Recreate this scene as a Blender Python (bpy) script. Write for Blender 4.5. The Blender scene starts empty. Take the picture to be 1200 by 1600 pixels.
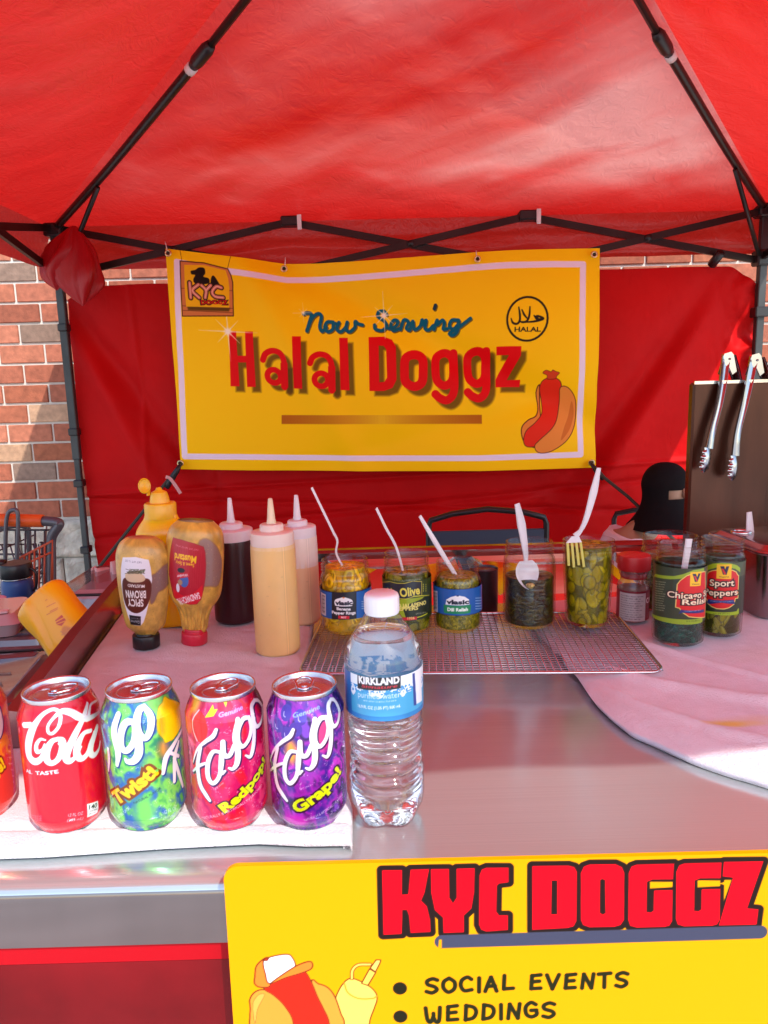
import bpy, math, random
import numpy as np
from mathutils import Vector, Matrix
R = math.radians
random.seed(7)
C = bpy.context.scene.collection
SC = bpy.context.scene

# ---------------------------------------------------------------- camera, sky, sun, exposure
CAM_H, FPX, PITCH, ROLL = 1.385, 1156.0, R(10.0), R(-1.6)
cam_d = bpy.data.cameras.new('camera')
cam = bpy.data.objects.new('camera', cam_d); C.objects.link(cam)
cam_d.sensor_fit = 'VERTICAL'; cam_d.sensor_height = 24; cam_d.lens = FPX/1600*24
cam_d.clip_start = .02; cam_d.clip_end = 400
CAMR = Matrix.Rotation(math.pi/2-PITCH, 3, 'X') @ Matrix.Rotation(ROLL, 3, 'Z')
cam.matrix_world = Matrix.Translation((0, 0, CAM_H)) @ CAMR.to_4x4()
SC.camera = cam

SUNV = Vector((.5, -1, 1.1)).normalized()          # towards the sun
W = bpy.data.worlds.new('World'); SC.world = W; W.use_nodes = True
nt = W.node_tree
sky = nt.nodes.new('ShaderNodeTexSky'); sky.sky_type = 'NISHITA'; sky.sun_disc = False
sky.sun_elevation = math.asin(SUNV.z); sky.sun_rotation = math.atan2(SUNV.x, SUNV.y)
bg = nt.nodes['Background']; bg.inputs[1].default_value = .15
nt.links.new(sky.outputs[0], bg.inputs[0])
sun_d = bpy.data.lights.new('sun', 'SUN'); sun_d.energy = 2.0; sun_d.angle = R(.55); sun_d.color = (1, .95, .88)
sun = bpy.data.objects.new('sun', sun_d); C.objects.link(sun)
sun.rotation_euler = SUNV.to_track_quat('Z', 'Y').to_euler(); sun.location = (3, -6, 7)
SC.view_settings.view_transform = 'Standard'; SC.view_settings.look = 'None'
SC.view_settings.exposure = 1.2; SC.view_settings.gamma = 1
SC.cycles.max_bounces = 12; SC.cycles.transparent_max_bounces = 24
SC.cycles.diffuse_bounces = 5; SC.cycles.glossy_bounces = 5; SC.cycles.transmission_bounces = 10
SC.cycles.sample_clamp_indirect = 6; SC.cycles.use_denoising = True
SC.cycles.blur_glossy = .5

# ---------------------------------------------------------------- rays through a photo pixel, used only to measure where a mark lies on its real surface
MR = np.array(CAMR)
def ray(u, v): return MR @ np.array([(u-600)/FPX, -(v-800)/FPX, -1.])
def aty(u, v, y):
    d = ray(u, v); t = y/d[1]; return np.array([0, 0, CAM_H])+t*d
def atz(u, v, z):
    d = ray(u, v); t = (z-CAM_H)/d[2]; return np.array([0, 0, CAM_H])+t*d
def atx(u, v, x):
    d = ray(u, v); t = x/d[0]; return np.array([0, 0, CAM_H])+t*d

# ---------------------------------------------------------------- materials
def mat(name, col=(.5, .5, .5), rough=.5, metal=0, **k):
    m = bpy.data.materials.new(name); m.use_nodes = True
    n = m.node_tree.nodes; L = m.node_tree.links; b = n['Principled BSDF']
    b.inputs['Base Color'].default_value = (*col, 1)
    b.inputs['Roughness'].default_value = rough; b.inputs['Metallic'].default_value = metal
    b.inputs['Specular IOR Level'].default_value = k.get('spec', .5)
    if 'coat' in k: b.inputs['Coat Weight'].default_value = k['coat']; b.inputs['Coat Roughness'].default_value = k.get('coat_rough', .08)
    if 'trans' in k: b.inputs['Transmission Weight'].default_value = k['trans']
    if 'ior' in k: b.inputs['IOR'].default_value = k['ior']
    if 'sss' in k:
        b.inputs['Subsurface Weight'].default_value = k['sss']; b.inputs['Subsurface Radius'].default_value = (.012, .008, .005)
        b.inputs['Subsurface Scale'].default_value = 1
    if 'sheen' in k: b.inputs['Sheen Weight'].default_value = k['sheen']
    tc = n.new('ShaderNodeTexCoord')
    if k.get('attr'):
        a = n.new('ShaderNodeAttribute'); a.attribute_name = 'Col'; L.new(a.outputs['Color'], b.inputs['Base Color'])
    var = k.get('var')                       # (scale, amount, (sx,sy,sz)) value variation of the base colour
    if var:
        mp = n.new('ShaderNodeMapping'); mp.inputs['Scale'].default_value = var[2] if len(var) > 2 else (1, 1, 1)
        L.new(tc.outputs['Object'], mp.inputs[0])
        tx = n.new('ShaderNodeTexNoise'); tx.inputs['Scale'].default_value = var[0]; tx.inputs['Detail'].default_value = 5
        L.new(mp.outputs[0], tx.inputs['Vector'])
        mr = n.new('ShaderNodeMapRange'); mr.inputs['From Min'].default_value = .3; mr.inputs['From Max'].default_value = .7
        mr.inputs['To Min'].default_value = 1-var[1]; mr.inputs['To Max'].default_value = 1+var[1]
        L.new(tx.outputs[0], mr.inputs[0])
        mx = n.new('ShaderNodeVectorMath'); mx.operation = 'SCALE'
        if k.get('attr'): L.new(a.outputs['Color'], mx.inputs[0])
        else: mx.inputs[0].default_value = col
        L.new(mr.outputs[0], mx.inputs['Scale']); L.new(mx.outputs[0], b.inputs['Base Color'])
        if k.get('rvar'):
            mr2 = n.new('ShaderNodeMapRange'); mr2.inputs['From Min'].default_value = .35; mr2.inputs['From Max'].default_value = .65
            mr2.inputs['To Min'].default_value = rough-k['rvar']; mr2.inputs['To Max'].default_value = rough+k['rvar']
            L.new(tx.outputs[0], mr2.inputs[0]); L.new(mr2.outputs[0], b.inputs['Roughness'])
    prev = None
    for bp in k.get('bumps', []):             # (scale, strength, distance, (sx,sy,sz))
        mp = n.new('ShaderNodeMapping'); mp.inputs['Scale'].default_value = bp[3] if len(bp) > 3 else (1, 1, 1)
        L.new(tc.outputs['Object'], mp.inputs[0])
        tx = n.new('ShaderNodeTexNoise'); tx.inputs['Scale'].default_value = bp[0]; tx.inputs['Detail'].default_value = 4
        if len(bp) > 4: tx.inputs['Distortion'].default_value = bp[4]
        L.new(mp.outputs[0], tx.inputs['Vector'])
        bu = n.new('ShaderNodeBump'); bu.inputs['Strength'].default_value = bp[1]; bu.inputs['Distance'].default_value = bp[2]
        L.new(tx.outputs[0], bu.inputs['Height'])
        if prev: L.new(prev.outputs[0], bu.inputs['Normal'])
        prev = bu
    if prev: L.new(prev.outputs[0], b.inputs['Normal'])
    return m

def thin_glass(name, tint=(.93, .96, .94), edge=(.45, .55, .5), f0=.05, rough=.02, haze=0, hcol=(.8, .8, .8), gz=.8):
    m = bpy.data.materials.new(name); m.use_nodes = True
    n = m.node_tree.nodes; L = m.node_tree.links; n.clear()
    o = n.new('ShaderNodeOutputMaterial'); lw = n.new('ShaderNodeLayerWeight'); lw.inputs[0].default_value = .5
    pw = n.new('ShaderNodeMath'); pw.operation = 'POWER'; pw.inputs[1].default_value = 4; L.new(lw.outputs['Facing'], pw.inputs[0])
    ml = n.new('ShaderNodeMath'); ml.operation = 'MULTIPLY_ADD'; ml.inputs[1].default_value = gz; ml.inputs[2].default_value = f0
    L.new(pw.outputs[0], ml.inputs[0])
    mc = n.new('ShaderNodeMix'); mc.data_type = 'RGBA'; mc.inputs[6].default_value = (*tint, 1); mc.inputs[7].default_value = (*edge, 1)
    p2 = n.new('ShaderNodeMath'); p2.operation = 'POWER'; p2.inputs[1].default_value = 3; L.new(lw.outputs['Facing'], p2.inputs[0])
    L.new(p2.outputs[0], mc.inputs[0])
    t = n.new('ShaderNodeBsdfTransparent'); L.new(mc.outputs[2], t.inputs[0])
    g = n.new('ShaderNodeBsdfGlossy'); g.inputs['Roughness'].default_value = rough
    body = t
    if haze:
        df = n.new('ShaderNodeBsdfDiffuse'); df.inputs[0].default_value = (*hcol, 1)
        mh = n.new('ShaderNodeMixShader'); mh.inputs[0].default_value = haze
        L.new(t.outputs[0], mh.inputs[1]); L.new(df.outputs[0], mh.inputs[2]); body = mh
    ms = n.new('ShaderNodeMixShader'); L.new(ml.outputs[0], ms.inputs[0]); L.new(body.outputs[0], ms.inputs[1]); L.new(g.outputs[0], ms.inputs[2])
    L.new(ms.outputs[0], o.inputs[0]); return m

# ---------------------------------------------------------------- objects
def empty(name, label, cat, loc=(0, 0, 0), rotz=0, group=None):
    o = bpy.data.objects.new(name, None); C.objects.link(o); o.location = loc; o.rotation_euler = (0, 0, rotz)
    o.empty_display_size = .05
    o['label'] = label; o['category'] = cat
    if group: o['group'] = group
    return o
def tag(o, label, cat, group=None):
    o['label'] = label; o['category'] = cat
    if group: o['group'] = group
    return o
def struct(o, kind='structure'): o['kind'] = kind; return o
def link(name, me, m, parent=None, smooth=True, label=None):
    o = bpy.data.objects.new(name, me); C.objects.link(o)
    if m: me.materials.append(m)
    if parent: o.parent = parent
    if smooth and len(me.polygons): me.polygons.foreach_set('use_smooth', [True]*len(me.polygons))
    if label: o['label'] = label
    return o
class MB:
    def __init__(s): s.v = []; s.f = []; s.c = []
    def add(s, v, f, col=None):
        k = len(s.v); s.v += [tuple(p) for p in v]; s.f += [tuple(i+k for i in q) for q in f]
        s.c += [col]*len(v); return s
    def box(s, lo, hi, rot=None, cen=None, col=None, bev=0):
        x0, y0, z0 = lo; x1, y1, z1 = hi
        if bev:
            b = min(bev, (x1-x0)/2.2, (y1-y0)/2.2, (z1-z0)/2.2)
            V = []; idx = {}
            for sx in (0, 1):
                for sy in (0, 1):
                    for sz in (0, 1):
                        c = (x1 if sx else x0, y1 if sy else y0, z1 if sz else z0); d = (-b if sx else b, -b if sy else b, -b if sz else b)
                        for a in range(3):
                            p = [c[i]+(d[i] if i != a else 0) for i in range(3)]; idx[(sx, sy, sz, a)] = len(V); V.append(p)
            F = []
            for a in range(3):
                o1, o2 = [(1, 2), (2, 0), (0, 1)][a]
                for s_ in (0, 1):
                    q = []
                    for (p1, p2) in ((0, 0), (1, 0), (1, 1), (0, 1)):
                        k = [0, 0, 0]; k[a] = s_; k[o1] = p1; k[o2] = p2; q.append(idx[(*k, a)])
                    F.append(q if s_ else q[::-1])
            for a in range(3):
                o1, o2 = [(1, 2), (2, 0), (0, 1)][a]
                for p1 in (0, 1):
                    for p2 in (0, 1):
                        k0 = [0, 0, 0]; k1 = [0, 0, 0]; k0[a] = 0; k1[a] = 1
                        for k in (k0, k1): k[o1] = p1; k[o2] = p2
                        q = [idx[(*k0, o1)], idx[(*k0, o2)], idx[(*k1, o2)], idx[(*k1, o1)]]
                        F.append(q if p1 == p2 else q[::-1])
            for sx in (0, 1):
                for sy in (0, 1):
                    for sz in (0, 1):
                        q = [idx[(sx, sy, sz, a)] for a in range(3)]; F.append(q if (sx+sy+sz) % 2 else q[::-1])
        else:
            V = [(x0, y0, z0), (x1, y0, z0), (x1, y1, z0), (x0, y1, z0), (x0, y0, z1), (x1, y0, z1), (x1, y1, z1), (x0, y1, z1)]
            F = [(3, 2, 1, 0), (4, 5, 6, 7), (0, 1, 5, 4), (1, 2, 6, 5), (2, 3, 7, 6), (3, 0, 4, 7)]
        if rot is not None:
            c = Vector(cen if cen else [(lo[i]+hi[i])/2 for i in range(3)])
            V = [tuple(rot @ (Vector(p)-c)+c) for p in V]
        return s.add(V, F, col)
    def bar(s, a, b, w, h, up=(0, 0, 1), col=None):      # box beam from a to b
        a = Vector(a); b = Vector(b); d = (b-a); n = d.normalized(); u = Vector(up)
        x = n.cross(u); x = x.normalized() if x.length > 1e-4 else Vector((1, 0, 0)); u = x.cross(n)
        V = []
        for p in (a, b):
            for (i, j) in ((-1, -1), (1, -1), (1, 1), (-1, 1)): V.append(p+x*(i*w/2)+u*(j*h/2))
        return s.add(V, [(0, 1, 2, 3), (7, 6, 5, 4), (0, 4, 5, 1), (1, 5, 6, 2), (2, 6, 7, 3), (3, 7, 4, 0)], col)
    def tube(s, pts, r, n=8, closed=False, flat=1, col=None, cap=True):
        P = [Vector(p) for p in pts]; m = len(P); rs = r if hasattr(r, '__len__') else [r]*m
        V = []; F = []; prev = None
        for i in range(m):
            a = P[(i-1) % m] if (i or closed) else P[0]; b = P[(i+1) % m] if (i < m-1 or closed) else P[-1]
            t = (b-a).normalized() if (b-a).length > 1e-9 else Vector((0, 0, 1))
            if prev is None: ref = Vector((0, 0, 1)) if abs(t.z) < .9 else Vector((1, 0, 0)); x = t.cross(ref).normalized()
            else: x = (prev-t*prev.dot(t)); x = x.normalized() if x.length > 1e-6 else prev
            prev = x; y = t.cross(x)
            for k in range(n):
                a_ = 2*math.pi*k/n; V.append(P[i]+x*(rs[i]*math.cos(a_))+y*(rs[i]*flat*math.sin(a_)))
        for i in range(m if closed else m-1):
            j = (i+1) % m
            for k in range(n): F.append((i*n+k, i*n+(k+1) % n, j*n+(k+1) % n, j*n+k))
        if not closed and cap: F.append(tuple(range(n))[::-1]); F.append(tuple((m-1)*n+k for k in range(n)))
        return s.add(V, F, col)
    def lathe(s, prof, n=48, cen=(0, 0, 0), sy=1, col=None, mod=None):
        V = []; F = []; m = len(prof)
        for (r, z) in prof:
            for k in range(n):
                a = 2*math.pi*k/n; q = r*(mod(a, z) if mod else 1)
                V.append((cen[0]+q*math.cos(a), cen[1]+q*math.sin(a)*sy, cen[2]+z))
        for i in range(m-1):
            for k in range(n): F.append((i*n+k, i*n+(k+1) % n, (i+1)*n+(k+1) % n, (i+1)*n+k))
        if prof[0][0] > 1e-6: F.append(tuple(range(n))[::-1])
        if prof[-1][0] > 1e-6: F.append(tuple((m-1)*n+k for k in range(n)))
        return s.add(V, F, col)
    def rot(s, M, k=0):
        s.v = s.v[:k]+[tuple(M @ Vector(p)) for p in s.v[k:]]; return s
    def build(s, name, m, parent=None, smooth=True, label=None, auto=None):
        me = bpy.data.meshes.new(name); me.from_pydata(s.v, [], s.f); me.validate(clean_customdata=False)
        if any(c is not None for c in s.c):
            a = me.color_attributes.new('Col', 'FLOAT_COLOR', 'POINT')
            a.data.foreach_set('color', np.array([(*(lin(np.array(c or (128, 128, 128)))), 1) for c in s.c], dtype=np.float32).ravel())
        o = link(name, me, m, parent, smooth, label)
        if auto is not None and smooth: me.set_sharp_from_angle(angle=R(auto))
        return o
def lin(c):
    c = np.asarray(c, dtype=np.float64)/255.; return np.where(c <= .04045, c/12.92, ((np.maximum(c, 0)+.055)/1.055)**2.4)
def gridobj(name, V, m, parent=None, col=None, smooth=True, flip=False, label=None):
    ny, nx = V.shape[:2]
    i = np.arange(ny*nx).reshape(ny, nx)
    q = np.stack([i[:-1, :-1], i[:-1, 1:], i[1:, 1:], i[1:, :-1]], -1).reshape(-1, 4)
    if flip: q = q[:, ::-1]
    me = bpy.data.meshes.new(name)
    me.vertices.add(ny*nx); me.vertices.foreach_set('co', V.reshape(-1).astype(np.float32))
    me.loops.add(q.size); me.loops.foreach_set('vertex_index', q.reshape(-1).astype(np.int32))
    me.polygons.add(len(q)); me.polygons.foreach_set('loop_start', (np.arange(len(q))*4).astype(np.int32))
    me.update(calc_edges=True)
    if col is not None:
        a = me.color_attributes.new('Col', 'FLOAT_COLOR', 'POINT')
        c = np.ones((ny*nx, 4), np.float32); c[:, :3] = lin(col.reshape(-1, 3)); a.data.foreach_set('color', c.ravel())
    return link(name, me, m, parent, smooth, label)
def sheet(name, V, th, m, parent=None, col=None, label=None):      # a grid with real thickness (cloth)
    ny, nx = V.shape[:2]
    du = np.gradient(V, axis=1); dv = np.gradient(V, axis=0); N = np.cross(du, dv); N /= np.linalg.norm(N, axis=2, keepdims=True)+1e-12
    B = V-N*th
    mb = MB()
    i = np.arange(ny*nx).reshape(ny, nx)
    f = np.stack([i[:-1, :-1], i[:-1, 1:], i[1:, 1:], i[1:, :-1]], -1).reshape(-1, 4).tolist()
    k = ny*nx; f += [(a+k, d+k, c+k, b+k) for a, b, c, d in f[:]]
    ed = list(i[0, :])+list(i[1:, -1])+list(i[-1, :-1][::-1])+list(i[1:-1, 0][::-1])
    for a, b in zip(ed, ed[1:]+ed[:1]): f.append((int(a), int(a)+k, int(b)+k, int(b)))
    me = bpy.data.meshes.new(name); me.from_pydata(np.concatenate([V.reshape(-1, 3), B.reshape(-1, 3)]).tolist(), [], [tuple(int(t) for t in q) for q in f])
    if col is not None:
        a = me.color_attributes.new('Col', 'FLOAT_COLOR', 'POINT')
        c = np.ones((2*ny*nx, 4), np.float32); c[:ny*nx, :3] = lin(col.reshape(-1, 3)); c[ny*nx:, :3] = c[:ny*nx, :3]; a.data.foreach_set('color', c.ravel())
    return link(name, me, m, parent, True, label)

# ---------------------------------------------------------------- noise
def _h(ix, iy, s): 
    n = np.sin(ix*127.1+iy*311.7+s*74.7)*43758.5453; return n-np.floor(n)
def vn(x, y, s=0):
    x = np.asarray(x, float); y = np.asarray(y, float); ix = np.floor(x); iy = np.floor(y); fx = x-ix; fy = y-iy
    fx = fx*fx*(3-2*fx); fy = fy*fy*(3-2*fy)
    return (_h(ix, iy, s)*(1-fx)+_h(ix+1, iy, s)*fx)*(1-fy)+(_h(ix, iy+1, s)*(1-fx)+_h(ix+1, iy+1, s)*fx)*fy
def fbm(x, y, s=0, o=4):
    t = 0; a = .5
    for i in range(o): t = t+a*vn(x*2**i, y*2**i, s+i*3.3); a *= .5
    return t/(1-.5**o)
def cr(pts, n=8, closed=False):                  # Catmull-Rom through points of any dimension
    P = [np.array(p, float) for p in pts]; m = len(P); out = []
    for i in range(m if closed else m-1):
        p0 = P[(i-1) % m] if (i or closed) else P[0]*2-P[1]; p1 = P[i]; p2 = P[(i+1) % m]; p3 = P[(i+2) % m] if (i < m-2 or closed) else P[-1]*2-P[-2]
        for k in range(n):
            t = k/n; out.append(.5*((2*p1)+(-p0+p2)*t+(2*p0-5*p1+4*p2-p3)*t*t+(-p0+3*p1-3*p2+p3)*t**3))
    if not closed: out.append(P[-1])
    return out

# ---------------------------------------------------------------- a painter that colours the vertices of a dense surface grid
_tc = {}
def txt_tris(s, off):
    if (s, off) in _tc: return _tc[(s, off)]
    cu = bpy.data.curves.new('t', 'FONT'); cu.body = s; cu.size = 1; cu.offset = off; cu.resolution_u = 3
    ob = bpy.data.objects.new('t', cu); me = ob.to_mesh()
    me.calc_loop_triangles(); V = np.array([v.co[:2] for v in me.vertices]).reshape(-1, 2)
    T = np.array([t.vertices[:] for t in me.loop_triangles], dtype=int).reshape(-1, 3)
    r = V[T] if len(T) else np.zeros((0, 3, 2)); ob.to_mesh_clear(); bpy.data.objects.remove(ob); bpy.data.curves.remove(cu)
    _tc[(s, off)] = r; return r
class Cv:
    def __init__(s, x0, x1, y0, y1, nx, ny, bg=(255, 255, 255)):
        s.xs = np.linspace(x0, x1, nx); s.ys = np.linspace(y0, y1, ny); s.X, s.Y = np.meshgrid(s.xs, s.ys)
        s.C = np.empty((ny, nx, 3)); s.C[:] = bg; s.px = max((x1-x0)/(nx-1), (y1-y0)/(ny-1))
    def sl(s, a, b, c, d):
        return (slice(max(0, np.searchsorted(s.ys, c)-1), np.searchsorted(s.ys, d)+1), slice(max(0, np.searchsorted(s.xs, a)-1), np.searchsorted(s.xs, b)+1))
    def blend(s, q, m, col):
        col = np.asarray(col, float); m = m[..., None]; s.C[q] = s.C[q]*(1-m)+col*m
    def seg(s, q, P, W=None):
        X = s.X[q]; Y = s.Y[q]; D = np.full(X.shape, 1e9)
        for i in range(len(P)-1):
            ax, ay = P[i]; bx, by = P[i+1]; dx = bx-ax; dy = by-ay; L2 = dx*dx+dy*dy+1e-18
            t = np.clip(((X-ax)*dx+(Y-ay)*dy)/L2, 0, 1); d = np.hypot(X-ax-t*dx, Y-ay-t*dy)
            if W is not None: d = d-(W[i]+(W[i+1]-W[i])*t)/2
            D = np.minimum(D, d)
        return D
    def stroke(s, P, w, col, closed=False, smooth=0, soft=0, alpha=1, grow=0):
        ws = list(w) if hasattr(w, '__len__') else [w]*len(P)
        if smooth: Q = cr([(p[0], p[1], ww) for p, ww in zip(P, ws)], smooth, closed)
        else: Q = [(p[0], p[1], ww) for p, ww in zip(P, ws)]
        if closed: Q = list(Q)+[Q[0]]
        P = [(p[0], p[1]) for p in Q]; ws = [p[2]+2*grow for p in Q]
        m = max(ws)/2+s.px*2+soft; xs = [p[0] for p in P]; ys = [p[1] for p in P]
        q = s.sl(min(xs)-m, max(xs)+m, min(ys)-m, max(ys)+m)
        if s.X[q].size == 0: return
        d = s.seg(q, P, ws); s.blend(q, np.clip(.5-d/(s.px+soft), 0, 1)*alpha, col)
    def poly(s, P, col, smooth=0, grow=0, soft=0, alpha=1, holes=(), dx=0, dy=0):
        def prep(P): 
            P = [(p[0]+dx, p[1]+dy) for p in P]
            if smooth: P = [(p[0], p[1]) for p in cr(P, smooth, True)]
            return list(P)+[P[0]]
        rings = [prep(P)]+[prep(h) for h in holes]; P = rings[0]
        m = grow+s.px*2+soft; xs = [p[0] for p in P]; ys = [p[1] for p in P]
        q = s.sl(min(xs)-m, max(xs)+m, min(ys)-m, max(ys)+m); X = s.X[q]; Y = s.Y[q]
        if X.size == 0: return
        ins = np.zeros(X.shape, bool); D = np.full(X.shape, 1e9)
        for Pr in rings:
            for (ax, ay), (bx, by) in zip(Pr[:-1], Pr[1:]):
                if ay != by: ins ^= ((ay > Y) != (by > Y)) & (X < (bx-ax)*(Y-ay)/(by-ay)+ax)
            D = np.minimum(D, s.seg(q, Pr))
        d = np.where(ins, -D, D)-grow
        s.blend(q, np.clip(.5-d/(s.px+soft), 0, 1)*alpha, col)
    def ell(s, cx, cy, rx, ry, col, rot=0, w=None, alpha=1, soft=0):
        P = [(cx+rx*math.cos(a)*math.cos(rot)-ry*math.sin(a)*math.sin(rot), cy+rx*math.cos(a)*math.sin(rot)+ry*math.sin(a)*math.cos(rot)) for a in np.linspace(0, 2*math.pi, 33)[:-1]]
        if w: s.stroke(P, w, col, closed=True, alpha=alpha, soft=soft)
        else: s.poly(P, col, alpha=alpha, soft=soft)
    def text(s, t, p0, p1, h, col, off=0., shear=0, alpha=1, grow=0, flip=False):
        T = txt_tris(t, off)
        if not len(T): return
        base = txt_tris(t, 0.); x0 = base[..., 0].min(); x1 = base[..., 0].max(); cap = .72
        p0 = np.array(p0, float); p1 = np.array(p1, float); e = (p1-p0); up = np.array([-e[1], e[0]])/np.linalg.norm(e)
        if flip: up = -up
        A = (T[..., 0:1]-x0)/(x1-x0)*e+p0+(T[..., 1:2]/cap*h)*(up+shear*e/np.linalg.norm(e))
        m = s.px*1.5
        lo = A.reshape(-1, 2).min(0); hi = A.reshape(-1, 2).max(0); q = s.sl(lo[0]-m, hi[0]+m, lo[1]-m, hi[1]+m)
        X = s.X[q]; Y = s.Y[q]
        if X.size == 0: return
        acc = np.zeros(X.shape); o = s.px*.33
        xs = s.xs[q[1]]; ys = s.ys[q[0]]
        for (ox, oy) in ((-o, -o), (o, -o), (-o, o), (o, o), (0, 0)):
            hit = np.zeros(X.shape, bool)
            for tr in A:
                a0, b0 = tr.min(0); a1, b1 = tr.max(0)
                i0 = np.searchsorted(xs, a0-abs(ox)); i1 = np.searchsorted(xs, a1+abs(ox)); j0 = np.searchsorted(ys, b0-abs(oy)); j1 = np.searchsorted(ys, b1+abs(oy))
                if i1 <= i0 or j1 <= j0: continue
                x = X[j0:j1, i0:i1]+ox; y = Y[j0:j1, i0:i1]+oy
                (ax, ay), (bx, by), (cx, cy) = tr
                d1 = (bx-ax)*(y-ay)-(by-ay)*(x-ax); d2 = (cx-bx)*(y-by)-(cy-by)*(x-bx); d3 = (ax-cx)*(y-cy)-(ay-cy)*(x-cx)
                hit[j0:j1, i0:i1] |= ((d1 >= 0) & (d2 >= 0) & (d3 >= 0)) | ((d1 <= 0) & (d2 <= 0) & (d3 <= 0))
            acc += hit
        s.blend(q, acc/5*alpha, col)
# uppercase hand lettering as strokes in a 0..1 box
HW = {'S': [[(.9, .9), (.55, 1), (.15, .85), (.2, .6), (.7, .42), (.85, .2), (.5, 0), (.08, .1)]], 'O': [[(.5, 1), (.1, .75), (.08, .3), (.45, 0), (.88, .25), (.9, .7), (.5, 1)]],
      'C': [[(.9, .85), (.6, 1), (.2, .8), (.1, .4), (.35, .05), (.9, .1)]], 'I': [[(.5, 1), (.52, 0)]], 'A': [[(.05, 0), (.3, .6), (.5, 1)], [(.5, 1), (.9, 0)], [(.25, .35), (.78, .38)]],
      'L': [[(.2, 1), (.15, .05)], [(.15, .05), (.85, .08)]], 'E': [[(.85, 1), (.2, .95)], [(.2, .95), (.15, .03)], [(.15, .03), (.85, .05)], [(.18, .52), (.75, .55)]],
      'V': [[(.05, 1), (.45, 0)], [(.45, 0), (.95, 1)]], 'N': [[(.1, 0), (.2, 1)], [(.2, 1), (.8, 0)], [(.8, 0), (.92, 1)]], 'T': [[(.05, .95), (.95, 1)], [(.5, .97), (.48, 0)]],
      'W': [[(.05, 1), (.12, .2), (.3, 0), (.5, .35), (.52, .6)], [(.5, .35), (.65, 0), (.85, .1), (.95, 1)]], 'D': [[(.15, 0), (.2, 1)], [(.2, 1), (.75, .85), (.92, .5), (.7, .12), (.15, 0)]],
      'G': [[(.85, .85), (.5, 1), (.12, .7), (.15, .2), (.5, 0), (.88, .15), (.88, .45)], [(.88, .45), (.5, .45)]]}
def handwrite(cv, s, p0, p1, h, w, col):
    p0 = np.array(p0, float); p1 = np.array(p1, float); e = p1-p0; L = np.linalg.norm(e); e = e/L; up = np.array([-e[1], e[0]])
    wd = [.45 if c == 'I' else (.6 if c == ' ' else (1.15 if c == 'W' else 1)) for c in s]; tot = sum(wd); x = 0
    for c, a in zip(s, wd):
        cw = L*a/tot
        if c in HW:
            j = random.uniform(-.06, .06)*h; sl = random.uniform(-.08, .1)
            for st in HW[c]:
                pts = [p0+e*(x+cw*(.1+.78*px)+sl*py*h*.3)+up*(py*h+j) for px, py in st]
                cv.stroke(pts, w, col, smooth=6 if len(pts) > 2 else 0)
        x += cw

# ---------------------------------------------------------------- rounds: a painted surface of revolution, and measuring marks on it
class Round:
    def __init__(s, x, y, z, Rr, sy=1, rz=0, zs=1): s.c = np.array([x, y, z]); s.R = Rr; s.sy = sy; s.rz = rz; s.zs = zs
    def hit(s, u, v, dr=0):
        o = np.array([0, 0, CAM_H])-s.c; d = ray(u, v); cz, sz = math.cos(-s.rz), math.sin(-s.rz)
        o = np.array([o[0]*cz-o[1]*sz, (o[0]*sz+o[1]*cz), o[2]]); d = np.array([d[0]*cz-d[1]*sz, d[0]*sz+d[1]*cz, d[2]])
        ox, oy, dx, dy = o[0], o[1]/s.sy, d[0], d[1]/s.sy; r = s.R+dr
        a = dx*dx+dy*dy; b = ox*dx+oy*dy; c = ox*ox+oy*oy-r*r; D = b*b-a*c
        t = (-b-math.sqrt(max(D, 0)))/a
        x = ox+t*dx; y = oy+t*dy; return (math.atan2(x, -y)*s.R, (o[2]+t*d[2])/s.zs)
    def P(s, pts, f=None): return [s.hit(*(f(*p) if f else p)) for p in pts]
def round_surface(name, rd, prof, cv, m, parent, mod=None, label=None, off=0):
    """prof: r(z) array function; cv columns = angle*R, rows = z"""
    th = cv.xs/rd.R; z = cv.ys; r = np.array([prof(t) for t in z])+off
    TH, Z = np.meshgrid(th, z); RR = r[:, None]*np.ones_like(TH)
    if mod is not None: RR = RR+mod(TH, Z)
    V = np.stack([RR*np.sin(TH), -RR*np.cos(TH)*rd.sy, Z], -1)
    return gridobj(name, V, m, parent, cv.C, label=label)
def interp(tab):
    zs = [t[0] for t in tab]; rs = [t[1] for t in tab]
    return lambda z: float(np.interp(z, zs, rs))
def sm(tab, n=6):                                # smoothed profile table (z, r)
    return [(float(a), float(b)) for a, b in cr(tab, n)]
F1 = lambda ox, oy, k: (lambda px, py: (ox+px/k, oy+py/k))     # crop pixel -> photo pixel
# ================================================================ SETTING
m_pave = mat('pavement', (.60, .585, .56), .85, var=(3, .15), bumps=[(60, .3, .004)])
mb = MB(); mb.add([(-60, -60, 0), (60, -60, 0), (60, 60, 0), (-60, 60, 0)], [(0, 1, 2, 3)])
struct(mb.build('pavement', m_pave, smooth=False))

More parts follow.
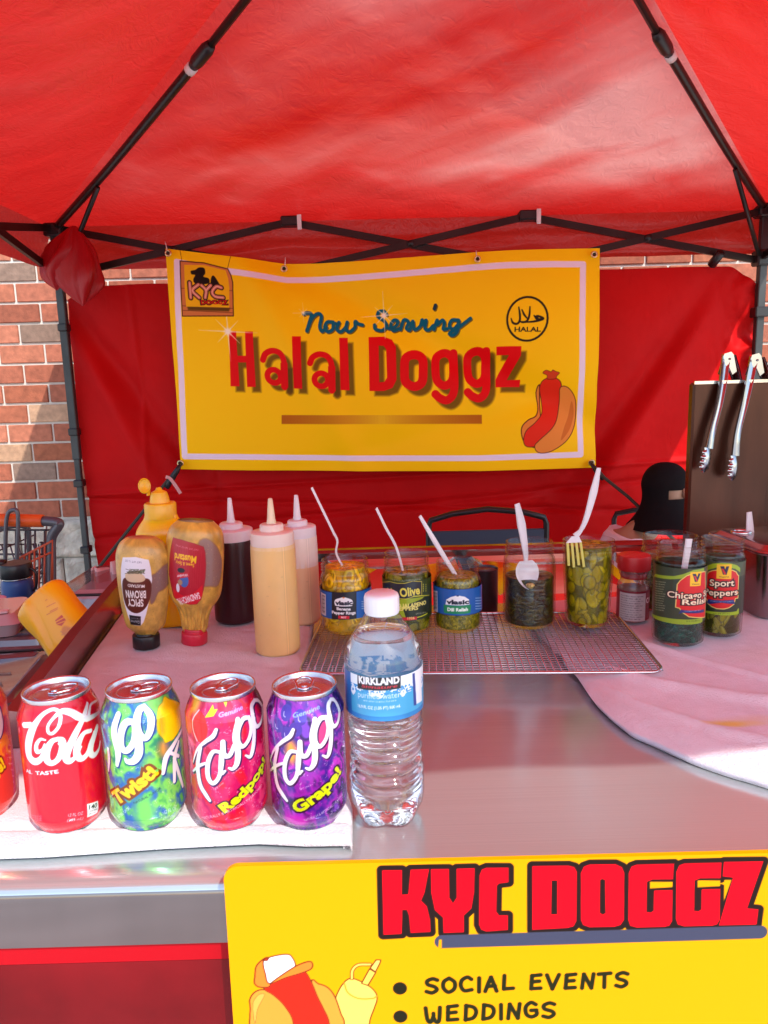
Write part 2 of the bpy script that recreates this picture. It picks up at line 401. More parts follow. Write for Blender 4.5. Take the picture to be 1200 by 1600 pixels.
# brick wall: each brick modelled and coloured
wall = empty('brick_wall', 'red brick building wall with pale mortar above a rough cream stone base, behind the tent', 'wall', (0, 3.6, 0))
m_brick = mat('brick', (.4, .15, .09), .9, attr=1, var=(35, .22), bumps=[(120, .5, .003), (30, .3, .003)])
m_mortar = mat('mortar', (.62, .57, .50), .95, bumps=[(150, .5, .003)])
m_stone = mat('split_stone', (.50, .45, .36), .95, var=(14, .35), bumps=[(90, .6, .004)])
mb = MB(); BW, BH, MO = .2185, .0935, .011; z = .765; row = 0
random.seed(11)
while z < 3.1:
    x = -2.9-11*BW+(BW/2 if row % 2 else 0)
    while x < 5.2:
        base = random.choice([(158, 90, 66), (164, 96, 70), (154, 86, 62), (172, 104, 78), (160, 92, 68), (164, 98, 70), (148, 84, 62)])
        if random.random() < .08: base = random.choice([(146, 112, 92), (172, 134, 104), (134, 108, 92)])
        jj = random.randint(-9, 9); c = tuple(min(255, max(0, k+jj)) for k in base)
        j = random.uniform(-.0015, .0015)
        mb.box((x+MO/2, -.006+j, z+MO/2), (x+BW-MO/2, .05, z+BH-MO/2), col=c, bev=.003)
        x += BW
    z += BH; row += 1
mb.build('brick_face', m_brick, wall, smooth=False)
MB().box((-5.4, .004, .74), (5.5, .2, 3.14)).build('mortar_bed', m_mortar, wall, smooth=False)
mb = MB(); MB_ = None
# rough stone base: two courses of split-face blocks
for (z0, z1, off) in ((.0, .185, 0), (.19, .375, .2), (.38, .565, .0), (.57, .755, .2)):
    x = -5.6+off
    while x < 5.2:
        nx, ny = (44, 22) if -2.9 < x < 2.6 else (16, 9); xs = np.linspace(x+.003, x+.397, nx); zs = np.linspace(z0, z1, ny); X, Z = np.meshgrid(xs, zs)
        ed = np.minimum(np.minimum((X-xs[0]), xs[-1]-X), np.minimum(Z-zs[0], zs[-1]-Z)); ed = np.clip(ed/.012, 0, 1)
        Y = -.012-ed*.028*fbm(X*14, Z*16, 3, 5)-ed*.012*np.abs(fbm(X*40, Z*40, 9, 3)-.5)
        nb = len(mb.v); V = np.stack([X, Y, Z], -1).reshape(-1, 3); i = np.arange(nx*ny).reshape(ny, nx)
        mb.add(V.tolist(), np.stack([i[:-1, :-1], i[:-1, 1:], i[1:, 1:], i[1:, :-1]], -1).reshape(-1, 4).tolist()); x += .4
mb.box((-5.6, .0, .0), (5.6, .1, .755)); mb.build('stone_base', m_stone, wall, smooth=False)

# ================================================================ CANOPY TENT
XL, XR, YB, YF, ZE = -1.31, 1.58, 3.12, -.09, 2.03
PK = np.array([.2, 1.55, 2.62])
tent = empty('canopy_tent', 'pop-up canopy tent with translucent red fabric roof on a black folding frame', 'tent', (0, 1.5, 0))
T0 = np.array([0, 1.5, 0])
m_can = bpy.data.materials.new('canopy_fabric'); m_can.use_nodes = True
n = m_can.node_tree.nodes; L = m_can.node_tree.links; b = n['Principled BSDF']
b.inputs['Roughness'].default_value = .30; b.inputs['Specular IOR Level'].default_value = .6
tc = n.new('ShaderNodeTexCoord')
mp = n.new('ShaderNodeMapping'); mp.inputs['Scale'].default_value = (.55, 1.5, 2); mp.inputs['Rotation'].default_value = (0, 0, .45); L.new(tc.outputs['Object'], mp.inputs[0])
nz = n.new('ShaderNodeTexNoise'); nz.inputs['Scale'].default_value = 2.2; nz.inputs['Detail'].default_value = 6; nz.inputs['Distortion'].default_value = .6; L.new(mp.outputs[0], nz.inputs[0])
rp = n.new('ShaderNodeValToRGB'); rp.color_ramp.elements[0].position = .35; rp.color_ramp.elements[0].color = (.74, .035, .03, 1)
rp.color_ramp.elements[1].position = .68; rp.color_ramp.elements[1].color = (.84, .27, .23, 1); L.new(nz.outputs[0], rp.inputs[0])
CREASE = []
pr = None
for (sc_, st, di, mps, dist) in ((1.5, .30, .06, (.7, 2.0, 1), .8), (6, .30, .020, (1, 1.5, 1), 1.6), (17, .55, .010, (1, .7, 1), 2.0), (38, .38, .0035, (1, .8, 1), 1.4)):
    mp2 = n.new('ShaderNodeMapping'); mp2.inputs['Scale'].default_value = mps; L.new(tc.outputs['Object'], mp2.inputs[0])
    t = n.new('ShaderNodeTexNoise'); t.inputs['Scale'].default_value = sc_; t.inputs['Detail'].default_value = 3; t.inputs['Distortion'].default_value = dist
    L.new(mp2.outputs[0], t.inputs[0])
    a1 = n.new('ShaderNodeMath'); a1.operation = 'SUBTRACT'; a1.inputs[1].default_value = .5; L.new(t.outputs[0], a1.inputs[0])
    a2 = n.new('ShaderNodeMath'); a2.operation = 'ABSOLUTE'; L.new(a1.outputs[0], a2.inputs[0])       # creases
    bu = n.new('ShaderNodeBump'); bu.inputs['Strength'].default_value = st; bu.inputs['Distance'].default_value = di; L.new(a2.outputs[0], bu.inputs['Height'])
    if pr: L.new(pr.outputs[0], bu.inputs['Normal'])
    pr = bu; CREASE.append(a2)
L.new(pr.outputs[0], b.inputs['Normal'])
# pale highlight lines put into the colour along the sharp creases
cm = n.new('ShaderNodeMath'); cm.operation = 'MINIMUM'; L.new(CREASE[1].outputs[0], cm.inputs[0]); L.new(CREASE[0].outputs[0], cm.inputs[1])
cr_ = n.new('ShaderNodeMapRange'); cr_.inputs['From Min'].default_value = 0; cr_.inputs['From Max'].default_value = .004; cr_.inputs['To Min'].default_value = .06; cr_.inputs['To Max'].default_value = 0; L.new(cm.outputs[0], cr_.inputs[0])
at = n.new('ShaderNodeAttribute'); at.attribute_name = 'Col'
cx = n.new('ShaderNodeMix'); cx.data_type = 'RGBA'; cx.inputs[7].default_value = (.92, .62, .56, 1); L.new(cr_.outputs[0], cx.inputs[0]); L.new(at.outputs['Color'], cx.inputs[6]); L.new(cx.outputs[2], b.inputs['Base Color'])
tr = n.new('ShaderNodeBsdfTranslucent'); tr.inputs[0].default_value = (.86, .06, .05, 1); TRN = tr; L.new(pr.outputs[0], tr.inputs['Normal'])
mx = n.new('ShaderNodeMixShader'); mx.inputs[0].default_value = .46
ts = n.new('ShaderNodeMix'); ts.data_type = 'RGBA'; ts.inputs[0].default_value = .72; ts.inputs[6].default_value = (.86, .045, .035, 1); L.new(at.outputs['Color'], ts.inputs[7]); L.new(ts.outputs[2], tr.inputs[0]); L.new(b.outputs[0], mx.inputs[1]); L.new(tr.outputs[0], mx.inputs[2])
L.new(mx.outputs[0], n['Material Output'].inputs[0])

corners = [np.array([XL, YB, ZE]), np.array([XR, YB, ZE-.01]), np.array([XR, YF, ZE]), np.array([XL, YF, ZE])]
for k in range(4):
    A, B = corners[k], corners[(k+1) % 4]; N = 220
    S, T = np.meshgrid(np.linspace(0, 1, N), np.linspace(0, .995, N))
    V = (A[None, None]*(1-S)[..., None]+B[None, None]*S[..., None])*(1-T)[..., None]+PK*T[..., None]
    sag = -.045*np.sin(np.pi*S)*np.sin(np.pi*np.clip(T, 0, 1))
    x = V[..., 0]; y = V[..., 1]
    wr = .055*(fbm(x*1.1+y*.9, y*2.6-x*1.2, k, 3)-.5)+.022*(np.abs(fbm(x*2+y*1.5, y*4.5-x*2, k+5, 2)-.5)-.1)+.003*(fbm(x*15, y*18, k+9, 3)-.5)
    edge = np.clip(np.minimum(S, 1-S)*8*(1.02-T), 0, 1)
    V = V.copy(); V[..., 2] += sag+wr*edge*np.clip(T*9, 0, 1)
    # bounced ground light put into the colour: rear panel paler, in patches along folds
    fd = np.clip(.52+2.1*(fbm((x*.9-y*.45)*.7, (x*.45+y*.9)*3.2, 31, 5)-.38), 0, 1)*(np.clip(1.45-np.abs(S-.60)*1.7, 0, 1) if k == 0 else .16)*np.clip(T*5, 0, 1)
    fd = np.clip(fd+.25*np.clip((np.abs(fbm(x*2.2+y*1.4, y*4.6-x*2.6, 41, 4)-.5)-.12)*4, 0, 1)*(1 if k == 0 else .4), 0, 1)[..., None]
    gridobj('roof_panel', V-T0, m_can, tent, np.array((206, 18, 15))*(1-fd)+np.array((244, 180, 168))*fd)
    # valance
    Nn = 260; S, T = np.meshgrid(np.linspace(0, 1, Nn), np.linspace(0, 1, 26))
    V = A[None, None]*(1-S)[..., None]+B[None, None]*S[..., None]
    d = (B-A)/np.linalg.norm(B-A); nn = np.array([-d[1], d[0], 0])
    V = V.copy(); V[..., 2] -= T*.165
    w = .012*np.sin(T*9+fbm(S*6, T*2, k, 3)*9)*T+.03*(fbm(S*4, T*1.5, k+3, 3)-.5)*T
    V += nn[None, None]*(w+.012*T)[..., None]
    gridobj('valance', V-T0, m_can, tent, np.ones(V.shape)*np.array((200, 60, 52)))
m_frame = mat('frame_black', (.018, .014, .013), .35, .3, var=(8, .3))
m_leg = mat('leg_steel', (.045, .05, .05), .45, .4, var=(6, .3), bumps=[(50, .1, .002)])
m_blackp = mat('black_plastic', (.012, .012, .013), .38)
m_whitep = mat('white_plastic_tag', (.75, .72, .7), .5)
for (x, y, seen) in ((-1.275, 3.09, 1), (1.545, 3.09, 1), (-1.275, -.05, 0), (1.545, -.05, 0)):
    MB().box((x-.012, y-.012-1.5, .0), (x+.012, y+.012-1.5, 1.15), bev=.003).build('leg', m_leg, tent, smooth=False)
    MB().box((x-.0155, y-.0155-1.5, 1.10), (x+.0155, y+.0155-1.5, 2.03), bev=.003).build('outer_leg', m_leg, tent, smooth=False)
    MB().box((x-.045, y-.045-1.5, 0), (x+.045, y+.045-1.5, .012), bev=.003).build('foot_plate', m_blackp, tent, smooth=False)
    MB().box((x-.034, y-.034-1.5, 1.985), (x+.034, y+.034-1.5, 2.035), bev=.006).build('corner_bracket', m_blackp, tent, smooth=False)
    MB().box((x-.032, y-.032-1.5, 1.80), (x+.032, y+.032-1.5, 1.86), bev=.006).build('slider', m_blackp, tent, smooth=False)
for z in (1.62, 1.20, .985, .70): MB().box((-1.294, 1.565, z), (-1.256, 1.612, z+.030), bev=.004).build('strap_clip', m_blackp, tent, smooth=False)
MB().box((1.517, 1.56, 1.60), (1.575, 1.62, 1.64), bev=.004).build('strap_clip', m_blackp, tent, smooth=False)
def truss(P0, P1, inward):
    P0 = np.array(P0); P1 = np.array(P1)
    node = lambda i, top: P0+(P1-P0)*i/3+np.array([0, 0, 0 if top else -.19])
    for i in range(3):
        for (a, b_, o) in ((node(i, 1), node(i+1, 0), -.010), (node(i, 0), node(i+1, 1), .010)):
            off = np.array(inward)*o
            MB().bar(a+off-T0, b_+off-T0, .014, .027).build('truss_bar', m_frame, tent, smooth=False)
        mid = (node(i, 1)+node(i+1, 0))/2
        s_ = np.array(inward)*.03; mb = MB(); mb.tube([mid-s_-T0, mid+s_-T0], .012, 10); mb.build('pivot', m_blackp, tent)
    for i in (1, 2):
        for top in (1, 0):
            c = node(i, top)-T0; MB().box(c-np.array([.04, .028, .017]), c+np.array([.04, .028, .02]), bev=.005).build('truss_bracket', m_blackp, tent, smooth=False)
        if abs(inward[1]): c = node(i, 1)-T0; MB().box(c+np.array([.026, -.034, -.035]), c+np.array([.043, -.0285, .022]), bev=.002).build('bracket_clip', m_whitep, tent, smooth=False)
truss((-1.275, 3.088, 2.02), (1.545, 3.088, 2.01), (0, -1, 0))
truss((-1.275, 3.088, 2.02), (-1.275, -.03, 2.02), (1, 0, 0)); truss((1.545, 3.088, 2.02), (1.545, -.03, 2.02), (-1, 0, 0))
truss((-1.275, -.03, 2.02), (1.545, -.03, 2.02), (0, 1, 0))
pk = PK-np.array([0, 0, .06])
for (cx, cy) in ((-1.275, 3.09), (1.545, 3.09), (-1.275, -.05), (1.545, -.05)):
    c0 = np.array([cx, cy, 2.015]); j = c0*.455+pk*.545; j[2] -= .02
    pts = cr([c0-T0, c0*.75+pk*.25-np.array([0, 0, .018])-T0, j-T0], 8)
    mb = MB(); mb.tube(pts, .014, 8); mb.build('hip_pole', m_frame, tent)
    mb = MB(); mb.tube([j-T0, pk-T0], .011, 8); mb.build('hip_pole', m_frame, tent)
    d = (pk-c0)/np.linalg.norm(pk-c0)
    mb = MB(); mb.tube([j-T0-d*.05, j-T0-d*.03, j-T0+d*.03, j-T0+d*.05], [.014, .019, .019, .014], 10); mb.build('hip_joint', m_blackp, tent)
    mb = MB(); mb.tube([j-T0-d*.075, j-T0-d*.052], [.0165, .0165], 10); mb.build('joint_clip', m_whitep, tent)
    s = c0*.80+pk*.20; s[2] -= .035; e = c0.copy(); e[2] = 1.84
    mb = MB(); mb.tube([s-T0, e+np.array([-.03*np.sign(cx), -.03*np.sign(cy-1), 0])-T0], .009, 8); mb.build('support_strut', m_frame, tent)
mb = MB(); mb.tube([pk-T0-np.array([0, 0, .06]), pk-T0+np.array([0, 0, .05])], .03, 12); mb.build('peak_hub', m_blackp, tent)

# red side wall hung across the back
def curt_xz(S, T):       # S 0..1 left-right, T 0..1 bottom-top
    top = 1.80+.012*np.sin(S*3)+.01*(fbm(S*9, S*0, 1, 2)-.5)-.05*np.clip((.03-S)/.03, 0, 1)-.10*np.clip((S-.955)/.045, 0, 1)**1.5
    x = XL+.035+(1.555-XL-.035)*S+.075*np.clip(1-T*1.25, 0, 1)**2*(1-S)
    return x, .12+(top-.12)*T
S, T = np.meshgrid(np.linspace(0, 1, 420), np.linspace(0, 1, 260)); X, Z = curt_xz(S, T)
def crease(x, z, x0, z0, ang, w, amp): d = (x-x0)*math.sin(ang)-(z-z0)*math.cos(ang); return amp*np.exp(-(d/w)**2)
Y = .055*(fbm(X*.9+Z*1.3, Z*.9-X*.7, 2, 3)-.5)+.020*(fbm(X*3+Z*2, Z*4, 6, 4)-.5)
Y += crease(X, Z, 1.40, 1.75, .92, .06, .035)+crease(X, Z, 1.40, 1.75, 1.05, .05, -.030)+crease(X, Z, -1.2, 1.6, -.95, .05, .03)+crease(X, Z, -1.2, 1.5, -1.15, .04, -.025)
Y += crease(X, Z, 0, .98, .03, .010, -.012)+crease(X, Z, 0, .86, -.05, .012, .012)+crease(X, Z, -.6, .80, .08, .015, .014)
Y += crease(X, Z, -.7, 1.2, 1.52, .012, .006)+crease(X, Z, -1.0, 1.2, 1.6, .012, -.006)
Y += .028*np.clip((S-.94)/.06, 0, 1)*np.sin(Z*26+fbm(X*9, Z*7, 4, 3)*8)
m_cur = mat('red_side_wall', (.50, .002, .003), .6, spec=.12, var=(5, .08), bumps=[(400, .15, .0006), (14, .35, .006, (1, 1, .6), 1.5)])
V = np.stack([X, Y, Z], -1)
cur = gridobj('tent_side_wall', V, m_cur); cur.location = (0, 3.135, 0)
tag(cur, 'large red fabric side wall hung across the back of the tent behind the yellow banner', 'side wall')
mb = MB(); mb.tube([(1.36, 3.05, 1.85), (1.345, 3.10, 1.81)], .018, 6); tag(mb.build('fabric_strap', m_blackp), 'short black strap holding the right top corner of the red side wall', 'strap')

# gathered red fabric hanging from the left corner
mb = MB(); N = 40
def bundle(cx, top, bot, w, seed, lean):
    M = 36; V = []; F = []
    for i in range(M+1):
        t = i/M; z = top+(bot-top)*t; r = w*(math.sin(min(1, t*1.35+.02)*math.pi*.62)**.8)*(1 if t < .72 else max(.03, 1-((t-.72)/.28)**1.3))
        for k in range(40):
            a = 2*math.pi*k/40; q = r*(1+.28*math.sin(a*4+seed+t*2)+.10*math.sin(a*9+seed*2+t*5)+.09*math.sin(t*11+a*3+seed)+.05*math.sin(a*17+t*8))
            V.append((cx+lean*t+q*math.cos(a), q*.6*math.sin(a), z))
    for i in range(M):
        for k in range(40): F.append((i*40+k, i*40+(k+1) % 40, (i+1)*40+(k+1) % 40, (i+1)*40+k))
    mb.add(V, F)
bundle(-1.135, 1.99, 1.76, .070, 1, -.085); bundle(-1.13, 1.99, 1.70, .075, 4, .005)
m_bag = mat('bundle_fabric', (.34, .003, .006), .42, spec=.35, bumps=[(40, .5, .004, (1, 1, .5), 1)])
bd = mb.build('fabric_bundle', m_bag); bd.location = (0, 2.92, 0)
tag(bd, 'gathered red fabric bundle hanging from the upper left tent corner', 'fabric bundle')

# ================================================================ YELLOW BANNER
YBN = 3.03
def W2(u, v): p = aty(u, v, YBN); return (p[0], p[2])
topc = [W2(*p) for p in ((258, 388), (300, 393), (350, 399), (400, 405), (445, 411), (500, 411), (560, 408), (640, 402), (745, 394), (800, 391), (870, 389), (937, 388))]
botc = [W2(*p) for p in ((283, 733), (400, 735), (600, 736), (750, 736), (850, 733), (930, 730))]
ltc = [W2(*p) for p in ((283, 733), (277, 640), (268, 540), (262, 450), (258, 388))]; rtc = [W2(*p) for p in ((930, 730), (933, 600), (936, 480), (937, 388))]
f_top = lambda x: np.interp(x, [p[0] for p in topc], [p[1] for p in topc]); f_bot = lambda x: np.interp(x, [p[0] for p in botc], [p[1] for p in botc])
f_l = lambda z: np.interp(z, [p[1] for p in ltc], [p[0] for p in ltc]); f_r = lambda z: np.interp(z, [p[1] for p in rtc], [p[0] for p in rtc])
def st2xz(s, t):
    z = 1.0+.9*t; x = None
    for _ in range(8): x = f_l(z)+(f_r(z)-f_l(z))*s; z = f_bot(x)+(f_top(x)-f_bot(x))*t
    return x, z
BWm, BHm = 1.74, .87                       # flat size of the banner
def bn(u, v):                              # photo pixel -> point on the flat banner
    x, z = W2(u, v); s = (x-f_l(z))/(f_r(z)-f_l(z)); t = (z-f_bot(x))/(f_top(x)-f_bot(x)); return (float(s)*BWm, float(t)*BHm)
c6 = lambda px, py: bn(240+px/3.3333, 360+py/3.3333)
c7 = lambda px, py: bn(560+px/3, 360+py/3)
B = lambda f, pts: [f(*p) for p in pts]
cv = Cv(0, BWm, 0, BHm, 980, 490, (254, 204, 0))
FR = [bn(*p) for p in ((276, 409), (277, 470), (281, 560), (285, 640), (289, 713))]
cv.stroke(FR+[bn(*p) for p in ((400, 714), (600, 716), (750, 716), (907, 710))]+[bn(*p) for p in ((909, 600), (909, 500), (911, 413))]+[bn(*p) for p in ((850, 413), (780, 415), (727, 419), (600, 430), (500, 436), (450, 437), (400, 430), (340, 421), (276, 409))], .024, (236, 222, 240))
# brown bar with bright middle
for i in range(60):
    u0 = 440+i*313/60; t = abs(i/59-.5)*2; c = np.array((178, 98, 10))*t**.7+np.array((238, 190, 30))*(1-t**.7)
    cv.poly([bn(u0, 648.5+.2*0), bn(u0+6, 648.5), bn(u0+6, 662.5), bn(u0, 662.5)], c)
def halal(dx, dy, col, soft=0, al=1, grow=0):
    g6 = lambda px, py: (c6(px, py)[0]+dx, c6(px, py)[1]+dy); g7 = lambda px, py: (c7(px, py)[0]+dx, c7(px, py)[1]+dy)
    K = dict(soft=soft, alpha=al)
    for P in ([(393, 525), (430, 525), (447, 812), (400, 812)], [(477, 527), (518, 527), (532, 815), (487, 815)], [(432, 653), (485, 653), (487, 688), (436, 688)],
              [(724, 553), (769, 553), (776, 825), (731, 823)], [(967, 560), (1011, 560), (1021, 833), (974, 832)]):
        cv.poly(B(g6, P), col, **K)
    for (ox, oy) in ((0, 0), (247, 18)):
        cv.stroke(B(g6, [(570+ox, 675+oy), (584+ox, 643+oy), (620+ox, 627+oy), (660+ox, 640+oy), (680+ox, 680+oy), (682+ox, 740+oy), (683+ox, 818+oy)]), .024+grow, col, smooth=4, **K)
        cv.poly(B(g6, [(662+ox, 690+oy), (700+ox, 690+oy), (702+ox, 820+oy), (664+ox, 820+oy)]), col, **K)
        cv.ell(*g6(628+ox, 760+oy), .0275*1.0, .0275, col, w=.0235, **K)
    cv.poly(B(g7, [(48, 500), (118, 497), (158, 512), (176, 545), (179, 700), (160, 738), (120, 753), (52, 753)]), col, holes=[B(g7, [(95, 540), (118, 541), (130, 558), (134, 690), (122, 710), (98, 712)])], smooth=0, **K)
    cv.stroke(B(g7, [(262, 582), (222, 600), (216, 655), (222, 710), (262, 732), (298, 712), (304, 655), (300, 600)]), 0.037, col, closed=True, smooth=4, **K)
    for (ox, oy) in ((0, 0), (153, -9)):
        cv.stroke(B(g7, [(408+ox, 574+oy), (368+ox, 596+oy), (362+ox, 650+oy), (370+ox, 705+oy), (405+ox, 728+oy), (440+ox, 705+oy), (447+ox, 650+oy), (442+ox, 596+oy)]), .034, col, closed=True, smooth=4, **K)
        cv.stroke(B(g7, [(449+ox, 575+oy), (451+ox, 650+oy), (449+ox, 755+oy), (420+ox, 795+oy), (385+ox, 788+oy), (362+ox, 768+oy)]), .034, col, smooth=4, **K)
    cv.poly(B(g7, [(649, 544), (765, 542), (764, 585), (702, 702), (765, 700), (763, 735), (648, 736), (649, 700), (708, 584), (650, 585)]), col, **K)
halal(.021, -.021, (92, 62, 6), soft=.009, al=.82); halal(0, 0, (222, 0, 10))
# "Now Serving" script
now = [([(783, 436), (800, 430), (822, 438), (812, 480), (800, 525)], c6), ([(800, 520), (825, 460), (855, 434), (874, 448), (866, 500), (878, 526), (900, 505)], c6), ([(935, 478), (905, 478), (892, 505), (908, 528), (934, 515), (938, 485), (962, 492)], c6),
       ([(965, 480), (955, 515), (975, 528), (1000, 505), (1008, 478), (1003, 515), (1022, 528), (1048, 505), (1050, 474), (1066, 486), (1088, 492)], c6)]
sv = [[(132, 392), (118, 376), (95, 380), (92, 402), (118, 420), (132, 445), (112, 468), (80, 462), (76, 442)], [(142, 458), (172, 450), (186, 426), (168, 418), (152, 442), (164, 468), (195, 458)],
      [(198, 462), (214, 418), (236, 428), (226, 456), (240, 466)], [(244, 462), (256, 424), (264, 462), (290, 448), (300, 418)], [(300, 440), (318, 420), (314, 456), (332, 464), (352, 445)],
      [(356, 462), (370, 420), (372, 440), (394, 420), (404, 434), (400, 460), (418, 460)], [(470, 420), (440, 420), (428, 446), (446, 462), (468, 440), (472, 425), (466, 470), (446, 490), (430, 480), (470, 455), (526, 412)]]
for d, col, w in (((.004, -.005), (120, 96, 10), .0135), ((0, 0), (8, 96, 122), .0142)):
    for pts, f in now: cv.stroke([(f(*p)[0]+d[0], f(*p)[1]+d[1]) for p in pts], w, col, smooth=5)
    for pts in sv: cv.stroke([(c7(*p)[0]+d[0], c7(*p)[1]+d[1]) for p in pts], w, col, smooth=5)
    cv.stroke([(c7(*p)[0]+d[0], c7(*p)[1]+d[1]) for p in ((362, 350), (357, 366))], w, (14, 52, 70) if d[0] == 0 else col)
# sparkles
for (u, v, k) in ((356, 518, 1), (600, 492, .8), (474, 489, .35)):
    c = bn(u, v)
    for a in range(8):
        ln = (.12 if a % 2 == 0 else .065)*k; e = (c[0]+ln*math.cos(a*math.pi/4+.03), c[1]+ln*math.sin(a*math.pi/4+.03)); cv.stroke([c, e], [.006*k, .001], (252, 236, 190), alpha=.8)
    cv.ell(*c, .014*k, .014*k, (255, 246, 225), soft=.012)
# round certification mark
cc = c7(792, 415); r0 = abs(c7(890, 415)[0]-cc[0]); cv.ell(*cc, r0*.96, r0, (34, 28, 22), w=.0085)
for P in ([(752, 360), (757, 392), (756, 424), (742, 438), (724, 432), (716, 412)], [(767, 372), (778, 396), (796, 418)], [(804, 358), (801, 398), (790, 424), (770, 430), (752, 424)], [(786, 430), (828, 426), (866, 414), (842, 402), (824, 404)], [(842, 412), (822, 398)], [(826, 404), (838, 416), (866, 414)]):
    cv.stroke(B(c7, P), [.0055]+[.0085]*(len(P)-2)+[.004], (34, 28, 22), smooth=5)
cv.text('HALAL', c7(733, 474), c7(853, 474), .0185, (34, 28, 22), off=.03)
# shop badge
cv.poly(B(c6, [(136, 158), (262, 168), (386, 200), (402, 232), (412, 270), (416, 446), (148, 446), (140, 300)]), (206, 122, 62)); cv.stroke(B(c6, [(136, 158), (262, 168), (386, 200), (402, 232), (412, 270), (416, 446), (148, 446), (140, 300)]), .004, (60, 26, 14), closed=True)
for y in (300, 392, 415): cv.stroke(B(c6, [(145, y), (410, y+14)]), .0025, (120, 60, 26))
cv.poly(B(c6, [(172, 392), (400, 404), (392, 422), (178, 415)]), (96, 66, 12), soft=.004)
cv.poly(B(c6, [(158, 178), (262, 180), (374, 208), (388, 250), (394, 300), (394, 402), (168, 396), (160, 300)]), (240, 184, 12))
for P in ([(192, 210), (215, 205), (235, 192), (262, 195), (268, 222), (258, 240), (285, 248), (290, 272), (262, 280), (215, 275), (205, 255), (215, 232), (196, 228)], [(298, 248), (312, 234), (340, 275), (345, 290), (300, 285)]): cv.poly(B(c6, P), (30, 18, 14), smooth=3)
KY = [[(186, 272), (192, 350)], [(232, 282), (200, 312), (236, 350)], [(248, 286), (272, 312), (268, 350)], [(296, 286), (272, 312)], [(352, 298), (325, 292), (304, 320), (320, 344), (362, 350)]]
for w, col in ((.021, (40, 20, 14)), (.0125, (206, 120, 96)), (.003, (240, 190, 170))):
    for P in KY: cv.stroke(B(c6, P), w, col, smooth=3 if len(P) > 2 else 0)
cv.text('DOGGZ', c6(246, 386), c6(386, 387), .017, (40, 14, 10), off=.12); cv.text('DOGGZ', c6(248, 384), c6(384, 385), .0155, (214, 20, 16), off=.03)
for P in ([(134, 92), (146, 160)], [(400, 135), (384, 200)]): cv.stroke(B(c6, P), .0022, (110, 60, 20))
# plain hot dog in its bun
O = (84, 30, 16)
for P, col in (([(856, 740), (842, 760), (850, 830), (836, 872), (800, 890), (768, 925), (772, 978), (800, 1010), (850, 990)], (226, 134, 52)),):
    cv.poly(B(c7, P), col, smooth=4, grow=.003); cv.poly(B(c7, P), O, smooth=4, grow=.003); cv.poly(B(c7, P), col, smooth=4, grow=-.001)
SA = [(902, 692), (870, 705), (858, 740), (868, 800), (866, 860), (830, 905), (790, 940), (776, 985), (790, 1012), (830, 1010), (880, 980), (930, 910), (952, 850), (955, 780), (952, 720), (932, 696)]
cv.poly(B(c7, SA), O, smooth=4, grow=.003); cv.poly(B(c7, SA), (224, 44, 22), smooth=4)
BU = [(952, 738), (985, 738), (1018, 785), (1024, 860), (1010, 930), (970, 990), (900, 1035), (845, 1040), (828, 1012), (850, 985), (910, 930), (938, 880), (952, 800)]
cv.poly(B(c7, BU), O, smooth=4, grow=.003); cv.poly(B(c7, BU), (230, 140, 58), smooth=4); cv.poly(B(c7, [(1005, 800), (1016, 860), (995, 930), (950, 985), (965, 930), (990, 870)]), (206, 112, 40), smooth=4)
for P in ([(890, 696), (888, 678), (868, 668), (882, 656), (905, 664), (912, 655), (925, 662), (942, 668), (930, 682), (925, 694)],): cv.poly(B(c7, P), O, smooth=3, grow=.002); cv.poly(B(c7, P), (206, 66, 30), smooth=3)
S, T = np.meshgrid(cv.xs/BWm, cv.ys/BHm); X, Z = st2xz(S, T)
Y = .012*np.sin(S*9+T*3)*(1-abs(2*T-1))+.016*(fbm(S*3+T*1.5, T*2.2-S, 12, 3)-.5)
Y += crease(X, Z, topc[4][0], topc[4][1], -.50, .07, .022)+crease(X, Z, topc[4][0]-.1, topc[4][1]-.1, -1.1, .06, -.014)+crease(X, Z, .1, 1.15, .25, .05, .008)
m_ban = mat('banner_vinyl', (.8, .5, .02), .5, attr=1, spec=.12, bumps=[(3, .2, .01)])
V = np.stack([X-.02, Y, Z], -1)
ban = empty('vinyl_banner', 'yellow vinyl banner reading Now Serving Halal Doggz hung on the red side wall', 'banner', (.02, YBN, 0))
gridobj('banner_sheet', V, m_ban, ban, cv.C)
m_brass = mat('grommet_metal', (.7, .55, .3), .3, 1)
m_hole = mat('grommet_hole', (.03, .02, .015), .6)
for (u, v) in ((265, 397), (445, 421), (745, 406), (926, 399), (922, 722), (284, 723)):
    x, z = W2(u, v); mb = MB()
    mb.tube([(x-.02+.010*math.cos(a), -.022, z+.010*math.sin(a)) for a in np.linspace(0, 2*math.pi, 20)[:-1]], .0035, 8, closed=True)
    g = mb.build('grommet', m_brass, ban)
    mb = MB(); mb.tube([(x-.02, -.016, z), (x-.02, -.0215, z)], .008, 14); mb.build('grommet_hole', m_hole, g)
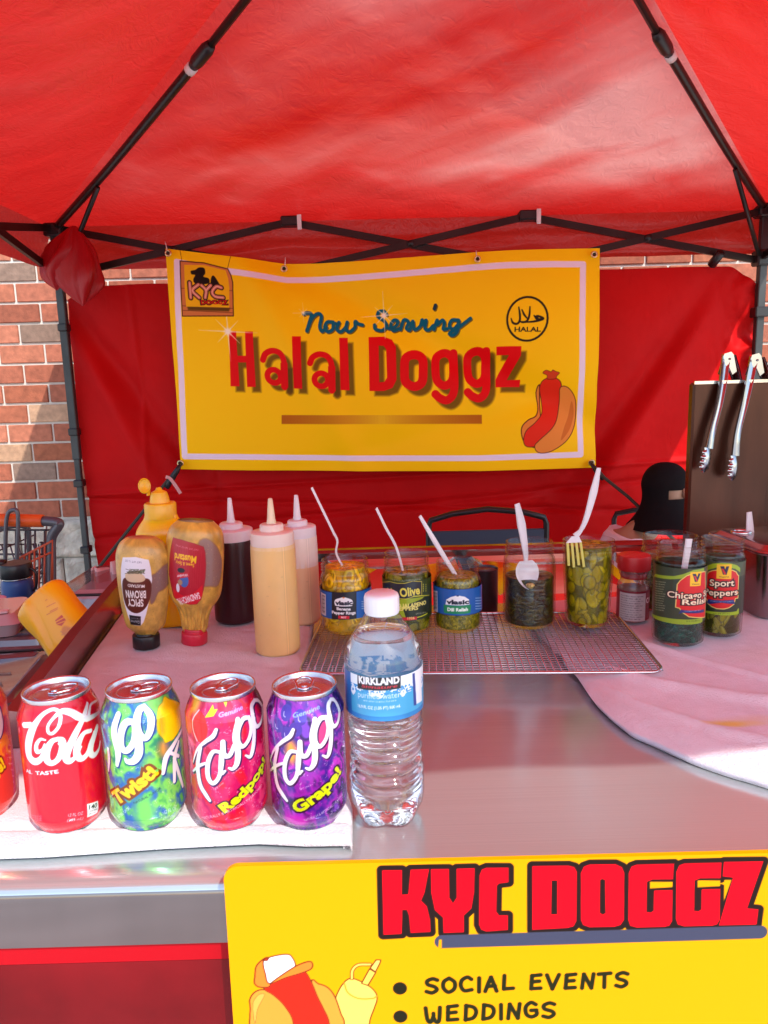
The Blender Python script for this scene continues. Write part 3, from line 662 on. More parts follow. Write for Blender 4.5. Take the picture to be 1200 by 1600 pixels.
# cords holding the banner
def cord(name, label, pts, y0, y1, r, m):
    P = [aty(u, v, y0+(y1-y0)*i/(len(pts)-1)) for i, (u, v) in enumerate(pts)]
    mb = MB(); mb.tube(P, r, 8); return tag(mb.build(name, m), label, 'cord')
m_cord = mat('bungee_cord', (.045, .045, .03), .7, bumps=[(500, .6, .001)])
cord('bungee_cord', 'dark bungee cord from the lower left banner eyelet down behind the mustard bottles', [(284, 723), (256, 758), (228, 794), (196, 834), (160, 880), (130, 918)], 3.0, 2.86, .0065, m_cord)
cord('bungee_cord', 'dark bungee cord from the lower right banner eyelet running down to the right', [(922, 722), (940, 743), (980, 775), (1010, 803), (1060, 850)], 3.0, 2.7, .0065, m_cord)
for pts, lb in (([(282, 726), (276, 736), (266, 752), (260, 762)], 'black hook of the left bungee cord under the banner corner'), ([(923, 724), (932, 735), (943, 748)], 'black hook of the right bungee cord under the banner corner')):
    mb = MB(); mb.tube([aty(u, v, 2.975) for u, v in pts], [.005]+[.012]*(len(pts)-1), 8); tag(mb.build('cord_hook', m_blackp), lb, 'hook')
V = []
m_film = mat('tape_strip', (.75, .35, .33), .4)
pts = cr([(259, 745), (266, 748), (275, 760), (282, 771)], 6); mb = MB()
for i in range(len(pts)-1):
    a = aty(pts[i][0], pts[i][1], 2.95); b_ = aty(pts[i+1][0], pts[i+1][1], 2.95); mb.bar(a, b_+(b_-a)*.1, .002, .013, up=(.7, 0, .5))
tag(mb.build('tape_strip', m_film, smooth=False), 'little pinkish tape strip dangling from the left bungee cord', 'tape')
for (u, v, u2, v2) in ((263, 398, 258, 378), (445, 420, 446, 402), (745, 405, 744, 392)):
    mb = MB(); mb.tube([aty(u, v, 3.02), aty(u2, v2, 3.03)], .002, 6); tag(mb.build('string', m_whitep), {263: 'thin white string above the top left banner eyelet', 445: 'thin white string above the sagging banner eyelet', 745: 'thin white string above the third banner eyelet'}[u], 'string')
# ================================================================ FOOD CART
ZC = 1.0
cart = empty('food_cart', 'stainless steel food cart with a brushed counter across the foreground', 'food cart', (.3, 1.1, 0))
K0 = np.array([.3, 1.1, 0])
m_top = mat('brushed_steel', (.49, .55, .56), .19, .66, var=(6, .06, (.5, 170, 1)), rvar=.03, bumps=[(9, .10, .0012, (.6, 70, 1)), (5, .05, .004, (1, 1, 1)), (90, .12, .0003, (1, 6, 1))])
m_steel = mat('polished_steel', (.62, .58, .57), .14, 1, var=(3, .08), bumps=[(5, .15, .003)])
m_dsteel = mat('dark_steel', (.30, .26, .26), .2, 1, var=(4, .15), bumps=[(6, .12, .003)])
m_face = mat('stained_steel_face', (.46, .40, .39), .2, 1, var=(7, .18, (3, 1, .4)), bumps=[(7, .2, .004, (1, 1, .3)), (300, .1, .0004)])
m_low = mat('lower_panel', (.20, .004, .007), .16, .35, spec=.25, var=(5, .5), bumps=[(6, .1, .003), (200, .1, .0005)])  # dark red reflection put into the steel panel's base colour
m_redrefl = mat('red_reflection', (.42, .002, .008), .35, spec=.12)
m_black = mat('matte_black', (.008, .008, .008), .6)
mb = MB(); top = []
# counter as one slab outline (left part is cut away for the sunken well)
RL = [(-.392, .735), (-.430, .987), (-.462, 1.237), (-.475, 1.35), (-.51, 1.66)]
out = [(-1.25, .545), (1.25, .545), (1.25, 1.24)]+[(x, y) for x, y in RL[::-1] if y < 1.24]+[(-1.25, .735)]
V = [(x-K0[0], y-K0[1], ZC) for x, y in out]+[(x-K0[0], y-K0[1], ZC-.012) for x, y in out]; n_ = len(out)
mb.add(V, [tuple(range(n_)), tuple(range(n_, 2*n_))[::-1]]+[(i, i+n_, (i+1) % n_+n_, (i+1) % n_) for i in range(n_)])
prof = [(.545, 1.0), (.537, .9995), (.530, .997), (.526, .992), (.5245, .986), (.5245, .946)]
V = []
for x in (-1.25, 1.25):
    for (y, z) in prof: V.append((x-K0[0], y-K0[1], z))
m6 = len(prof)
k0 = len(mb.v); mb.add(V, [(i, i+1, m6+i+1, m6+i) for i in range(m6-1)])
mb.add([(-1.25-.3, .5245-1.1, .946), (1.25-.3, .5245-1.1, .946), (1.25-.3, .56-1.1, .946), (-1.25-.3, .56-1.1, .946)], [(0, 3, 2, 1)])
ct = mb.build('countertop', m_top, cart, auto=50)
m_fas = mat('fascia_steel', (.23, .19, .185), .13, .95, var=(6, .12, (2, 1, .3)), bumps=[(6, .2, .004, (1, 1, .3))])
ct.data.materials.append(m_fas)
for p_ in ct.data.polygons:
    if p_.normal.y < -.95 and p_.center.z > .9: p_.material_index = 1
mb = MB(); mb.box((-1.25-.3, .5305-1.1, .926), (.95, .56-1.1, .9445)); mb.build('red_reflection', m_redrefl, cart, smooth=False)  # strip coloured red to stand for a reflection in the steel front
mb = MB(); mb.box((-1.25-.3, .532-1.1, .30), (.95, .57-1.1, .9245)); mb.build('front_panel', m_low, cart, smooth=False)
mb = MB(); mb.box((.90, .58-1.1, .30), (.93, .56, .985)); mb.box((-1.25-.3, .58-1.1, .30), (-1.52, .56, .86)); mb.box((-1.5, .53, .30), (.9, .56, .89)); mb.build('body_panel', m_dsteel, cart, smooth=False)
for (x, y) in ((-1.45, -.48), (.83, -.48), (-1.45, .48), (.83, .48)):
    mb = MB(); mb.box((x-.03, y-.03, .12), (x+.03, y+.03, .31)); lg = mb.build('leg', m_dsteel, cart, smooth=False)
    mb = MB(); mb.lathe([(.02, -.015), (.06, -.015), (.065, 0), (.06, .015), (.02, .015)], 24); w = mb.build('wheel', m_black, lg); w.rotation_euler = (0, R(90), 0); w.location = (x, y, .066)
# raised side rail
mb = MB()
for (x0, y0), (x1, y1) in zip(RL[:-1], RL[1:]):
    a0 = .052
    V = [(x0, y0, ZC+.002), (x0, y0, ZC+a0), (x0-.014, y0, ZC+a0+.002), (x0-.014, y0, .88), (x1, y1, ZC+.002), (x1, y1, ZC+a0), (x1-.014, y1, ZC+a0+.002), (x1-.014, y1, .88)]
    mb.add([tuple(np.array(p)-K0) for p in V], [(0, 1, 5, 4), (1, 2, 6, 5), (2, 3, 7, 6)]+([(0, 3, 2, 1)] if (x0, y0) == RL[0] else []))
m_rail = mat('rail_steel', (.34, .22, .22), .22, .9, var=(3, .12), bumps=[(5, .15, .003)])
mb.build('side_rail', m_rail, cart, smooth=False)
m_well = mat('well_steel', (.06, .045, .04), .3, .8, var=(4, .3))
mb = MB(); mb.box((-1.25-.3, .75-1.1, .868), (-.42-.3, .56, .872)); mb.box((-1.55, .737-1.1, .86), (-.72, .749-1.1, .998)); mb.build('sunken_shelf', m_well, cart, smooth=False)
# rear edge frame and raised back ledge
mb = MB(); mb.box((-.50-.3, 1.243-1.1, .93), (.95, 1.268-1.1, .985)); mb.box((-.79, 1.63-1.1, .985), (.95, 1.66-1.1, 1.012), bev=.006); mb.box((-.79, 1.268-1.1, .90), (.95, 1.63-1.1, .905))
mb.build('rear_frame', m_dsteel, cart, smooth=False)
# creased lids over the food wells behind the jars
m_lid = mat('lid_steel', (.72, .66, .58), .10, 1, bumps=[(4, .25, .004)])
k = 0
for x0 in (-.46, -.14, .18, .50):
    x1 = x0+.305; y0, y1 = 1.285, 1.615; g = 'lids over the food wells'
    o = empty('pan_lid', {0: 'creased steel pan lid behind the squeeze bottles', 1: 'creased steel pan lid behind the banana pepper and jalapeno jars', 2: 'creased steel pan lid behind the dill relish jar and dark relish jar', 3: 'creased steel pan lid behind the shaker and tall relish jars at the right'}[k], 'pan lid', ((x0+x1)/2, 1.45, .985), 0, g)
    hx, hy = .1525, .165; mb = MB()
    mb.add([(-hx, -hy, 0), (hx, -hy, 0), (hx, hy, 0), (-hx, hy, 0), (-hx+.012, -hy+.012, .012), (hx-.012, -hy+.012, .012), (hx-.012, hy-.012, .012), (-hx+.012, hy-.012, .012), (-hx+.03, -hy+.03, .006), (hx-.03, -hy+.03, .006), (hx-.03, hy-.03, .006), (-hx+.03, hy-.03, .006), (-.03, 0, .028), (.03, 0, .028)],
           [(0, 1, 5, 4), (1, 2, 6, 5), (2, 3, 7, 6), (3, 0, 4, 7), (4, 5, 9, 8), (5, 6, 10, 9), (6, 7, 11, 10), (7, 4, 8, 11), (8, 9, 13, 12), (9, 10, 13), (10, 11, 12, 13), (11, 8, 12)])
    mb.build('lid_plate', m_lid, o, smooth=False)
    k += 1
# upright lid at the right with the tongs
m_up = mat('brown_reflection_steel', (.085, .030, .016), .24, .6, var=(9, .4, (1.6, 1, .25)), bumps=[(5, .15, .004), (260, .25, .0006, (1, 1, .15))])  # brown reflection of the camera side put into the steel's colour
mb = MB(); mb.box((.606-.3, 1.45-1.1, .99), (1.0-.3, 1.474-1.1, 1.366), bev=.004); up = mb.build('upright_lid', m_up, cart, smooth=False)
mb = MB(); mb.bar((.606-.3, .348, 1.366), (.70, .348, 1.366), .004, .006); mb.build('lid_edge', m_steel, up, smooth=False)

# ---------------------------------------------------------------- cloths
def terry(name, label, S, T, X, Y, Z, th, col=(222, 219, 224), stain=None):
    cvC = np.ones(X.shape+(3,))*np.array(col)
    nz = fbm(X*60, Y*60, 3, 3)[..., None]; cvC = cvC*(.96+.06*nz)
    if stain is not None: 
        for (sx, sy, rx, ry, c, a) in stain:
            m = np.clip(1.25-np.hypot((X-sx)/rx, (Y-sy)/ry)-.5*(fbm(X*50, Y*60, 8, 3)-.5), 0, 1)[..., None]*a; cvC = cvC*(1-m)+np.array(c)*m
    V = np.stack([X, Y, Z], -1)
    return tag(sheet(name, V, th, m_terry, None, cvC), label, 'towel')
m_terry = mat('terry_cloth', (.8, .8, .8), .95, attr=1, spec=.05, sheen=.15, bumps=[(420, .8, .0016), (1000, .7, .0012), (16, .4, .006, (1, 1.4, 1), 1)])
S, T = np.meshgrid(np.linspace(0, 1, 260), np.linspace(0, 1, 330))
xr = np.interp(T, [0, .08, .55, .62, 1], [-.034, -.036, -.098, -.112, -.122]); xl = np.interp(T, [0, .2, .27, 1], [-.60, -.60, -.44, -.478])
yl = .556-.0*S; 
yf = np.interp(S, [0, .3, .55, .72, .86, .93, 1], [.553, .5545, .556, .563, .566, .561, .560])
X = xl+(xr-xl)*S+.003*(fbm(T*9, S*2, 4, 2)-.5)*np.where(S > .9, 1, 0); Y = yf+(1.225-yf)*T
xl2 = np.interp(Y, [0, .725, .735, .987, 1.237], [-.60, -.60, -.387, -.424, -.455]); X = xl2+(xr-xl2)*S
e = np.minimum(np.minimum(S*.5, (1-S)*.5), T*.67)
Z = ZC+.010+.004*(fbm(X*7, Y*9, 5, 3)-.3)*np.clip(e/.02, 0, 1)+.0032*(np.exp(-((Y-.589)/.004)**2)*-1)*np.where(T < .2, 1, 0)
Z += .012*np.clip(fbm(X*7+Y*4, Y*8, 15, 4)-.45, 0, 1)*np.clip((Y-.72)/.1, 0, 1)*np.clip(e/.02, 0, 1)*2
Z -= .006*(1-np.clip(e/.006, 0, 1))**2
terry('bar_towel', 'long white terry towel under the soda cans and mustard bottles', S, T, X, Y, Z, .0085)
# right towel with its folded front edge
ed = [atz(u, v, ZC+.012) for u, v in ((905, 1058), (925, 1088), (950, 1112), (985, 1138), (1030, 1158), (1085, 1182), (1140, 1200), (1215, 1222), (1300, 1240), (1500, 1270))]
Sx = np.linspace(0, 1, 300); ex = np.interp(Sx, np.linspace(0, 1, len(ed)), [p[0] for p in ed]); ey = np.interp(Sx, np.linspace(0, 1, len(ed)), [p[1] for p in ed])
ker = np.ones(15)/15; ex[7:-7] = np.convolve(ex, ker, 'valid'); ey[7:-7] = np.convolve(ey, ker, 'valid')
bx = np.interp(Sx, [0, 1], [.215, 1.15]); by = np.interp(Sx, [0, 1], [1.215, 1.225])
T = np.linspace(0, 1, 260)[:, None]; X = ex+(bx-ex)*T; Y = ey+(by-ey)*T; d = (Y-ey)
roll = np.clip(d/.022, 0, 1)
Z = ZC+.0078+.009*np.sin(np.clip(d/.035, 0, 1)*math.pi/2)*np.clip(Sx*4, .15, 1)-.004*np.clip((d-.05)/.10, 0, 1)*np.clip(Sx*3, 0, 1)+.006*np.exp(-((d-.10-.35*(Sx-.2)*.2)/.012)**2)+.005*np.exp(-(((X-.42)+(Y-.9)*.8)/.010)**2)
Z += .010*(fbm(X*5+Y*2, Y*6, 21, 3)-.35)*np.clip(d/.05, 0, 1)
Z += .004*np.exp(-((d-.045-.02*fbm(X*3, X*0, 3, 2))/.008)**2)*np.clip(Sx*3, 0, 1)
Y = Y+.004*(fbm(X*40, X*0, 9, 2)-.5)*(1-roll)
sp = atz(1140, 1128, ZC+.02)
terry('bar_towel', 'white terry towel at the right with a rolled front edge and yellow mustard stain', None, None, X, Y, Z, .0072, (232, 230, 238), [(sp[0], sp[1], .030, .009, (232, 214, 60), .85), (sp[0]+.03, sp[1]+.006, .05, .014, (228, 206, 150), .35), (.52, .93, .08, .03, (226, 214, 206), .5)])

# ---------------------------------------------------------------- wire rack
rack = empty('cooling_rack', 'chrome wire cooling rack under the pickle and relish jars', 'wire rack', (.1205, .997, ZC), R(-3.3))
m_chrome = mat('chrome_wire', (.58, .58, .60), .16, 1)
hw, hd, zr = .228, .121, .0225
rad = .018; P = []
for (cx, cy, a0) in ((hw-rad, hd-rad, 0), (-hw+rad, hd-rad, 90), (-hw+rad, -hd+rad, 180), (hw-rad, -hd+rad, 270)):
    for a in range(0, 91, 15): P.append((cx+rad*math.cos(R(a0+a)), cy+rad*math.sin(R(a0+a)), zr))
mb = MB(); mb.tube(P, .0021, 8, closed=True); mb.build('outer_wire', m_chrome, rack)
mb = MB(); x = -hw+.009
while x < hw-.004: mb.tube([(x, -hd, zr+.001), (x, hd, zr+.001)], .00075, 5); x += .0092
mb.build('cross_wires', m_chrome, rack)
mb = MB(); y = -hd+.0075
while y < hd-.003: mb.tube([(-hw, y, zr-.0008), (hw, y, zr-.0008)], .00075, 5); y += .0076
mb.build('long_wires', m_chrome, rack)
for (x, y) in ((-.2, -.09), (.2, -.09), (-.2, .09), (.2, .09)):
    mb = MB(); mb.tube([(x-.012, y, zr-.001), (x-.010, y, .0105), (x+.010, y, .0105), (x+.012, y, zr-.001)], .0016, 6); mb.build('foot', m_chrome, rack)

# ---------------------------------------------------------------- soda cans
m_can_m = mat('printed_can', (.8, .1, .1), .24, .35, attr=1, coat=.6, coat_rough=.06)
m_alu = mat('can_aluminium', (.80, .79, .80), .22, 1, bumps=[(30, .08, .0006)])
m_aluw = mat('can_lid_aluminium', (.72, .70, .71), .26, .95)
CANP = sm([(0, .0262), (.003, .0275), (.007, .0302), (.012, .0324), (.018, .0331), (.05, .0331), (.096, .0331), (.101, .0328), (.107, .0308), (.112, .0286), (.116, .0272)], 5)
_cp = interp(CANP)
def spline_shift(pts, dx, dy): return [(x+dx, y+dy) for x, y in pts]
def can(label, x, y, painter, rz_tab=0.):
    z0 = ZC+.0125
    o = empty('soda_can', label, 'soda can', (x, y, z0), 0, 'soda cans on the white towel')
    rd = Round(x, y, z0, .0331)
    cv = Cv(-math.pi*.0331, math.pi*.0331, 0, .116, 420, 236, (200, 20, 40)); painter(cv, rd)
    round_surface('can_body', rd, _cp, cv, m_can_m, o)
    mb = MB(); mb.lathe([(0, .004), (.020, .004), (.0235, .0005), (.0255, -.0002), (.0266, .0015)], 48); mb.build('base_rim', m_alu, o)
    mb = MB(); mb.lathe([(.0271, .1155), (.0276, .1175), (.0279, .1195), (.0274, .1208), (.0264, .1206), (.0258, .119), (.0252, .1155), (.0243, .1148), (.0235, .1160), (.022, .1166), (.010, .1167), (0, .1167)], 56)
    ld = mb.build('can_lid', m_aluw, o)
    mb = MB()                                   # opening panel, rivet and ring tab
    pts = [(.0145*math.cos(a)*.92, -.0085+.0105*math.sin(a)*.95, .1169) for a in np.linspace(0, 2*math.pi, 26)[:-1]]; mb.tube(pts, .00045, 6, closed=True); mb.build('score_line', m_aluw, ld)
    mb = MB(); tb = []
    for a in np.linspace(0, 2*math.pi, 30)[:-1]: tb.append((.0076*math.cos(a)*(1.0 if math.sin(a) > 0 else .86), .0055+.0118*math.sin(a), .1183+.0006*math.sin(a)))
    mb.tube(tb, .00125, 8, closed=True, flat=.8)
    mb.box((-.0066, -.0045, .1176), (.0066, .0028, .1187), bev=.0005); mb.tube([(0, -.0015, .1172), (0, -.0015, .1196)], .0024, 12)
    tab = mb.build('pull_tab', m_alu, ld, auto=40)
    for q in (ld,):
        q.rotation_euler = (0, 0, rz_tab)
    return o, rd
g4 = F1(0, 1000, 3.529); g5 = F1(280, 1000, 2.857)
WHT = (240, 236, 238)
def coke(cv, rd):
    cv.C[:] = (224, 4, 40)
    T = lambda P: rd.P(P, g4)
    m = .001
    def st(P, w, grow=0): cv.stroke(T(P), [q*m*1.18 for q in w], WHT, smooth=5)
    st([(250, 552), (222, 548), (200, 580), (204, 616), (232, 606), (246, 574)], [1.2, 2.2, 3, 3.4, 2, 1.2])
    st([(248, 600), (225, 655), (190, 670), (160, 640), (155, 580), (175, 500), (215, 430), (275, 398), (318, 400), (335, 430), (322, 480), (290, 515), (266, 508), (266, 470), (300, 430), (345, 402), (400, 405), (440, 425), (485, 432), (530, 410), (552, 375), (552, 330), (540, 300), (548, 275)],
       [2.2, 4, 5.6, 6.4, 6.6, 5.6, 3.4, 2.4, 2.4, 2.4, 2.4, 2.4, 2.2, 2, 2.2, 3.4, 5, 5.4, 4.4, 3, 2.4, 2.2, 2, 1.6])
    st([(548, 275), (562, 290), (556, 320), (520, 350), (500, 385), (480, 440)], [1.6, 1.8, 1.6, 1.6, 2.2, 3])
    st([(322, 545), (285, 560), (258, 610), (258, 660), (285, 680), (322, 655), (345, 600), (342, 555), (318, 545)], [3, 3.8, 5, 5, 4, 4, 5, 4.4, 3])
    st([(325, 570), (345, 590), (380, 570)], [1.6, 1.8, 1.6])
    st([(500, 350), (470, 410), (420, 510), (378, 600), (365, 650), (385, 668), (420, 640), (445, 590)], [2, 3.6, 5, 5.2, 5, 4.4, 2.6, 2])
    st([(500, 500), (462, 515), (430, 575), (425, 630), (448, 655), (480, 630), (505, 570), (520, 510)], [3, 3.6, 5, 5.2, 4.4, 4, 4.6, 3.2])
    st([(535, 480), (505, 570), (500, 620), (520, 635), (545, 600), (552, 560)], [4.4, 5.6, 5.2, 4, 2.6, 1.8])
    st([(130, 470), (164, 470)], [4, 4])
    cv.ell(*rd.hit(*g4(545, 606)), .001, .001, WHT)
    cv.text('AL  TASTE', rd.hit(*g4(146, 728)), rd.hit(*g4(322, 734)), .0032, WHT, off=.04)
    cv.poly(T([(480, 905), (540, 886), (546, 955), (484, 982)]), WHT); cv.text('140', rd.hit(*g4(490, 936)), rd.hit(*g4(534, 922)), .0042, (30, 40, 40), off=.02); cv.text('CALORIES', rd.hit(*g4(488, 950)), rd.hit(*g4(536, 936)), .0014, (60, 60, 60)); cv.text('PER CAN', rd.hit(*g4(489, 966)), rd.hit(*g4(530, 954)), .0014, (60, 60, 60))
    cv.text('12 FL OZ', rd.hit(*g4(376, 975)), rd.hit(*g4(458, 962)), .0028, (255, 214, 214)); cv.text('(355 mL)', rd.hit(*g4(370, 1004)), rd.hit(*g4(460, 992)), .0028, (255, 214, 214))
    for i in range(3): cv.text('CAFFEINE', rd.hit(*g4(165, 966+i*11)), rd.hit(*g4(232, 975+i*11)), .0013, (240, 150, 160))
def blobs(cv, cols, seed, sc=(60, 45)):
    X, Y = cv.X, cv.Y; a = fbm(X*sc[0]+Y*20, Y*sc[1]-X*12, seed, 4); b_ = fbm(X*sc[0]*.8-Y*30, Y*sc[1], seed+7, 4)
    a = (a-a.min())/(a.max()-a.min()); cols = [np.array(c, float) for c in cols]; n_ = len(cols)-1; f = np.clip(a*1.15+.25*(b_-.5), 0, .999)*n_; i = f.astype(int); f = (f-i); f = f*f*(3-2*f)
    CC = np.array(cols); cv.C[:] = CC[i]*(1-f[..., None])+CC[np.minimum(i+1, n_)]*f[..., None]
    sp = vn(X*1400, Y*1400, seed)*vn(X*300, Y*260, seed+2); m = (sp > .62)[..., None]*.35; cv.C[:] = cv.C*(1-m)+np.array((250, 240, 250))*m
FAY = [([(62, 545), (80, 490), (115, 455), (150, 430), (165, 400)], [1.2, 2.4, 3.4, 4, 3]), ([(95, 480), (82, 560), (92, 640), (118, 690), (136, 716)], [3.4, 5, 5.2, 4.6, 3]), ([(62, 585), (92, 560), (125, 548)], [2, 3, 2.2]),
       ([(185, 500), (150, 500), (128, 550), (128, 610), (150, 640), (178, 610), (190, 545), (188, 500), (186, 590), (205, 585)], [3, 3.6, 4.4, 4.8, 4, 3.6, 4, 3.6, 4, 2]),
       ([(195, 455), (198, 510), (225, 515), (245, 470)], [4.4, 5, 4, 3.6]), ([(262, 355), (250, 430), (262, 500), (258, 550), (240, 575), (222, 572)], [4, 5.2, 5.4, 5, 3.4, 2]),
       ([(312, 345), (285, 355), (262, 400), (262, 455), (285, 475), (312, 440), (322, 390), (312, 345)], [3.4, 4.4, 5, 4.8, 4, 4, 4.4, 3.4]), ([(335, 350), (335, 420), (330, 480), (318, 520), (296, 515)], [3, 4.4, 4.8, 3.6, 1.6]),
       ([(352, 270), (332, 300), (330, 350), (345, 385), (365, 365), (372, 310), (366, 272), (352, 270)], [3, 4.2, 4.6, 4, 3.8, 4.2, 3.6, 3])]
def faygo(cv, rd, dx=0, dy=0, f=g5, shadow=(60, 14, 80), only=None, kx=1., T=None):
    L = []
    for i, (P, w) in enumerate(FAY):
        if only and i not in only: continue
        Q = T(P) if T else rd.P([(p[0]+dx, p[1]+dy) for p in P], f); L.append((Q, [q*.00093*kx for q in w]))
    for Q, w in L: cv.stroke([(a+.0008, b-.0009) for a, b in Q], w, shadow, smooth=5, grow=.0006)
    for Q, w in L: cv.stroke(Q, w, (238, 236, 240), smooth=5)
def redpop(cv, rd):
    blobs(cv, [(232, 30, 60), (214, 10, 90), (236, 20, 50), (190, 8, 90), (232, 60, 110), (180, 0, 60)], 3)
    T = lambda P: rd.P(P, g5)
    cv.ell(*rd.hit(*g5(85, 390)), .009, .013, (222, 30, 30)); cv.ell(*rd.hit(*g5(50, 280)), .006, .010, (226, 150, 40), soft=.006)
    cv.stroke(T([(75, 320), (60, 350), (62, 400), (80, 450)]), .0012, (255, 190, 200), smooth=4)
    for P in ([(110, 350), (140, 300), (150, 320), (168, 318), (150, 345)], [(170, 258), (200, 250), (196, 285), (210, 310), (228, 262), (215, 255)]): cv.poly(T(P), (206, 222, 30))
    cv.ell(*rd.hit(*g5(370, 260)), .010, .012, (120, 10, 60), soft=.005)
    cv.text('Genuine', rd.hit(*g5(175, 350)), rd.hit(*g5(292, 312)), .0036, (170, 170, 230), off=.02, shear=.2)
    faygo(cv, rd)
    for o, c in ((.16, (90, 10, 50)), (.05, (208, 226, 20))): cv.text('Redpop!', rd.hit(*g5(205, 770)), rd.hit(*g5(383, 540)), .0086, c, off=o, shear=-.1)
    cv.text('NATURALLY & ARTIFICIALLY FLAVORED', rd.hit(*g5(105, 800)), rd.hit(*g5(370, 650)), .0026, (250, 200, 215))
    cv.text('BEST SINCE', rd.hit(*g5(160, 670)), rd.hit(*g5(200, 640)), .0014, (250, 190, 200)); cv.text('THE ORIGINAL', rd.hit(*g5(236, 600)), rd.hit(*g5(280, 570)), .0015, (250, 190, 200))
def grape(cv, rd):
    blobs(cv, [(60, 20, 110), (110, 20, 150), (190, 40, 190), (60, 30, 140), (150, 30, 170), (40, 20, 90), (120, 60, 190)], 9)
    cv.ell(*rd.hit(*g5(640, 420)), .008, .014, (230, 50, 120), soft=.008); cv.ell(*rd.hit(*g5(500, 500)), .005, .010, (236, 160, 60), soft=.006); cv.ell(*rd.hit(*g5(520, 810)), .012, .008, (204, 40, 190), soft=.008)
    for (a, b_) in ((440, 380), (480, 420), (540, 350), (470, 330), (520, 400)): cv.ell(*rd.hit(*g5(a, b_)), .0055, .0065, (74, 50, 160)); cv.stroke(rd.P([(a-10, b_-5), (a-8, b_+10), (a, b_+16)], g5), .0006, (200, 190, 240), smooth=3)
    cv.text('Genuine', rd.hit(*g5(505, 350)), rd.hit(*g5(635, 312)), .0036, (140, 170, 236), off=.02, shear=.2)
    faygo(cv, rd, 344, 0)
    for o, c in ((.16, (50, 10, 60)), (.05, (208, 226, 20))): cv.text('Grape!', rd.hit(*g5(530, 772)), rd.hit(*g5(722, 590)), .0100, c, off=o, shear=-.1)
    cv.text('NATURALLY & ARTIFICIALLY FLAVORED', rd.hit(*g5(560, 812)), rd.hit(*g5(730, 690)), .0026, (206, 196, 226))
    cv.text('BEST SINCE', rd.hit(*g5(540, 670)), rd.hit(*g5(590, 650)), .0014, (230, 190, 240))
def twist(cv, rd):
    blobs(cv, [(20, 120, 110), (90, 190, 80), (40, 100, 170), (120, 210, 90), (30, 130, 90), (50, 80, 160)], 14)
    T = lambda P: rd.P(P, g4)
    for (a, b_, rx, c) in ((830, 700, .006, (120, 200, 80)), (900, 600, .004, (226, 150, 60)), (870, 320, .010, (130, 214, 90)), (800, 950, .008, (110, 200, 90))): cv.ell(*rd.hit(*g4(a, b_)), rx, rx*1.7, c, soft=.008)
    LM = [(935, 318), (915, 350), (885, 380), (868, 440), (872, 500), (900, 540), (912, 564), (935, 556), (955, 545), (985, 500), (1003, 430), (1000, 360), (975, 335), (955, 330)]
    cv.poly(T(LM), (160, 150, 10), smooth=4, grow=.0006); cv.poly(T(LM), (244, 216, 10), smooth=4); cv.ell(*rd.hit(*g4(890, 470)), .003, .010, (240, 170, 20), soft=.004)
    # wordmark seen from its end: y g o at the left, the next F at the right
    for col, dx_, g_ in (((24, 60, 130), .0009, .0009), (WHT, 0, 0)):
        for P, w in (([(640, 420), (628, 520), (650, 620), (645, 690)], [5, 6, 5.6, 3]), ([(596, 600), (600, 660), (598, 720)], [3, 3.4, 2]), ([(735, 452), (690, 460), (666, 520), (668, 590), (700, 610), (738, 560), (748, 490), (735, 452)], [4, 5.6, 6, 6, 5, 5, 5.6, 4]),
                     ([(755, 450), (762, 540), (765, 620), (740, 665), (705, 672), (690, 655)], [4, 6, 6.4, 6, 4, 2]), ([(800, 378), (765, 400), (752, 460), (768, 520), (805, 540), (830, 490), (832, 420), (800, 378)], [4, 5.6, 6, 5.6, 5, 5.6, 5.6, 4]),
                     ([(1004, 470), (985, 530), (950, 590), (915, 650), (900, 735)], [2.4, 3.4, 4.6, 5, 3]), ([(985, 560), (965, 640), (962, 780)], [3, 4.4, 3]), ([(935, 620), (985, 640)], [3, 3]), ([(960, 650), (985, 730), (1008, 805)], [3, 3.6, 3])):
            cv.stroke([(a+dx_, b_-dx_) for a, b_ in T(P)], [q*.00105+g_ for q in w], col, smooth=5)
    for o, c in ((.18, (120, 60, 10)), (.05, (250, 200, 20))): cv.text('Twist!', rd.hit(*g4(650, 905)), rd.hit(*g4(872, 735)), .0115, c, off=o, shear=-.1)
    cv.text('NATURAL FLAVORS', rd.hit(*g4(655, 985)), rd.hit(*g4(720, 930)), .0028, (220, 240, 230)); cv.text('NATURAL FLAVOR', rd.hit(*g4(740, 905)), rd.hit(*g4(890, 820)), .0022, (20, 60, 70))
    cv.text('12 FL OZ', rd.hit(*g4(905, 960)), rd.hit(*g4(975, 930)), .0034, (200, 230, 240)); cv.text('(355 mL)', rd.hit(*g4(905, 1000)), rd.hit(*g4(975, 972)), .0034, (200, 230, 240))
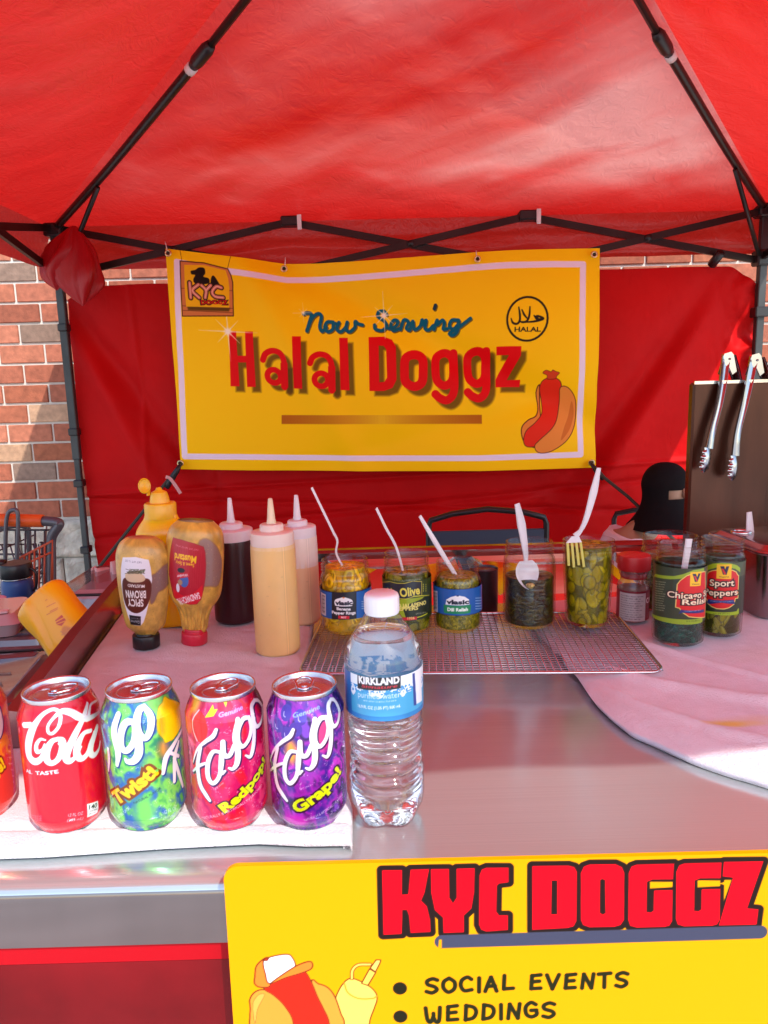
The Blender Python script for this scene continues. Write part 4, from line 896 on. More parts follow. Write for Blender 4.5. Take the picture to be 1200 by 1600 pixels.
def orange(cv, rd):
    blobs(cv, [(236, 110, 20), (240, 80, 30), (220, 40, 60), (244, 140, 30), (190, 20, 70)], 22)
    g = F1(0, 1000, 3.529); T = lambda P: rd.P(P, g)
    cv.poly([rd.hit(*g(a, b_)) for a, b_ in ((40, 330), (90, 330), (100, 960), (60, 960))], (206, 60, 110), soft=.002)
    for i in range(16): cv.text('Nutrition facts sodium', rd.hit(*g(48, 380+i*34)), rd.hit(*g(76, 378+i*34)), .0016, (250, 214, 226))
    cv.poly(T([(-60, 900), (-20, 700), (20, 640), (70, 760), (70, 960), (0, 990)]), (226, 60, 50), smooth=4)
    for P, w in (([(-40, 330), (-8, 400), (4, 470), (-6, 530), (-40, 540)], [5, 6, 6, 5, 4]),): cv.stroke(T(P), [q*.001+.003 for q in w], (70, 20, 110), smooth=5); cv.stroke(T(P), [q*.001 for q in w], WHT, smooth=5)
    for o, c in ((.16, (140, 40, 20)), (.04, (250, 214, 20))): cv.text('ge!', rd.hit(*g(-30, 760)), rd.hit(*g(30, 700)), .012, c, off=o)
can('orange soda can at the far left edge of the row', -.375, .616, orange, .3)
can('red cola can with a white script wordmark, left of the green can', -.2865, .603, coke, -.9)
can('green and blue twist soda can with a yellow lemon', -.2155, .603, twist, -1.1)
can('red and magenta pop can with yellow lettering', -.1424, .600, redpop, -.45)
can('purple grape soda can beside the water bottle', -.0723, .598, grape, .1)

# ---------------------------------------------------------------- water bottle
WX, WY = -.0042, .611
wb = empty('water_bottle', 'clear plastic water bottle with white cap and blue label on the steel counter', 'water bottle', (WX, WY, ZC+.001))
def wob(TH, Z):
    m = np.clip((Z-.030)/.012, 0, 1)*np.clip((.098-Z)/.010, 0, 1)
    ph = .6*np.sin(TH*2+Z*40)+1.1*np.floor((TH+1.2)/1.6)
    rib = .0016*np.sin(Z*2*math.pi/.0105+ph)*m
    base = .0028*np.cos(TH*5)*np.clip((.028-Z)/.028, 0, 1)**.7
    waist = -.0022*np.exp(-((Z-.06)/.022)**2)
    sh = .0005*np.sin(TH*12)*np.clip((Z-.155)/.02, 0, 1)*0
    return rib-base+waist+sh
BP = interp(sm([(0, .021), (.003, .026), (.010, .0310), (.022, .0335), (.035, .0335), (.095, .0325), (.100, .0322), (.105, .0332), (.137, .0332), (.142, .0340), (.148, .0338), (.156, .0310), (.166, .0248), (.176, .0180), (.182, .0142), (.186, .0128), (.192, .0126)], 6))
m_pet = thin_glass('pet_plastic', (.985, .99, 1), (.62, .66, .70), .05, .03, haze=.03, hcol=(.9, .92, .95))
m_water = mat('water', (1, 1, 1), .0, trans=1, ior=1.33)
def shell(name, prof, z0, z1, off, m, parent, n=140, nz=200, top=True):
    th = np.linspace(0, 2*np.pi, n+1)[:-1]; zz = np.linspace(z0, z1, nz); TH, Z = np.meshgrid(th, zz); TH2 = (TH+np.pi) % (2*np.pi)-np.pi
    rr = np.array([prof(z) for z in zz])[:, None]+wob(TH2, Z)+off; mb = MB()
    V = np.stack([rr*np.sin(TH), -rr*np.cos(TH), Z], -1).reshape(-1, 3).tolist(); F = []
    for i in range(nz-1):
        for k in range(n): F.append((i*n+k, i*n+(k+1) % n, (i+1)*n+(k+1) % n, (i+1)*n+k))
    F.append(tuple(range(n))[::-1])
    if top: F.append(tuple((nz-1)*n+k for k in range(n)))
    mb.add(V, F); return mb.build(name, m, parent, auto=60)
shell('bottle_wall', BP, 0, .192, 0, m_pet, wb, top=False)
shell('water', BP, .0012, .166, -.0011, m_water, wb)
mb = MB(); mb.lathe([(0, .1995), (.0118, .1995), (.0143, .198), (.0150, .1955), (.0150, .1835), (.0145, .1822), (.013, .1822)][::-1], 64, mod=lambda a, z: 1+.012*math.cos(a*40)*(1 if z < .196 else 0))
m_cap = mat('white_cap', (.80, .79, .82), .4, sss=.25)
cp = mb.build('cap', m_cap, wb, auto=50); cp.location = (0, 0, .0)
rdw = Round(WX, WY, ZC+.001, .0340, zs=1.037); wb.scale = (1, 1, 1.037)
lb = Cv(-math.pi*.034, math.pi*.034, .1015, .1385, 380, 70, (120, 190, 226))
X, Y = lb.X, lb.Y
lb.C[:] = np.where((Y > .1245+.003*np.sin(X*260)+.0015*np.sin(X*700))[..., None], np.array((232, 240, 248)), np.array((70, 168, 214))+0*X[..., None])
sp = (vn(X*900, Y*900, 3) > .55) & (Y > .1235) & (Y < .130); lb.C[sp] = (60, 150, 210)
lb.C[(Y < .1055)] = (40, 130, 196)
lb.C[(X < -.032) & (X > -.046)] = (40, 110, 180)
T5 = lambda P: rdw.P(P, g5)
lb.poly(T5([(797, 152), (988, 156), (988, 214), (797, 214)]), (22, 20, 26)); lb.text('KIRKLAND', rdw.hit(*g5(804, 190)), rdw.hit(*g5(982, 190)), .0060, (248, 248, 250), off=.05); lb.text('Signature', rdw.hit(*g5(815, 210)), rdw.hit(*g5(972, 210)), .0028, (220, 40, 60), off=.02, shear=.3)
lb.text('purified water', rdw.hit(*g5(800, 252)), rdw.hit(*g5(988, 252)), .0052, (225, 240, 250)); lb.text('with minerals added for taste', rdw.hit(*g5(822, 272)), rdw.hit(*g5(968, 272)), .0018, (225, 240, 250))
lb.text('16.9 FL OZ (1.05 PT) 500 mL', rdw.hit(*g5(800, 298)), rdw.hit(*g5(988, 298)), .0026, (235, 245, 250), off=.03)
lb.poly(T5([(1050, 150), (1078, 130), (1082, 270), (1058, 285)]), (235, 240, 246)); lb.poly(T5([(1040, 150), (1050, 146), (1058, 290), (1046, 292)]), (40, 60, 140))
m_lab = mat('glossy_label', (.5, .5, .5), .35, attr=1, spec=.5, coat=.3)
round_surface('label', rdw, lambda z: .0343, lb, m_lab, wb)
# ================================================================ JARS
m_glass = thin_glass('jar_glass', (.985, .985, .98), (.62, .65, .60), .03, .01, gz=.6)
m_cont = mat('jar_contents', (.1, .1, .02), .3, attr=1, spec=.35, coat=.15, coat_rough=.15, bumps=[(160, .35, .003)])
m_pl = mat('jar_label', (.5, .5, .5), .38, attr=1, coat=.25)
def jar(name, label, x, y, z0, tab, neck_r, mouth_z, fill, kind, col, lab=None, lr=None, cat='jar', seed=1, wall=.0022, sy=1):
    o = empty(name, label, cat, (x, y, z0)); tb = sm(tab, 5); p = interp(tb)
    Rm = max(r for z, r in tab)
    mb = MB(); n_z = 46; H = tab[-1][0]; zs = [t[0] for t in tb]
    outer = [(p(z), z) for z in zs]; outer = [(r, z) for r, z in outer]
    # screw thread rings round the mouth
    top = [(neck_r+.0004, mouth_z-.001)]; ring = []
    for k in range(3):
        zz = mouth_z+.0025+k*.0042; ring += [(neck_r, zz-.0012), (neck_r+.0019, zz), (neck_r, zz+.0012)]
    ze = mouth_z+.0165
    ring += [(neck_r, ze-.001), (neck_r+.0012, ze), (neck_r+.0008, ze+.0014), (neck_r-wall/2, ze+.002), (neck_r-wall, ze+.001)]
    inner = [(max(.001, p(z)-wall), z) for z in zs[::-1] if z > .005]
    prof = [(.001, 0)]+outer+ring+[(neck_r-wall, mouth_z)]+inner+[(.001, .005)]
    mb.lathe(prof, 72); g = mb.build('glass', m_glass, o, auto=70)
    # contents, modelled as a lumpy painted mass
    rc = lambda z: max(.002, (p(z) if z < mouth_z else neck_r)-wall-.0008)
    nz = 90; cv = Cv(-math.pi*Rm, math.pi*Rm, .0056, fill, 300, nz, col[0]); rng = random.Random(seed); X, Y = cv.X, cv.Y; disp = np.zeros(X.shape)
    cs = [np.array(c, float) for c in col]
    if kind == 'relish':
        a = fbm(X*260, Y*260, seed, 4); b_ = vn(X*520, Y*520, seed+3)
        f = np.clip((a-.3)*2.5, 0, 1)[..., None]; cv.C[:] = cs[0]*(1-f)+cs[1]*f; m = (b_ > .78)[..., None]*.7; cv.C[:] = cv.C*(1-m)+cs[2]*m; disp = .0012*(a-.5)
    elif kind == 'shred':
        a = fbm(X*110+fbm(X*60, Y*60, 3)*4, Y*380, seed, 4); f = np.clip((a-.3)*2.4, 0, 1)[..., None]; cv.C[:] = cs[0]*(1-f)+cs[1]*f; disp = .0016*(a-.5)
        for _ in range(160):
            cx = rng.uniform(-Rm*3.1, Rm*3.1); cy = rng.uniform(.005, fill); an = rng.uniform(-1.2, 1.2); ln = rng.uniform(.004, .012)
            cv.stroke([(cx, cy), (cx+ln*math.cos(an)*.5, cy+ln*math.sin(an)*.5+.001), (cx+ln*math.cos(an), cy+ln*math.sin(an))], .0011, cs[2], smooth=3, alpha=.65)
    else:                                   # slices, rings, whole peppers
        for _ in range({'slices': 130, 'rings': 120, 'peppers': 70}[kind]):
            cx = rng.uniform(-Rm*3.1, Rm*3.1); cy = rng.uniform(.002, fill-.002); an = rng.uniform(0, 3.1)
            if kind == 'peppers': rx, ry = rng.uniform(.012, .018), rng.uniform(.0045, .006); an = rng.uniform(.7, 2.4)
            else: rx = rng.uniform(.007, .016); ry = rx*rng.uniform(.22, .98)
            c = cs[1]*rng.uniform(.75, 1.15); cv.ell(cx, cy, rx, ry, cs[0]*.75, rot=an); cv.ell(cx, cy, rx*.93, ry*.92, c, rot=an)
            if kind == 'peppers': cv.ell(cx+.001, cy+.001, rx*.6, ry*.3, np.minimum(255, c*1.25), rot=an, alpha=.6, soft=.002)
            else: cv.ell(cx, cy, rx*.80, ry*.78, np.minimum(255, cs[2]*rng.uniform(.85, 1.1)), rot=an, alpha=.7, soft=.0015)
            if kind == 'rings': cv.ell(cx, cy, rx*.45, ry*.42, cs[0]*.8, rot=an, soft=.001)
            q = ((X-cx)*math.cos(an)+(Y-cy)*math.sin(an))/rx; w = (-(X-cx)*math.sin(an)+(Y-cy)*math.cos(an))/ry; d = q*q+w*w
            disp = np.where(d < 1, .0014*np.sqrt(np.clip(1-d, 0, 1))-.0009+rng.uniform(-.0004, .0004), disp)
        a = fbm(X*90, Y*90, seed, 3)[..., None]; cv.C[:] *= (.75+.5*a)
    rr = np.array([rc(z) for z in cv.ys])[:, None]+np.minimum(disp, .0003)-.0006
    TH = X/Rm; V = np.stack([rr*np.sin(TH), -rr*np.cos(TH), Y], -1)
    # top surface closes the mass
    K = 14; ring_ = V[-1]; tops = []; ctop = []
    for k in range(1, K+1):
        f = 1-k/K; q = ring_.copy(); q[:, :2] *= f; q[:, 2] = fill+.004*(fbm(q[:, 0]*150+9, q[:, 1]*150, seed+2, 3)-.45)*min(1, (1-f)*3)
        tops.append(q); cc = cv.C[-1-k*3].copy(); ctop.append(cc)
    V2 = np.concatenate([V, np.array(tops)]); C2 = np.concatenate([cv.C, np.array(ctop)])
    gridobj('contents', V2, m_cont, o, C2)
    if lab:
        pb, pt, painter = lab; rl = lr or Rm; rd = Round(x, y, z0, rl+.0004); z0l = rd.hit(*pb)[1]; z1l = rd.hit(*pt)[1]
        lv = Cv(-math.pi*rd.R, math.pi*rd.R, z0l, z1l, 460, max(24, int((z1l-z0l)/.00052)), (30, 90, 170)); painter(lv, rd)
        i0 = 0
        round_surface('label', rd, lambda z: rl+.0004, lv, m_pl, o)
    return o
ZR = ZC+.0248
g2 = F1(440, 700, 2.6087); g3 = F1(800, 700, 3.0); z5 = F1(480, 840, 5.4545); z3 = F1(1080, 780, 7.27); gz = F1(640, 770, 4.2857)
def vl(cv, rd, f, box, badge, name1, lines):
    pass
def banana(cv, rd):
    cv.C[:] = (24, 96, 176); T = lambda P: rd.P(P, z5)
    cv.C[cv.Y > cv.ys[-1]-.0012] = (16, 40, 80)
    cv.poly(T([(118, 462), (158, 485), (160, 668), (122, 645)]), (214, 210, 216)); 
    for i in range(14): cv.stroke(T([(128, 490+i*11), (150, 500+i*11)]), .0006 if i % 3 else .0012, (60, 60, 70))
    cv.poly(T([(210, 450), (420, 455), (420, 700), (210, 695)]), (18, 20, 34))
    cv.poly(T([(232, 545), (245, 525), (280, 515), (310, 508), (345, 516), (380, 530), (390, 555), (385, 575), (370, 585), (250, 582), (236, 570)]), (240, 240, 240), smooth=3)
    cv.text('vlasic', rd.hit(*z5(243, 572)), rd.hit(*z5(384, 572)), .0062, (18, 20, 40), off=.05); cv.ell(*rd.hit(*z5(310, 512)), .0016, .001, (220, 120, 30))
    cv.text('Banana', rd.hit(*z5(252, 616)), rd.hit(*z5(370, 620)), .0042, (240, 240, 240), off=.05); cv.text('Pepper Rings', rd.hit(*z5(212, 645)), rd.hit(*z5(412, 650)), .0042, (240, 240, 240), off=.05)
    cv.poly(T([(264, 664), (360, 668), (360, 694), (264, 690)]), (214, 20, 40)); cv.text('HOT', rd.hit(*z5(290, 686)), rd.hit(*z5(332, 689)), .0026, (250, 240, 240), off=.04)
    for i in range(4): cv.stroke(T([(465, 545+i*20), (500, 545+i*20)]), .0009, (180, 205, 230))
def dill(cv, rd):
    cv.C[:] = (22, 92, 170); T = lambda P: rd.P(P, gz)
    cv.C[(cv.Y > cv.ys[-1]-.001) | (cv.Y < cv.ys[0]+.001)] = (14, 50, 110)
    cv.poly(T([(155, 650), (186, 658), (188, 800), (160, 790)]), (214, 210, 216))
    for i in range(14): cv.stroke(T([(160, 668+i*8), (182, 672+i*8)]), .0006 if i % 3 else .0011, (60, 60, 70))
    cv.poly(T([(228, 748), (412, 748), (408, 800), (400, 806), (236, 804), (228, 796)]), (20, 140, 84))
    cv.poly(T([(240, 748), (246, 715), (275, 698), (320, 686), (370, 696), (398, 715), (402, 748)]), (240, 242, 242)); cv.ell(*rd.hit(*gz(322, 690)), .002, .001, (30, 60, 120))
    cv.text('vlasic', rd.hit(*gz(250, 742)), rd.hit(*gz(396, 742)), .0064, (18, 30, 50), off=.05); cv.text('Dill Relish', rd.hit(*gz(254, 790)), rd.hit(*gz(390, 790)), .0050, (240, 250, 240), off=.05)
    for i in range(5): cv.stroke(T([(442, 705+i*18), (480, 702+i*18)]), .001, (170, 200, 235))
def olive(cv, rd):
    T = lambda P: rd.P(P, z5)
    cv.C[:] = (52, 66, 22)
    cv.poly(T([(560, 530), (690, 530), (860, 525), (1020, 500), (1048, 500), (1048, 560), (1040, 640), (960, 690), (900, 705), (560, 700)]), (30, 42, 20))
    cv.poly(T([(560, 530), (700, 530), (850, 520), (1000, 498), (980, 520), (880, 560), (820, 620), (840, 680), (700, 690), (560, 690)]), (150, 170, 20))
    FL = [(560, 380), (705, 372), (760, 386), (830, 388), (900, 368), (978, 372), (978, 498), (910, 505), (840, 526), (770, 520), (700, 500), (560, 500)]
    cv.poly(T(FL), (214, 200, 60)); cv.poly([(a, b_) for a, b_ in T(FL)], (28, 34, 44), grow=-.0008)
    cv.text('Mt. Olive', rd.hit(*z5(690, 500)), rd.hit(*z5(960, 478)), .0126, (226, 214, 80), off=.035)
    for i in range(4): cv.ell(*rd.hit(*z5(990, 400+i*18)), .0007, .0012, (190, 190, 60)); cv.ell(*rd.hit(*z5(1012, 400+i*18)), .0007, .0012, (190, 190, 60))
    cv.stroke(T([(900, 500), (960, 494), (1040, 490)]), .0011, (200, 200, 40))
    cv.text('DICED JALAPENO', rd.hit(*z5(690, 580)), rd.hit(*z5(1012, 565)), .0056, (236, 226, 120), off=.04); cv.text('PEPPERS', rd.hit(*z5(760, 618)), rd.hit(*z5(944, 612)), .0056, (236, 226, 120), off=.04)
    cv.poly(T([(810, 680), (935, 672), (935, 698), (810, 706)]), (206, 24, 44)); cv.text('1926', rd.hit(*z5(856, 698)), rd.hit(*z5(914, 694)), .0036, (240, 210, 120), off=.03)
    cv.stroke(T([(940, 680), (980, 668), (1024, 645)]), .0013, (214, 224, 40)); cv.text('12 FL OZ (355 mL)', rd.hit(*z5(926, 655)), rd.hit(*z5(1014, 640)), .0022, (220, 220, 200))
def vienna_fields(cv, T, rd, f, cx, top, sc, shift=0):
    pass
def sport(cv, rd):
    cv.C[:] = (38, 52, 32); T = lambda P: rd.P(P, z3)
    def zband(pts0, pts1, c): cv.poly(T(pts0+pts1[::-1]), c)
    G = (150, 178, 30)
    cv.C[cv.Y > cv.ys[0]+.055] = (70, 80, 50)
    cv.poly(T([(120, 800), (150, 770), (240, 732), (340, 722), (440, 728), (520, 750), (556, 780), (556, 830), (500, 790), (400, 770), (300, 772), (200, 800), (150, 850), (120, 880)]), G)
    cv.poly(T([(120, 1262), (240, 1285), (360, 1295), (520, 1280), (535, 1250), (535, 1295), (400, 1315), (240, 1308), (110, 1290)]), G, grow=.0012)
    RD = [(155, 870), (180, 860), (200, 830), (240, 815), (340, 800), (470, 810), (510, 830), (525, 860), (538, 870), (530, 1060), (530, 1120), (500, 1125), (485, 1190), (430, 1230), (370, 1245), (290, 1240), (230, 1215), (190, 1180), (180, 1135), (150, 1115)]
    cv.poly(T(RD), (226, 206, 110), grow=.001); cv.poly(T(RD), (208, 22, 24), grow=-.0002)
    cv.poly(T([(292, 738), (462, 738), (455, 905), (285, 900)]), (240, 190, 20)); V_ = [(330, 762), (376, 762), (385, 800), (400, 762), (432, 762), (402, 858), (362, 858)]
    cv.poly(T(V_), (24, 30, 70)); cv.poly(T([(342, 790), (366, 790), (400, 850), (376, 858)]), (200, 40, 40)); cv.text('Vienna', rd.hit(*z3(316, 888)), rd.hit(*z3(430, 888)), .0020, (60, 40, 20))
    for o, c in ((.15, (50, 14, 14)), (.02, (244, 228, 190))):
        cv.text('Sport', rd.hit(*z3(214, 980)), rd.hit(*z3(488, 982)), .0092, c, off=o); cv.text('Peppers', rd.hit(*z3(152, 1076)), rd.hit(*z3(526, 1082)), .0088, c, off=o)
    cv.poly(T([(176, 1170), (196, 1135), (340, 1150), (480, 1140), (500, 1190), (480, 1190), (340, 1175), (200, 1190)]), (24, 40, 110)); cv.text("CHICAGO'S HOT DOG EXPERTS", rd.hit(*z3(212, 1160)), rd.hit(*z3(478, 1166)), .0018, (180, 200, 230))
    cv.text('16 FL OZ (473 mL)', rd.hit(*z3(246, 1300)), rd.hit(*z3(436, 1304)), .0016, (40, 60, 20))
def chicago(cv, rd):
    cv.C[:] = (48, 60, 36); T = lambda P: rd.P(P, g3); G = (140, 168, 34)
    cv.poly(T([(660, 615), (672, 590), (760, 600), (800, 592), (850, 572), (900, 562), (902, 585), (860, 592), (800, 612), (740, 615), (668, 602)]), G)
    cv.poly(T([(655, 775), (720, 800), (790, 808), (885, 802), (890, 785), (890, 812), (800, 828), (720, 820), (660, 795)]), G, grow=.0015)
    RD = [(776, 640), (790, 622), (820, 600), (860, 585), (905, 580), (905, 790), (830, 790), (800, 770), (786, 750), (768, 745)]
    cv.poly(T(RD), (226, 206, 110), grow=.001); cv.poly(T(RD), (208, 22, 24), grow=-.0002)
    cv.poly(T([(836, 582), (888, 578), (884, 645), (834, 648)]), (240, 190, 20)); cv.poly(T([(846, 590), (862, 590), (868, 606), (874, 588), (884, 588), (870, 626), (858, 628)]), (24, 30, 70)); cv.poly(T([(852, 600), (860, 600), (872, 624), (864, 626)]), (200, 40, 40)); cv.text('Vienna', rd.hit(*g3(842, 641)), rd.hit(*g3(878, 640)), .0020, (60, 40, 20))
    for o, c in ((.15, (50, 14, 14)), (.02, (244, 228, 190))):
        cv.text('Chicago Style', rd.hit(*g3(728, 696)), (rd.hit(*g3(728, 696))[0]+.080, rd.hit(*g3(728, 696))[1]-.001), .0085, c, off=o); cv.text('Relish', rd.hit(*g3(798, 734)), (rd.hit(*g3(798, 734))[0]+.044, rd.hit(*g3(798, 738))[1]), .0076, c, off=o)
    cv.poly(T([(780, 778), (792, 758), (840, 762), (900, 755), (900, 768), (840, 775), (795, 772)]), (24, 40, 110)); cv.text("CHICAGO'S HOT DOG", rd.hit(*g3(806, 768)), rd.hit(*g3(885, 762)), .0018, (180, 200, 230))
    for i in range(13): cv.text('Ingredients', rd.hit(*g3(670, 625+i*11)), rd.hit(*g3(720-(i*3) % 14, 632+i*11)), .0018, (200, 206, 170))
    cv.text('12 FL OZ (355 mL)', rd.hit(*g3(818, 815)), rd.hit(*g3(880, 810)), .0018, (40, 60, 20))
def jt(Rm, h_sh, h_nk, rn, base=.004): return [(0, Rm*.80), (base, Rm*.94), (base*2.6, Rm), (h_sh*.55, Rm), (h_sh-.008, Rm), (h_sh, Rm*.975), ((h_sh+h_nk)/2, (Rm+rn)/2+.001), (h_nk, rn)]
YEL = [(206, 156, 0), (234, 184, 0), (248, 204, 10)]
jar('pepper_ring_jar', 'glass jar of yellow banana pepper rings with a dark blue label and thin white handle', -.0598, 1.056, ZR, jt(.0378, .074, .0885, .0330), .0330, .0885, .096, 'rings', YEL, (z5(315, 700), z5(315, 466), banana), .0378, seed=3)
jar('jalapeno_jar', 'tall glass jar of diced jalapenos behind the water bottle cap', .0305, 1.048, ZR, jt(.0355, .083, .0975, .0308), .0308, .0975, .088, 'slices', [(70, 72, 4), (128, 124, 8), (160, 148, 16)], (z5(850, 708), z5(850, 374), olive), .0355, seed=5)
jar('relish_jar', 'small glass jar of chopped dill relish with a bright blue label', .1045, 1.047, ZR, jt(.0352, .068, .0832, .0295), .0295, .0832, .080, 'relish', [(84, 86, 2), (150, 138, 8), (196, 176, 30)], (gz(320, 824), gz(320, 646), dill), .0352, seed=6)
jar('dark_relish_jar', 'mason jar of dark brown-green relish with a white spoon standing in it', .2115, 1.057, ZR, jt(.0382, .093, .1065, .0335), .0335, .1065, .074, 'shred', [(24, 22, 4), (66, 58, 10), (112, 100, 34)], None, seed=7)
jar('pickle_jar', 'straight glass of pickle slices with a white fork hooked on its rim', .2968, 1.052, ZR, [(0, .026), (.004, .0300), (.012, .0318), (.06, .0345), (.098, .0362), (.108, .0360)], .0358, .108, .119, 'slices', [(96, 92, 0), (146, 136, 2), (176, 160, 10)], None, seed=8)
jar('big_relish_jar', 'wide clear jar of green relish standing behind the dark green relish jar', .445, 1.125, ZC+.020, jt(.045, .088, .100, .040), .040, .100, .086, 'relish', [(70, 76, 30), (120, 126, 60), (160, 160, 90)], None, seed=12)
jar('green_relish_jar', 'glass jar with dark green relish below its red and green label, white knife inside', .4052, .987, ZC+.0175, jt(.0342, .110, .1205, .0300), .0300, .1205, .052, 'relish', [(0, 44, 38), (0, 78, 66), (10, 110, 90)], (g3(780, 826), g3(830, 566), chicago), .0342, seed=13)
jar('sport_pepper_jar', 'glass jar of whole small green peppers, red labelled, nearest the steel canister', .4760, 1.017, ZC+.0175, jt(.0305, .110, .1205, .0272), .0272, .1205, .096, 'peppers', [(56, 56, 8), (126, 124, 24), (160, 156, 50)], (z3(350, 1318), z3(350, 720), sport), .0305, seed=14)

# ================================================================ PLASTIC UTENSILS
m_ut = mat('white_utensil', (.78, .74, .76), .35, sss=.15)
def handle_strip(pts, w, th, name='handle', parent=None, up=None):
    mb = MB(); P = [Vector(p) for p in pts]; ws = w if hasattr(w, '__len__') else [w]*len(P); V = []; F = []
    side = Vector(up) if up else Vector((1, 0, 0))
    for i, p in enumerate(P):
        t = (P[min(i+1, len(P)-1)]-P[max(i-1, 0)]).normalized(); s = (side-t*side.dot(t)).normalized(); nn = t.cross(s)
        for (a, b_) in ((-1, -.6), (-.8, 1), (-.55, .35), (.55, .35), (.8, 1), (1, -.6)): V.append(p+s*(a*ws[i]/2)+nn*(b_*th/2))
    for i in range(len(P)-1):
        for k in range(6): F.append((i*6+k, i*6+(k+1) % 6, (i+1)*6+(k+1) % 6, (i+1)*6+k))
    F.append(tuple(range(6))[::-1]); F.append(tuple((len(P)-1)*6+k for k in range(6)))
    mb.add(V, F); return mb
def up(px, y): return Vector(aty(px[0], px[1], y))
def ut(name, label, pts, ys, w, side, cat, tail=None, extra=None):
    P = cr([tuple(up(p, yy)) for p, yy in zip(pts, ys)]+(tail or []), 6); P = [Vector(tuple(p)) for p in P]
    ws = list(np.interp(np.linspace(0, 1, len(P)), np.linspace(0, 1, len(w)), w))
    mb = handle_strip(P, ws, .0022, up=side)
    if extra: extra(mb)
    o = empty(name, label, cat, tuple(P[-1])); 
    mb.v = [tuple(Vector(v)-P[-1]) for v in mb.v]; mb.build('handle', m_ut, o, auto=40); return o, P
UG = 'white plastic utensils standing in the jars'
def bowl(o, c, ax, nrm, L, Wd, name='bowl', tines=False):
    ax = Vector(ax).normalized(); nrm = Vector(nrm).normalized(); nrm = (nrm-ax*nrm.dot(ax)).normalized(); sd = ax.cross(nrm); mb = MB(); N, M = 16, 14; V = []; F = []
    for i in range(N+1):
        t = i/N; hw_ = Wd/2*math.sin(math.pi*min(1, .08+.92*t)**.85)**.6 if i < N else 0
        hw_ = max(hw_, .0022 if i == 0 else 0)
        for k in range(M+1):
            s = k/M*2-1; dep = -.0048*(1-s*s)*math.sin(math.pi*t)
            V.append(Vector(c)+ax*(t*L)+sd*(s*hw_)+nrm*dep)
    for i in range(N):
        for k in range(M): F.append((i*(M+1)+k, i*(M+1)+k+1, (i+1)*(M+1)+k+1, (i+1)*(M+1)+k))
    k0 = len(V); V += [v-nrm*.0012 for v in V]; F += [tuple(q+k0 for q in f[::-1]) for f in F]
    mb.add([v-o.location for v in V], F); return mb.build(name, m_ut, o)
u1, P = ut('plastic_spoon', 'thin bent white handle standing in the banana pepper jar', [(487, 762), (503, 795), (520, 830), (527, 845), (525, 862), (531, 877)], [1.03, 1.035, 1.04, 1.045, 1.05, 1.055], [.0042, .0045, .004, .0035, .0035], (.3, .9, 0), 'spoon', tail=[(-.052, 1.06, 1.10)])
bowl(u1, P[-1], (0.1, .2, -1), (0, -1, 0), .03, .022)
u2, P = ut('plastic_spoon', 'slim white handle leaning in the jalapeno jar', [(588, 794), (603, 825), (620, 858)], [1.03, 1.035, 1.045], [.0048, .005, .0045], (.4, .9, 0), 'spoon', tail=[(.03, 1.05, 1.09)])
bowl(u2, P[-1], (0.3, .1, -1), (0, -1, 0), .03, .022)
u3, P = ut('plastic_spoon', 'broad white handle leaning left in the dill relish jar', [(656, 806), (678, 843), (698, 876)], [1.03, 1.035, 1.045], [.005, .0085, .0075, .006], (.75, .6, 0), 'spoon', tail=[(.110, 1.05, 1.09)])
bowl(u3, P[-1], (0.3, .1, -1), (0, -1, 0), .03, .022)
u4, P = ut('plastic_spoon', 'white plastic spoon with a smear of relish in the dark relish jar', [(808, 787), (815, 820), (821, 860), (822, 876)], [1.010, 1.020, 1.028, 1.029], [.0075, .0125, .0085, .0065], (1, .15, 0), 'spoon')
bw = bowl(u4, P[-1], Vector(up((826, 912), 1.024))-P[-1], (0, -1, .2), .042, .033)
m_mess = mat('relish_smear', (.55, .42, .14), .3, var=(300, .6), bumps=[(300, .8, .004)])
mb = MB(); mb.lathe([(0, -.004), (.0045, -.003), (.006, 0), (.004, .003), (0, .004)], 14, mod=lambda a, z: 1+.25*math.sin(a*3)); ms = mb.build('relish_smear', m_mess, u4); ms.location = Vector(up((829, 915), 1.018))-P[-1]
# fork
m_brine = m_ut
f_o, P = ut('plastic_fork', 'large white plastic fork standing in the pickle glass', [(936, 731), (928, 768), (917, 808), (908, 828), (899, 838)], [1.000, 1.005, 1.010, 1.012, 1.013], [.006, .0115, .0085, .006, .010], (1, .1, 0), 'fork')
mb = MB(); a = P[-1]; b1 = Vector(up((897, 848), 1.0135)); dl = Vector(up((899, 885), 1.0155))-b1
sd = Vector((1, .1, 0)).normalized()
mb.add([a-sd*.005, a+sd*.005, b1+sd*.0115, b1-sd*.0115, a-sd*.005+Vector((0, .0016, 0)), a+sd*.005+Vector((0, .0016, 0)), b1+sd*.0115+Vector((0, .0016, 0)), b1-sd*.0115+Vector((0, .0016, 0))], [(0, 1, 2, 3), (7, 6, 5, 4), (0, 3, 7, 4), (1, 5, 6, 2), (3, 2, 6, 7)])
mb.v = [tuple(Vector(v)-a) for v in mb.v]; mb.build('fork_head', m_ut, f_o, smooth=False)
m_tine = mat('stained_tine', (.62, .56, .12), .35)
for k in range(4):
    x0 = (-.0095+k*.0063); mb = MB(); s = b1+sd*x0-a; mb.bar(s, s+dl*(.95+.08*(k % 2))+sd*(.001*k), .0034, .0018, up=(0, 1, 0)); mb.build('tine', m_tine, f_o, smooth=False)
k_o, P = ut('plastic_knife', 'white plastic knife leaning in the dark green relish jar', [(1077, 842), (1074, 862), (1069, 895)], [.985, .985, .983], [.0105, .0105, .0095, .009], (1, .2, 0), 'knife', tail=[(.405, .983, 1.05)])
mb = MB(); mb.box((-.0046, -.001, -.022), (.0046, .001, 0)); mb.build('blade', m_ut, k_o, smooth=False)

